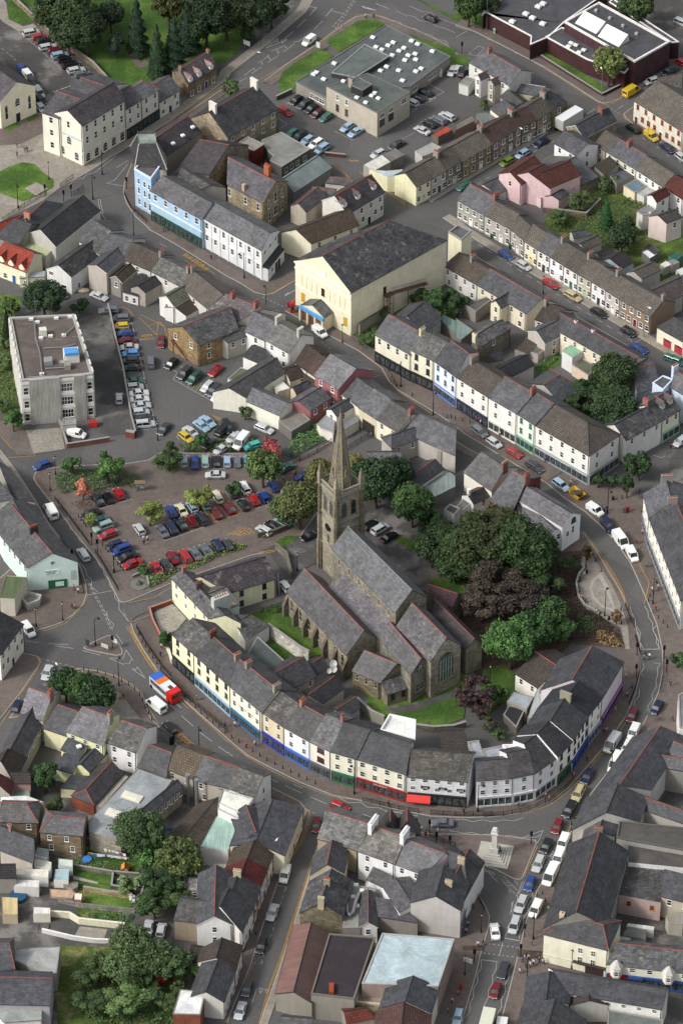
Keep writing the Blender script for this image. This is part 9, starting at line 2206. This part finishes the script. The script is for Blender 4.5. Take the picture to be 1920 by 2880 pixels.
m_=MB();q=[c+u*a+v*b_ for a,b_ in((-.6,-.6),(.6,-.6),(.6,.6),(-.6,.6))];t_=[c+(p-c)*.8 for p in q];m_.add([(p.x,p.y,z)for p in q]+[(p.x,p.y,z+3.7)for p in t_],[(0,1,5,4),(1,2,6,5),(2,3,7,6),(3,0,4,7)]);m_.obox(c,u,v,.7,.7,z+3.7,z+4);m_.obox(c,u,v,.5,.5,z+4,z+4.7);m_.obox(c,u,v,.35,.35,z+4.7,z+5);m_.mk('shaft',['r'],r,'c4c2b8')
b_=person(305,400,'2f3a34','x','2f3a34',.2,1)
for ch in b_.children:ch.name='bronze_'+ch.name.split('.')[0];ch.parent=r;ch.location=(1.25*u.x-.7*v.x,1.25*u.y-.7*v.y,1.2);ch.scale=(1.15,)*3;ch.data=ch.data.copy();ch.data.materials.clear();ch.data.materials.append(MATS['iron'])
bpy.data.objects.remove(b_)
T(0,1760);s_=person(578,318,'3a5a50','green bronze statue with raised arm at edge of plaza trees','3a5a50',1,0,'stand',1.2);s_.name='statue';s_['category']='statue'
for ch in list(s_.children):ch.data=ch.data.copy();ch.data.materials.clear();ch.data.materials.append(MATS['matt']);ch.color=hexc('3a5a50')
m_=MB();m_.box(-.4,-.4,-1.2,.4,.4,0);o=m_.mk('pedestal',['r'],None,'8a857a');o.parent=s_
def box_item(name,cat,label,x,y,w_,h,col,top=None,cyl=False,extra=None):
 c=U((x,y),.12);r=thing(name,c,label,cat);m_=MB();X,Y=V3((1,0,0)),V3((0,1,0))
 if cyl:m_.cyl(c,w_/2,w_/2,.12,h,10);m_.cyl(c,w_*.58,w_*.2,h,h+.2,10)
 else:m_.obox(c,X,Y,w_/2,w_/2,.12,h);m_.obox(c,X,Y,w_*.55,w_*.55,h,h+.14);m_.obox(c,X,Y,w_*.4,w_*.4,h+.14,h+.26)
 m_.mk('cabinet',['matt'],r,col)
 m_=MB()
 if extra=='glass':
  for nx,ny in((0,-1),(-1,0),(1,0)):m_.obox(c+V3((nx,ny,0))*(w_/2+.005),V3((-ny,nx,0)),V3((nx,ny,0)),w_*.33,.01,.5,h-.35)
  m_.mk('window',['glass'],r)
 else:m_.obox(c-Y*(w_/2+.01),X,Y,w_*.3,.012,h-.35,h-.28);m_.mk('slot',['iron'],r)
T(640,640);box_item('phone_box','phone box','red telephone box before cream cinema',448,580,1.0,2.5,'b01418',extra='glass');box_item('post_box','post box','red pillar box left of red telephone box',417,545,.5,1.5,'b01418',cyl=True)
T(1280,1280);box_item('post_box','post box','red pillar box on round plaza',1187,390,.6,1.6,'b01418',cyl=True);box_item('street_cabinet','cabinet','grey cabinet by pillar box on plaza',1163,395,.8,1.5,'55585a')
T(1280,2240);box_item('post_box','post box','red pillar box at left kerb of lower street',36,1330,.55,1.5,'b01418',cyl=True);T(1280,0);box_item('street_cabinet','cabinet','pale green cabinet on market pavement',268,225,.6,1.2,'9aa8a0')
for tx,ty,x,y,lb in((1280,1280,1085,308,'on round plaza'),(1280,1280,905,815,'at top of seating bay'),(1280,1280,1057,1135,'near lower tree of seating bay'),(1280,2240,855,120,'by taxi rank wall'),(1280,640,1110,605,'left of two by terrace'),(1280,640,1143,625,'right of two by terrace')):T(tx,ty);put('bin',x,y,'black litter bin '+lb)
T(1280,1280)
for x,y,dx,dy,lb in((855,860,-.3,1,'upper wooden bench of curved seating bay'),(848,930,0,1,'middle wooden bench of curved seating bay'),(880,1015,.6,1,'lower wooden bench of curved seating bay'),(975,1090,1,.6,'last wooden bench of curved seating bay')):put('bench',x,y,lb,None,dx,dy)
wallrun([890,790,850,840,832,900,845,985,890,1050,990,1105],'curved low wall behind seating bay benches',.9,.3,'k8f8a7c','seat_wall')
T(640,0)
def roadsign(x,y,w_,h,zb,face,lines,label,tc='1a1c1e',size=.3,posts=2,dx=10,dy=4):
 c=U((x,y),.1);d=(U((x+dx,y+dy),.1)-c).normalized();n_=V3((d.y,-d.x,0));r=thing('road_sign',c,label,'road sign')
 bo('sign_panel','matt',r,face,c,d,n_,w_/2,.04,zb,zb+h)
 for s in((-1,1)if posts==2 else(0,)):m_=MB();m_.tube([c+d*s*w_*.35-n_*.06,c+d*s*w_*.35-n_*.06+Z(zb+h-.1)],.05,6);m_.mk('post',['steel'],r)
 if lines:text(lines,r,n_*.05+Z(zb+h*.55),size,tc,an(d),w_*.85)
roadsign(132,335,2.0,1.3,1.3,'d8dadb','','white direction sign with black route lines by park trees');roadsign(623,350,1.1,1.6,1.2,'c9cfcc','','pale notice sign at health centre path',posts=1)
T(1280,1760);roadsign(1320,680,1.7,1.1,2.6,'4a5a58','','grey-green direction sign behind slates',posts=1);T(1280,2240);roadsign(85,1200,1.8,1.2,2.2,'d4d6d8','','white direction sign with no entry symbol in lower street');T(0,1280);roadsign(790,1330,1.3,1.1,1.6,'c4cccf','','pale direction sign at right of traffic island',posts=1);roadsign(723,1350,1.7,1.0,1.0,'b8bcbc','','framed notice panel in middle of traffic island');roadsign(605,1330,.9,1.8,.6,'2a3a34','','dark finger sign at left of traffic island',posts=1)
c=U((965,245),.14);r=thing('notice_board',c,'roofed wooden notice board at right end of planted bed','notice board');X,Y=V3((1,0,0)),V3((0,1,0))
for s in(-1,1):m_=MB();m_.obox(c+X*s*.9,X,Y,.09,.09,.1,2.5);m_.mk('post',['wood'],r)
bo('board','matt',r,'8a8f94',c,X,Y,.85,.06,.9,2.1);m_=MB();m_.obox(c,X,Y,1.2,.6,2.5,2.62);m_.mk('roof',['wood'],r)
T(320,1240);c=U((175,990),.14);r=thing('stone_fountain',c,'round stone basin with pointed boulder at end of hedge','fountain');m_=MB();m_.cyl(c,1.9,1.9,.1,.3,18);m_.mk('basin',['r'],r,'6b6c68');m_=MB();m_.cyl(c,.75,.25,.3,1.3,6);m_.mk('boulder',['k'],r,'5a5850')
wallrun([240,1010,230,950,180,925,130,945],'curved wall behind stone basin',.7,.25,'k6b675c','curved_wall')
T(320,1240)
for pts,h,W,lb,cop in(([245,1175,270,1260,330,1380,345,1420],1.2,'b8a4a34','red brick wall of crescent end garden','9a5a44'),([245,1175,400,1120],1.0,'b8a4a34','red brick garden wall along side road','9a5a44'),([345,1400,380,1470,400,1540],1.3,'rd6d0b0','cream wall running down to end shop','d6d0b0'),([1115,750,1190,810,1225,950],1.8,'k6b6558','old stone wall by long cream house','6b6558'),([990,670,1100,650,1200,610],1.4,'k5f5a4e','stone churchyard wall by gate','5f5a4e'),([1130,950,1140,1060],1.6,'r8a8478','grey yard wall at end of long cream house',None)):wallrun(pts,lb,h,.3,W,cop=cop)
sheet([275,1190,400,1130,440,1160,500,1230,440,1300,390,1330,350,1390],'gravelly','garden_ground',z=.18).color=hexc('8a7550')
T(0,0);wallrun([90,0,250,150,350,250,640,455,750,575],'long brown stone wall between park and parked cars',1.5,.4,'k7a6a58','park_wall')
T(1280,0);wallrun([590,395,1010,660,1150,590],'low brick wall at foot of market lawn',.8,.3,'b4a3236','boundary_wall');wallrun([600,1460,900,1500,1000,1400],'stone garden wall among gardens below pink house',1.5,.3,'k7a6a58');T(640,0);wallrun([670,1070,810,1085],'red-brown brick wall at car park exit',1.0,.3,'b5f3a30','boundary_wall');wallrun([335,690,440,640],'dark stone wall at corner of health centre lawn',1.3,.35,'k5a544a','boundary_wall')
T(0,2240)
def hung(x0,y0,x1,y1,label,cols):
 a,b_=U((x0,y0),0),U((x1,y1),0);r=thing('clothes_line',a,label,'clothes line');h=Z(2.0);m_=MB();m_.tube([a+h,b_+h],.02,4);m_.mk('line',['trim'],r);d=(b_-a);L=d.length;d.normalize();n_=V3((-d.y,d.x,0))
 for q in(a,b_):m_=MB();m_.tube([q,q+h],.05,5);m_.mk('post',['steel'],r)
 for i,c in enumerate(cols):q=a+d*L*(i+.6)/len(cols);hh=random.uniform(.4,.8);bo('garment','matt',r,c,q,d,n_,random.uniform(.2,.38),.02,2-hh,2.0)
hung(610,440,890,475,'washing line full of small white and coloured clothes over dark lawn','b02a2a 2f9a4a 3a6ac0 d8d8dc d0d8e0 c8d0dc 2a4a8a d8dce0 c0c8e0 d8d8d8 e0e0e4 b8c8e8 d8a020 d8dce0 2a4a8a'.split());hung(715,410,870,450,'shorter upper washing line with pale clothes','d8d8c8 d8d0b0 c8d0dc d8d8e8 b03a4a d8dce0'.split())
c=U((862,530),.1);r=thing('playhouse',c,'small orange wooden playhouse on lawn','playhouse');gabw(v2(c)-X*.6,v2(c)+X*.6,Y,1.1,1.3,.6,'fd98a2c','rc07a28',root=r)
m_=MB();c=U((600,440),.1);m_.cyl(c,.95,.95,.1,.5,14);setp(m_.mk('paddling_pool',['matt'],None,'3a7ac8'),'round blue paddling pool before patched brick house','paddling pool');m_=MB();c=U((125,690),.5);m_.cyl(c,1.7,1.7,.1,.8,16);setp(m_.mk('covered_pool',['matt'],None,'1f4a6a'),'round dark blue covered garden pool at left edge','pool')
for x,y,w_,col,nm,lb in((1112,1275,1.3,'b81f1a','tarpaulin','red tarpaulin heap, left of two in bottom gardens'),(1205,1290,.7,'b81f1a','tarpaulin','smaller red tarpaulin, right of two in bottom gardens'),(1255,1290,.45,'d87a9a','toy_slide','pink toy slide in bottom gardens'),(1160,225,.5,'2048a0','barrel','blue barrel behind stone works'),(603,358,.4,'3a8a3a','water_butt','green water butt at corner of brick house')):
 c=U((x,y),.2);m_=MB();m_.ball((c.x,c.y,w_*.5),w_,w_*.6,w_*.6,9,6);setp(m_.mk(nm,['matt'],None,col),lb,nm.replace('_',' '))
T(1280,640)
for x,y in((190,22),(250,68),(375,140),(532,238),(713,350),(918,480)):c=U((x,y),.12);r=thing('wheelie_bin',c,'green wheelie bin before long terrace','wheelie bin','green wheelie bins of long terrace');bo('bin_body','matt',r,'2a5a34',c,X,Y,.32,.36,.15,1.05);bo('bin_lid','matt',r,'23482c',c,X,Y,.35,.39,1.05,1.13)
T(0,640);c=U((642,1365),.1);r=thing('skip_bin',c,'red wheeled waste bin at foot of office block','waste bin');bo('bin_body','matt',r,'b02a1c',c,X,Y,.9,.6,.25,1.2);bo('bin_lid','matt',r,'a0241a',c,X,Y,.95,.65,1.2,1.32)
T(0,1760)
c=U((1145,790),.1);u=(U((1190,815),.1)-U((1100,745),.1)).normalized();v=V3((-u.y,u.x,0));r=thing('bus_shelter',c,'dark glazed bus shelter at yellow marked bus bay','bus shelter');bo('roof','matt',r,'3a3f40',c,u,v,1.9,.45,2.3,2.36);m_=MB();m_.obox(c+v*-.65,u,v,1.85,.02,.3,2.3);m_.mk('panel',['steel'],r)
for s in(-1,1):m_=MB();m_.obox(c+u*s*1.85,u,v,.05,.65,.1,2.4);m_.mk('frame',['iron'],r)
finish_marks();finish_protos()
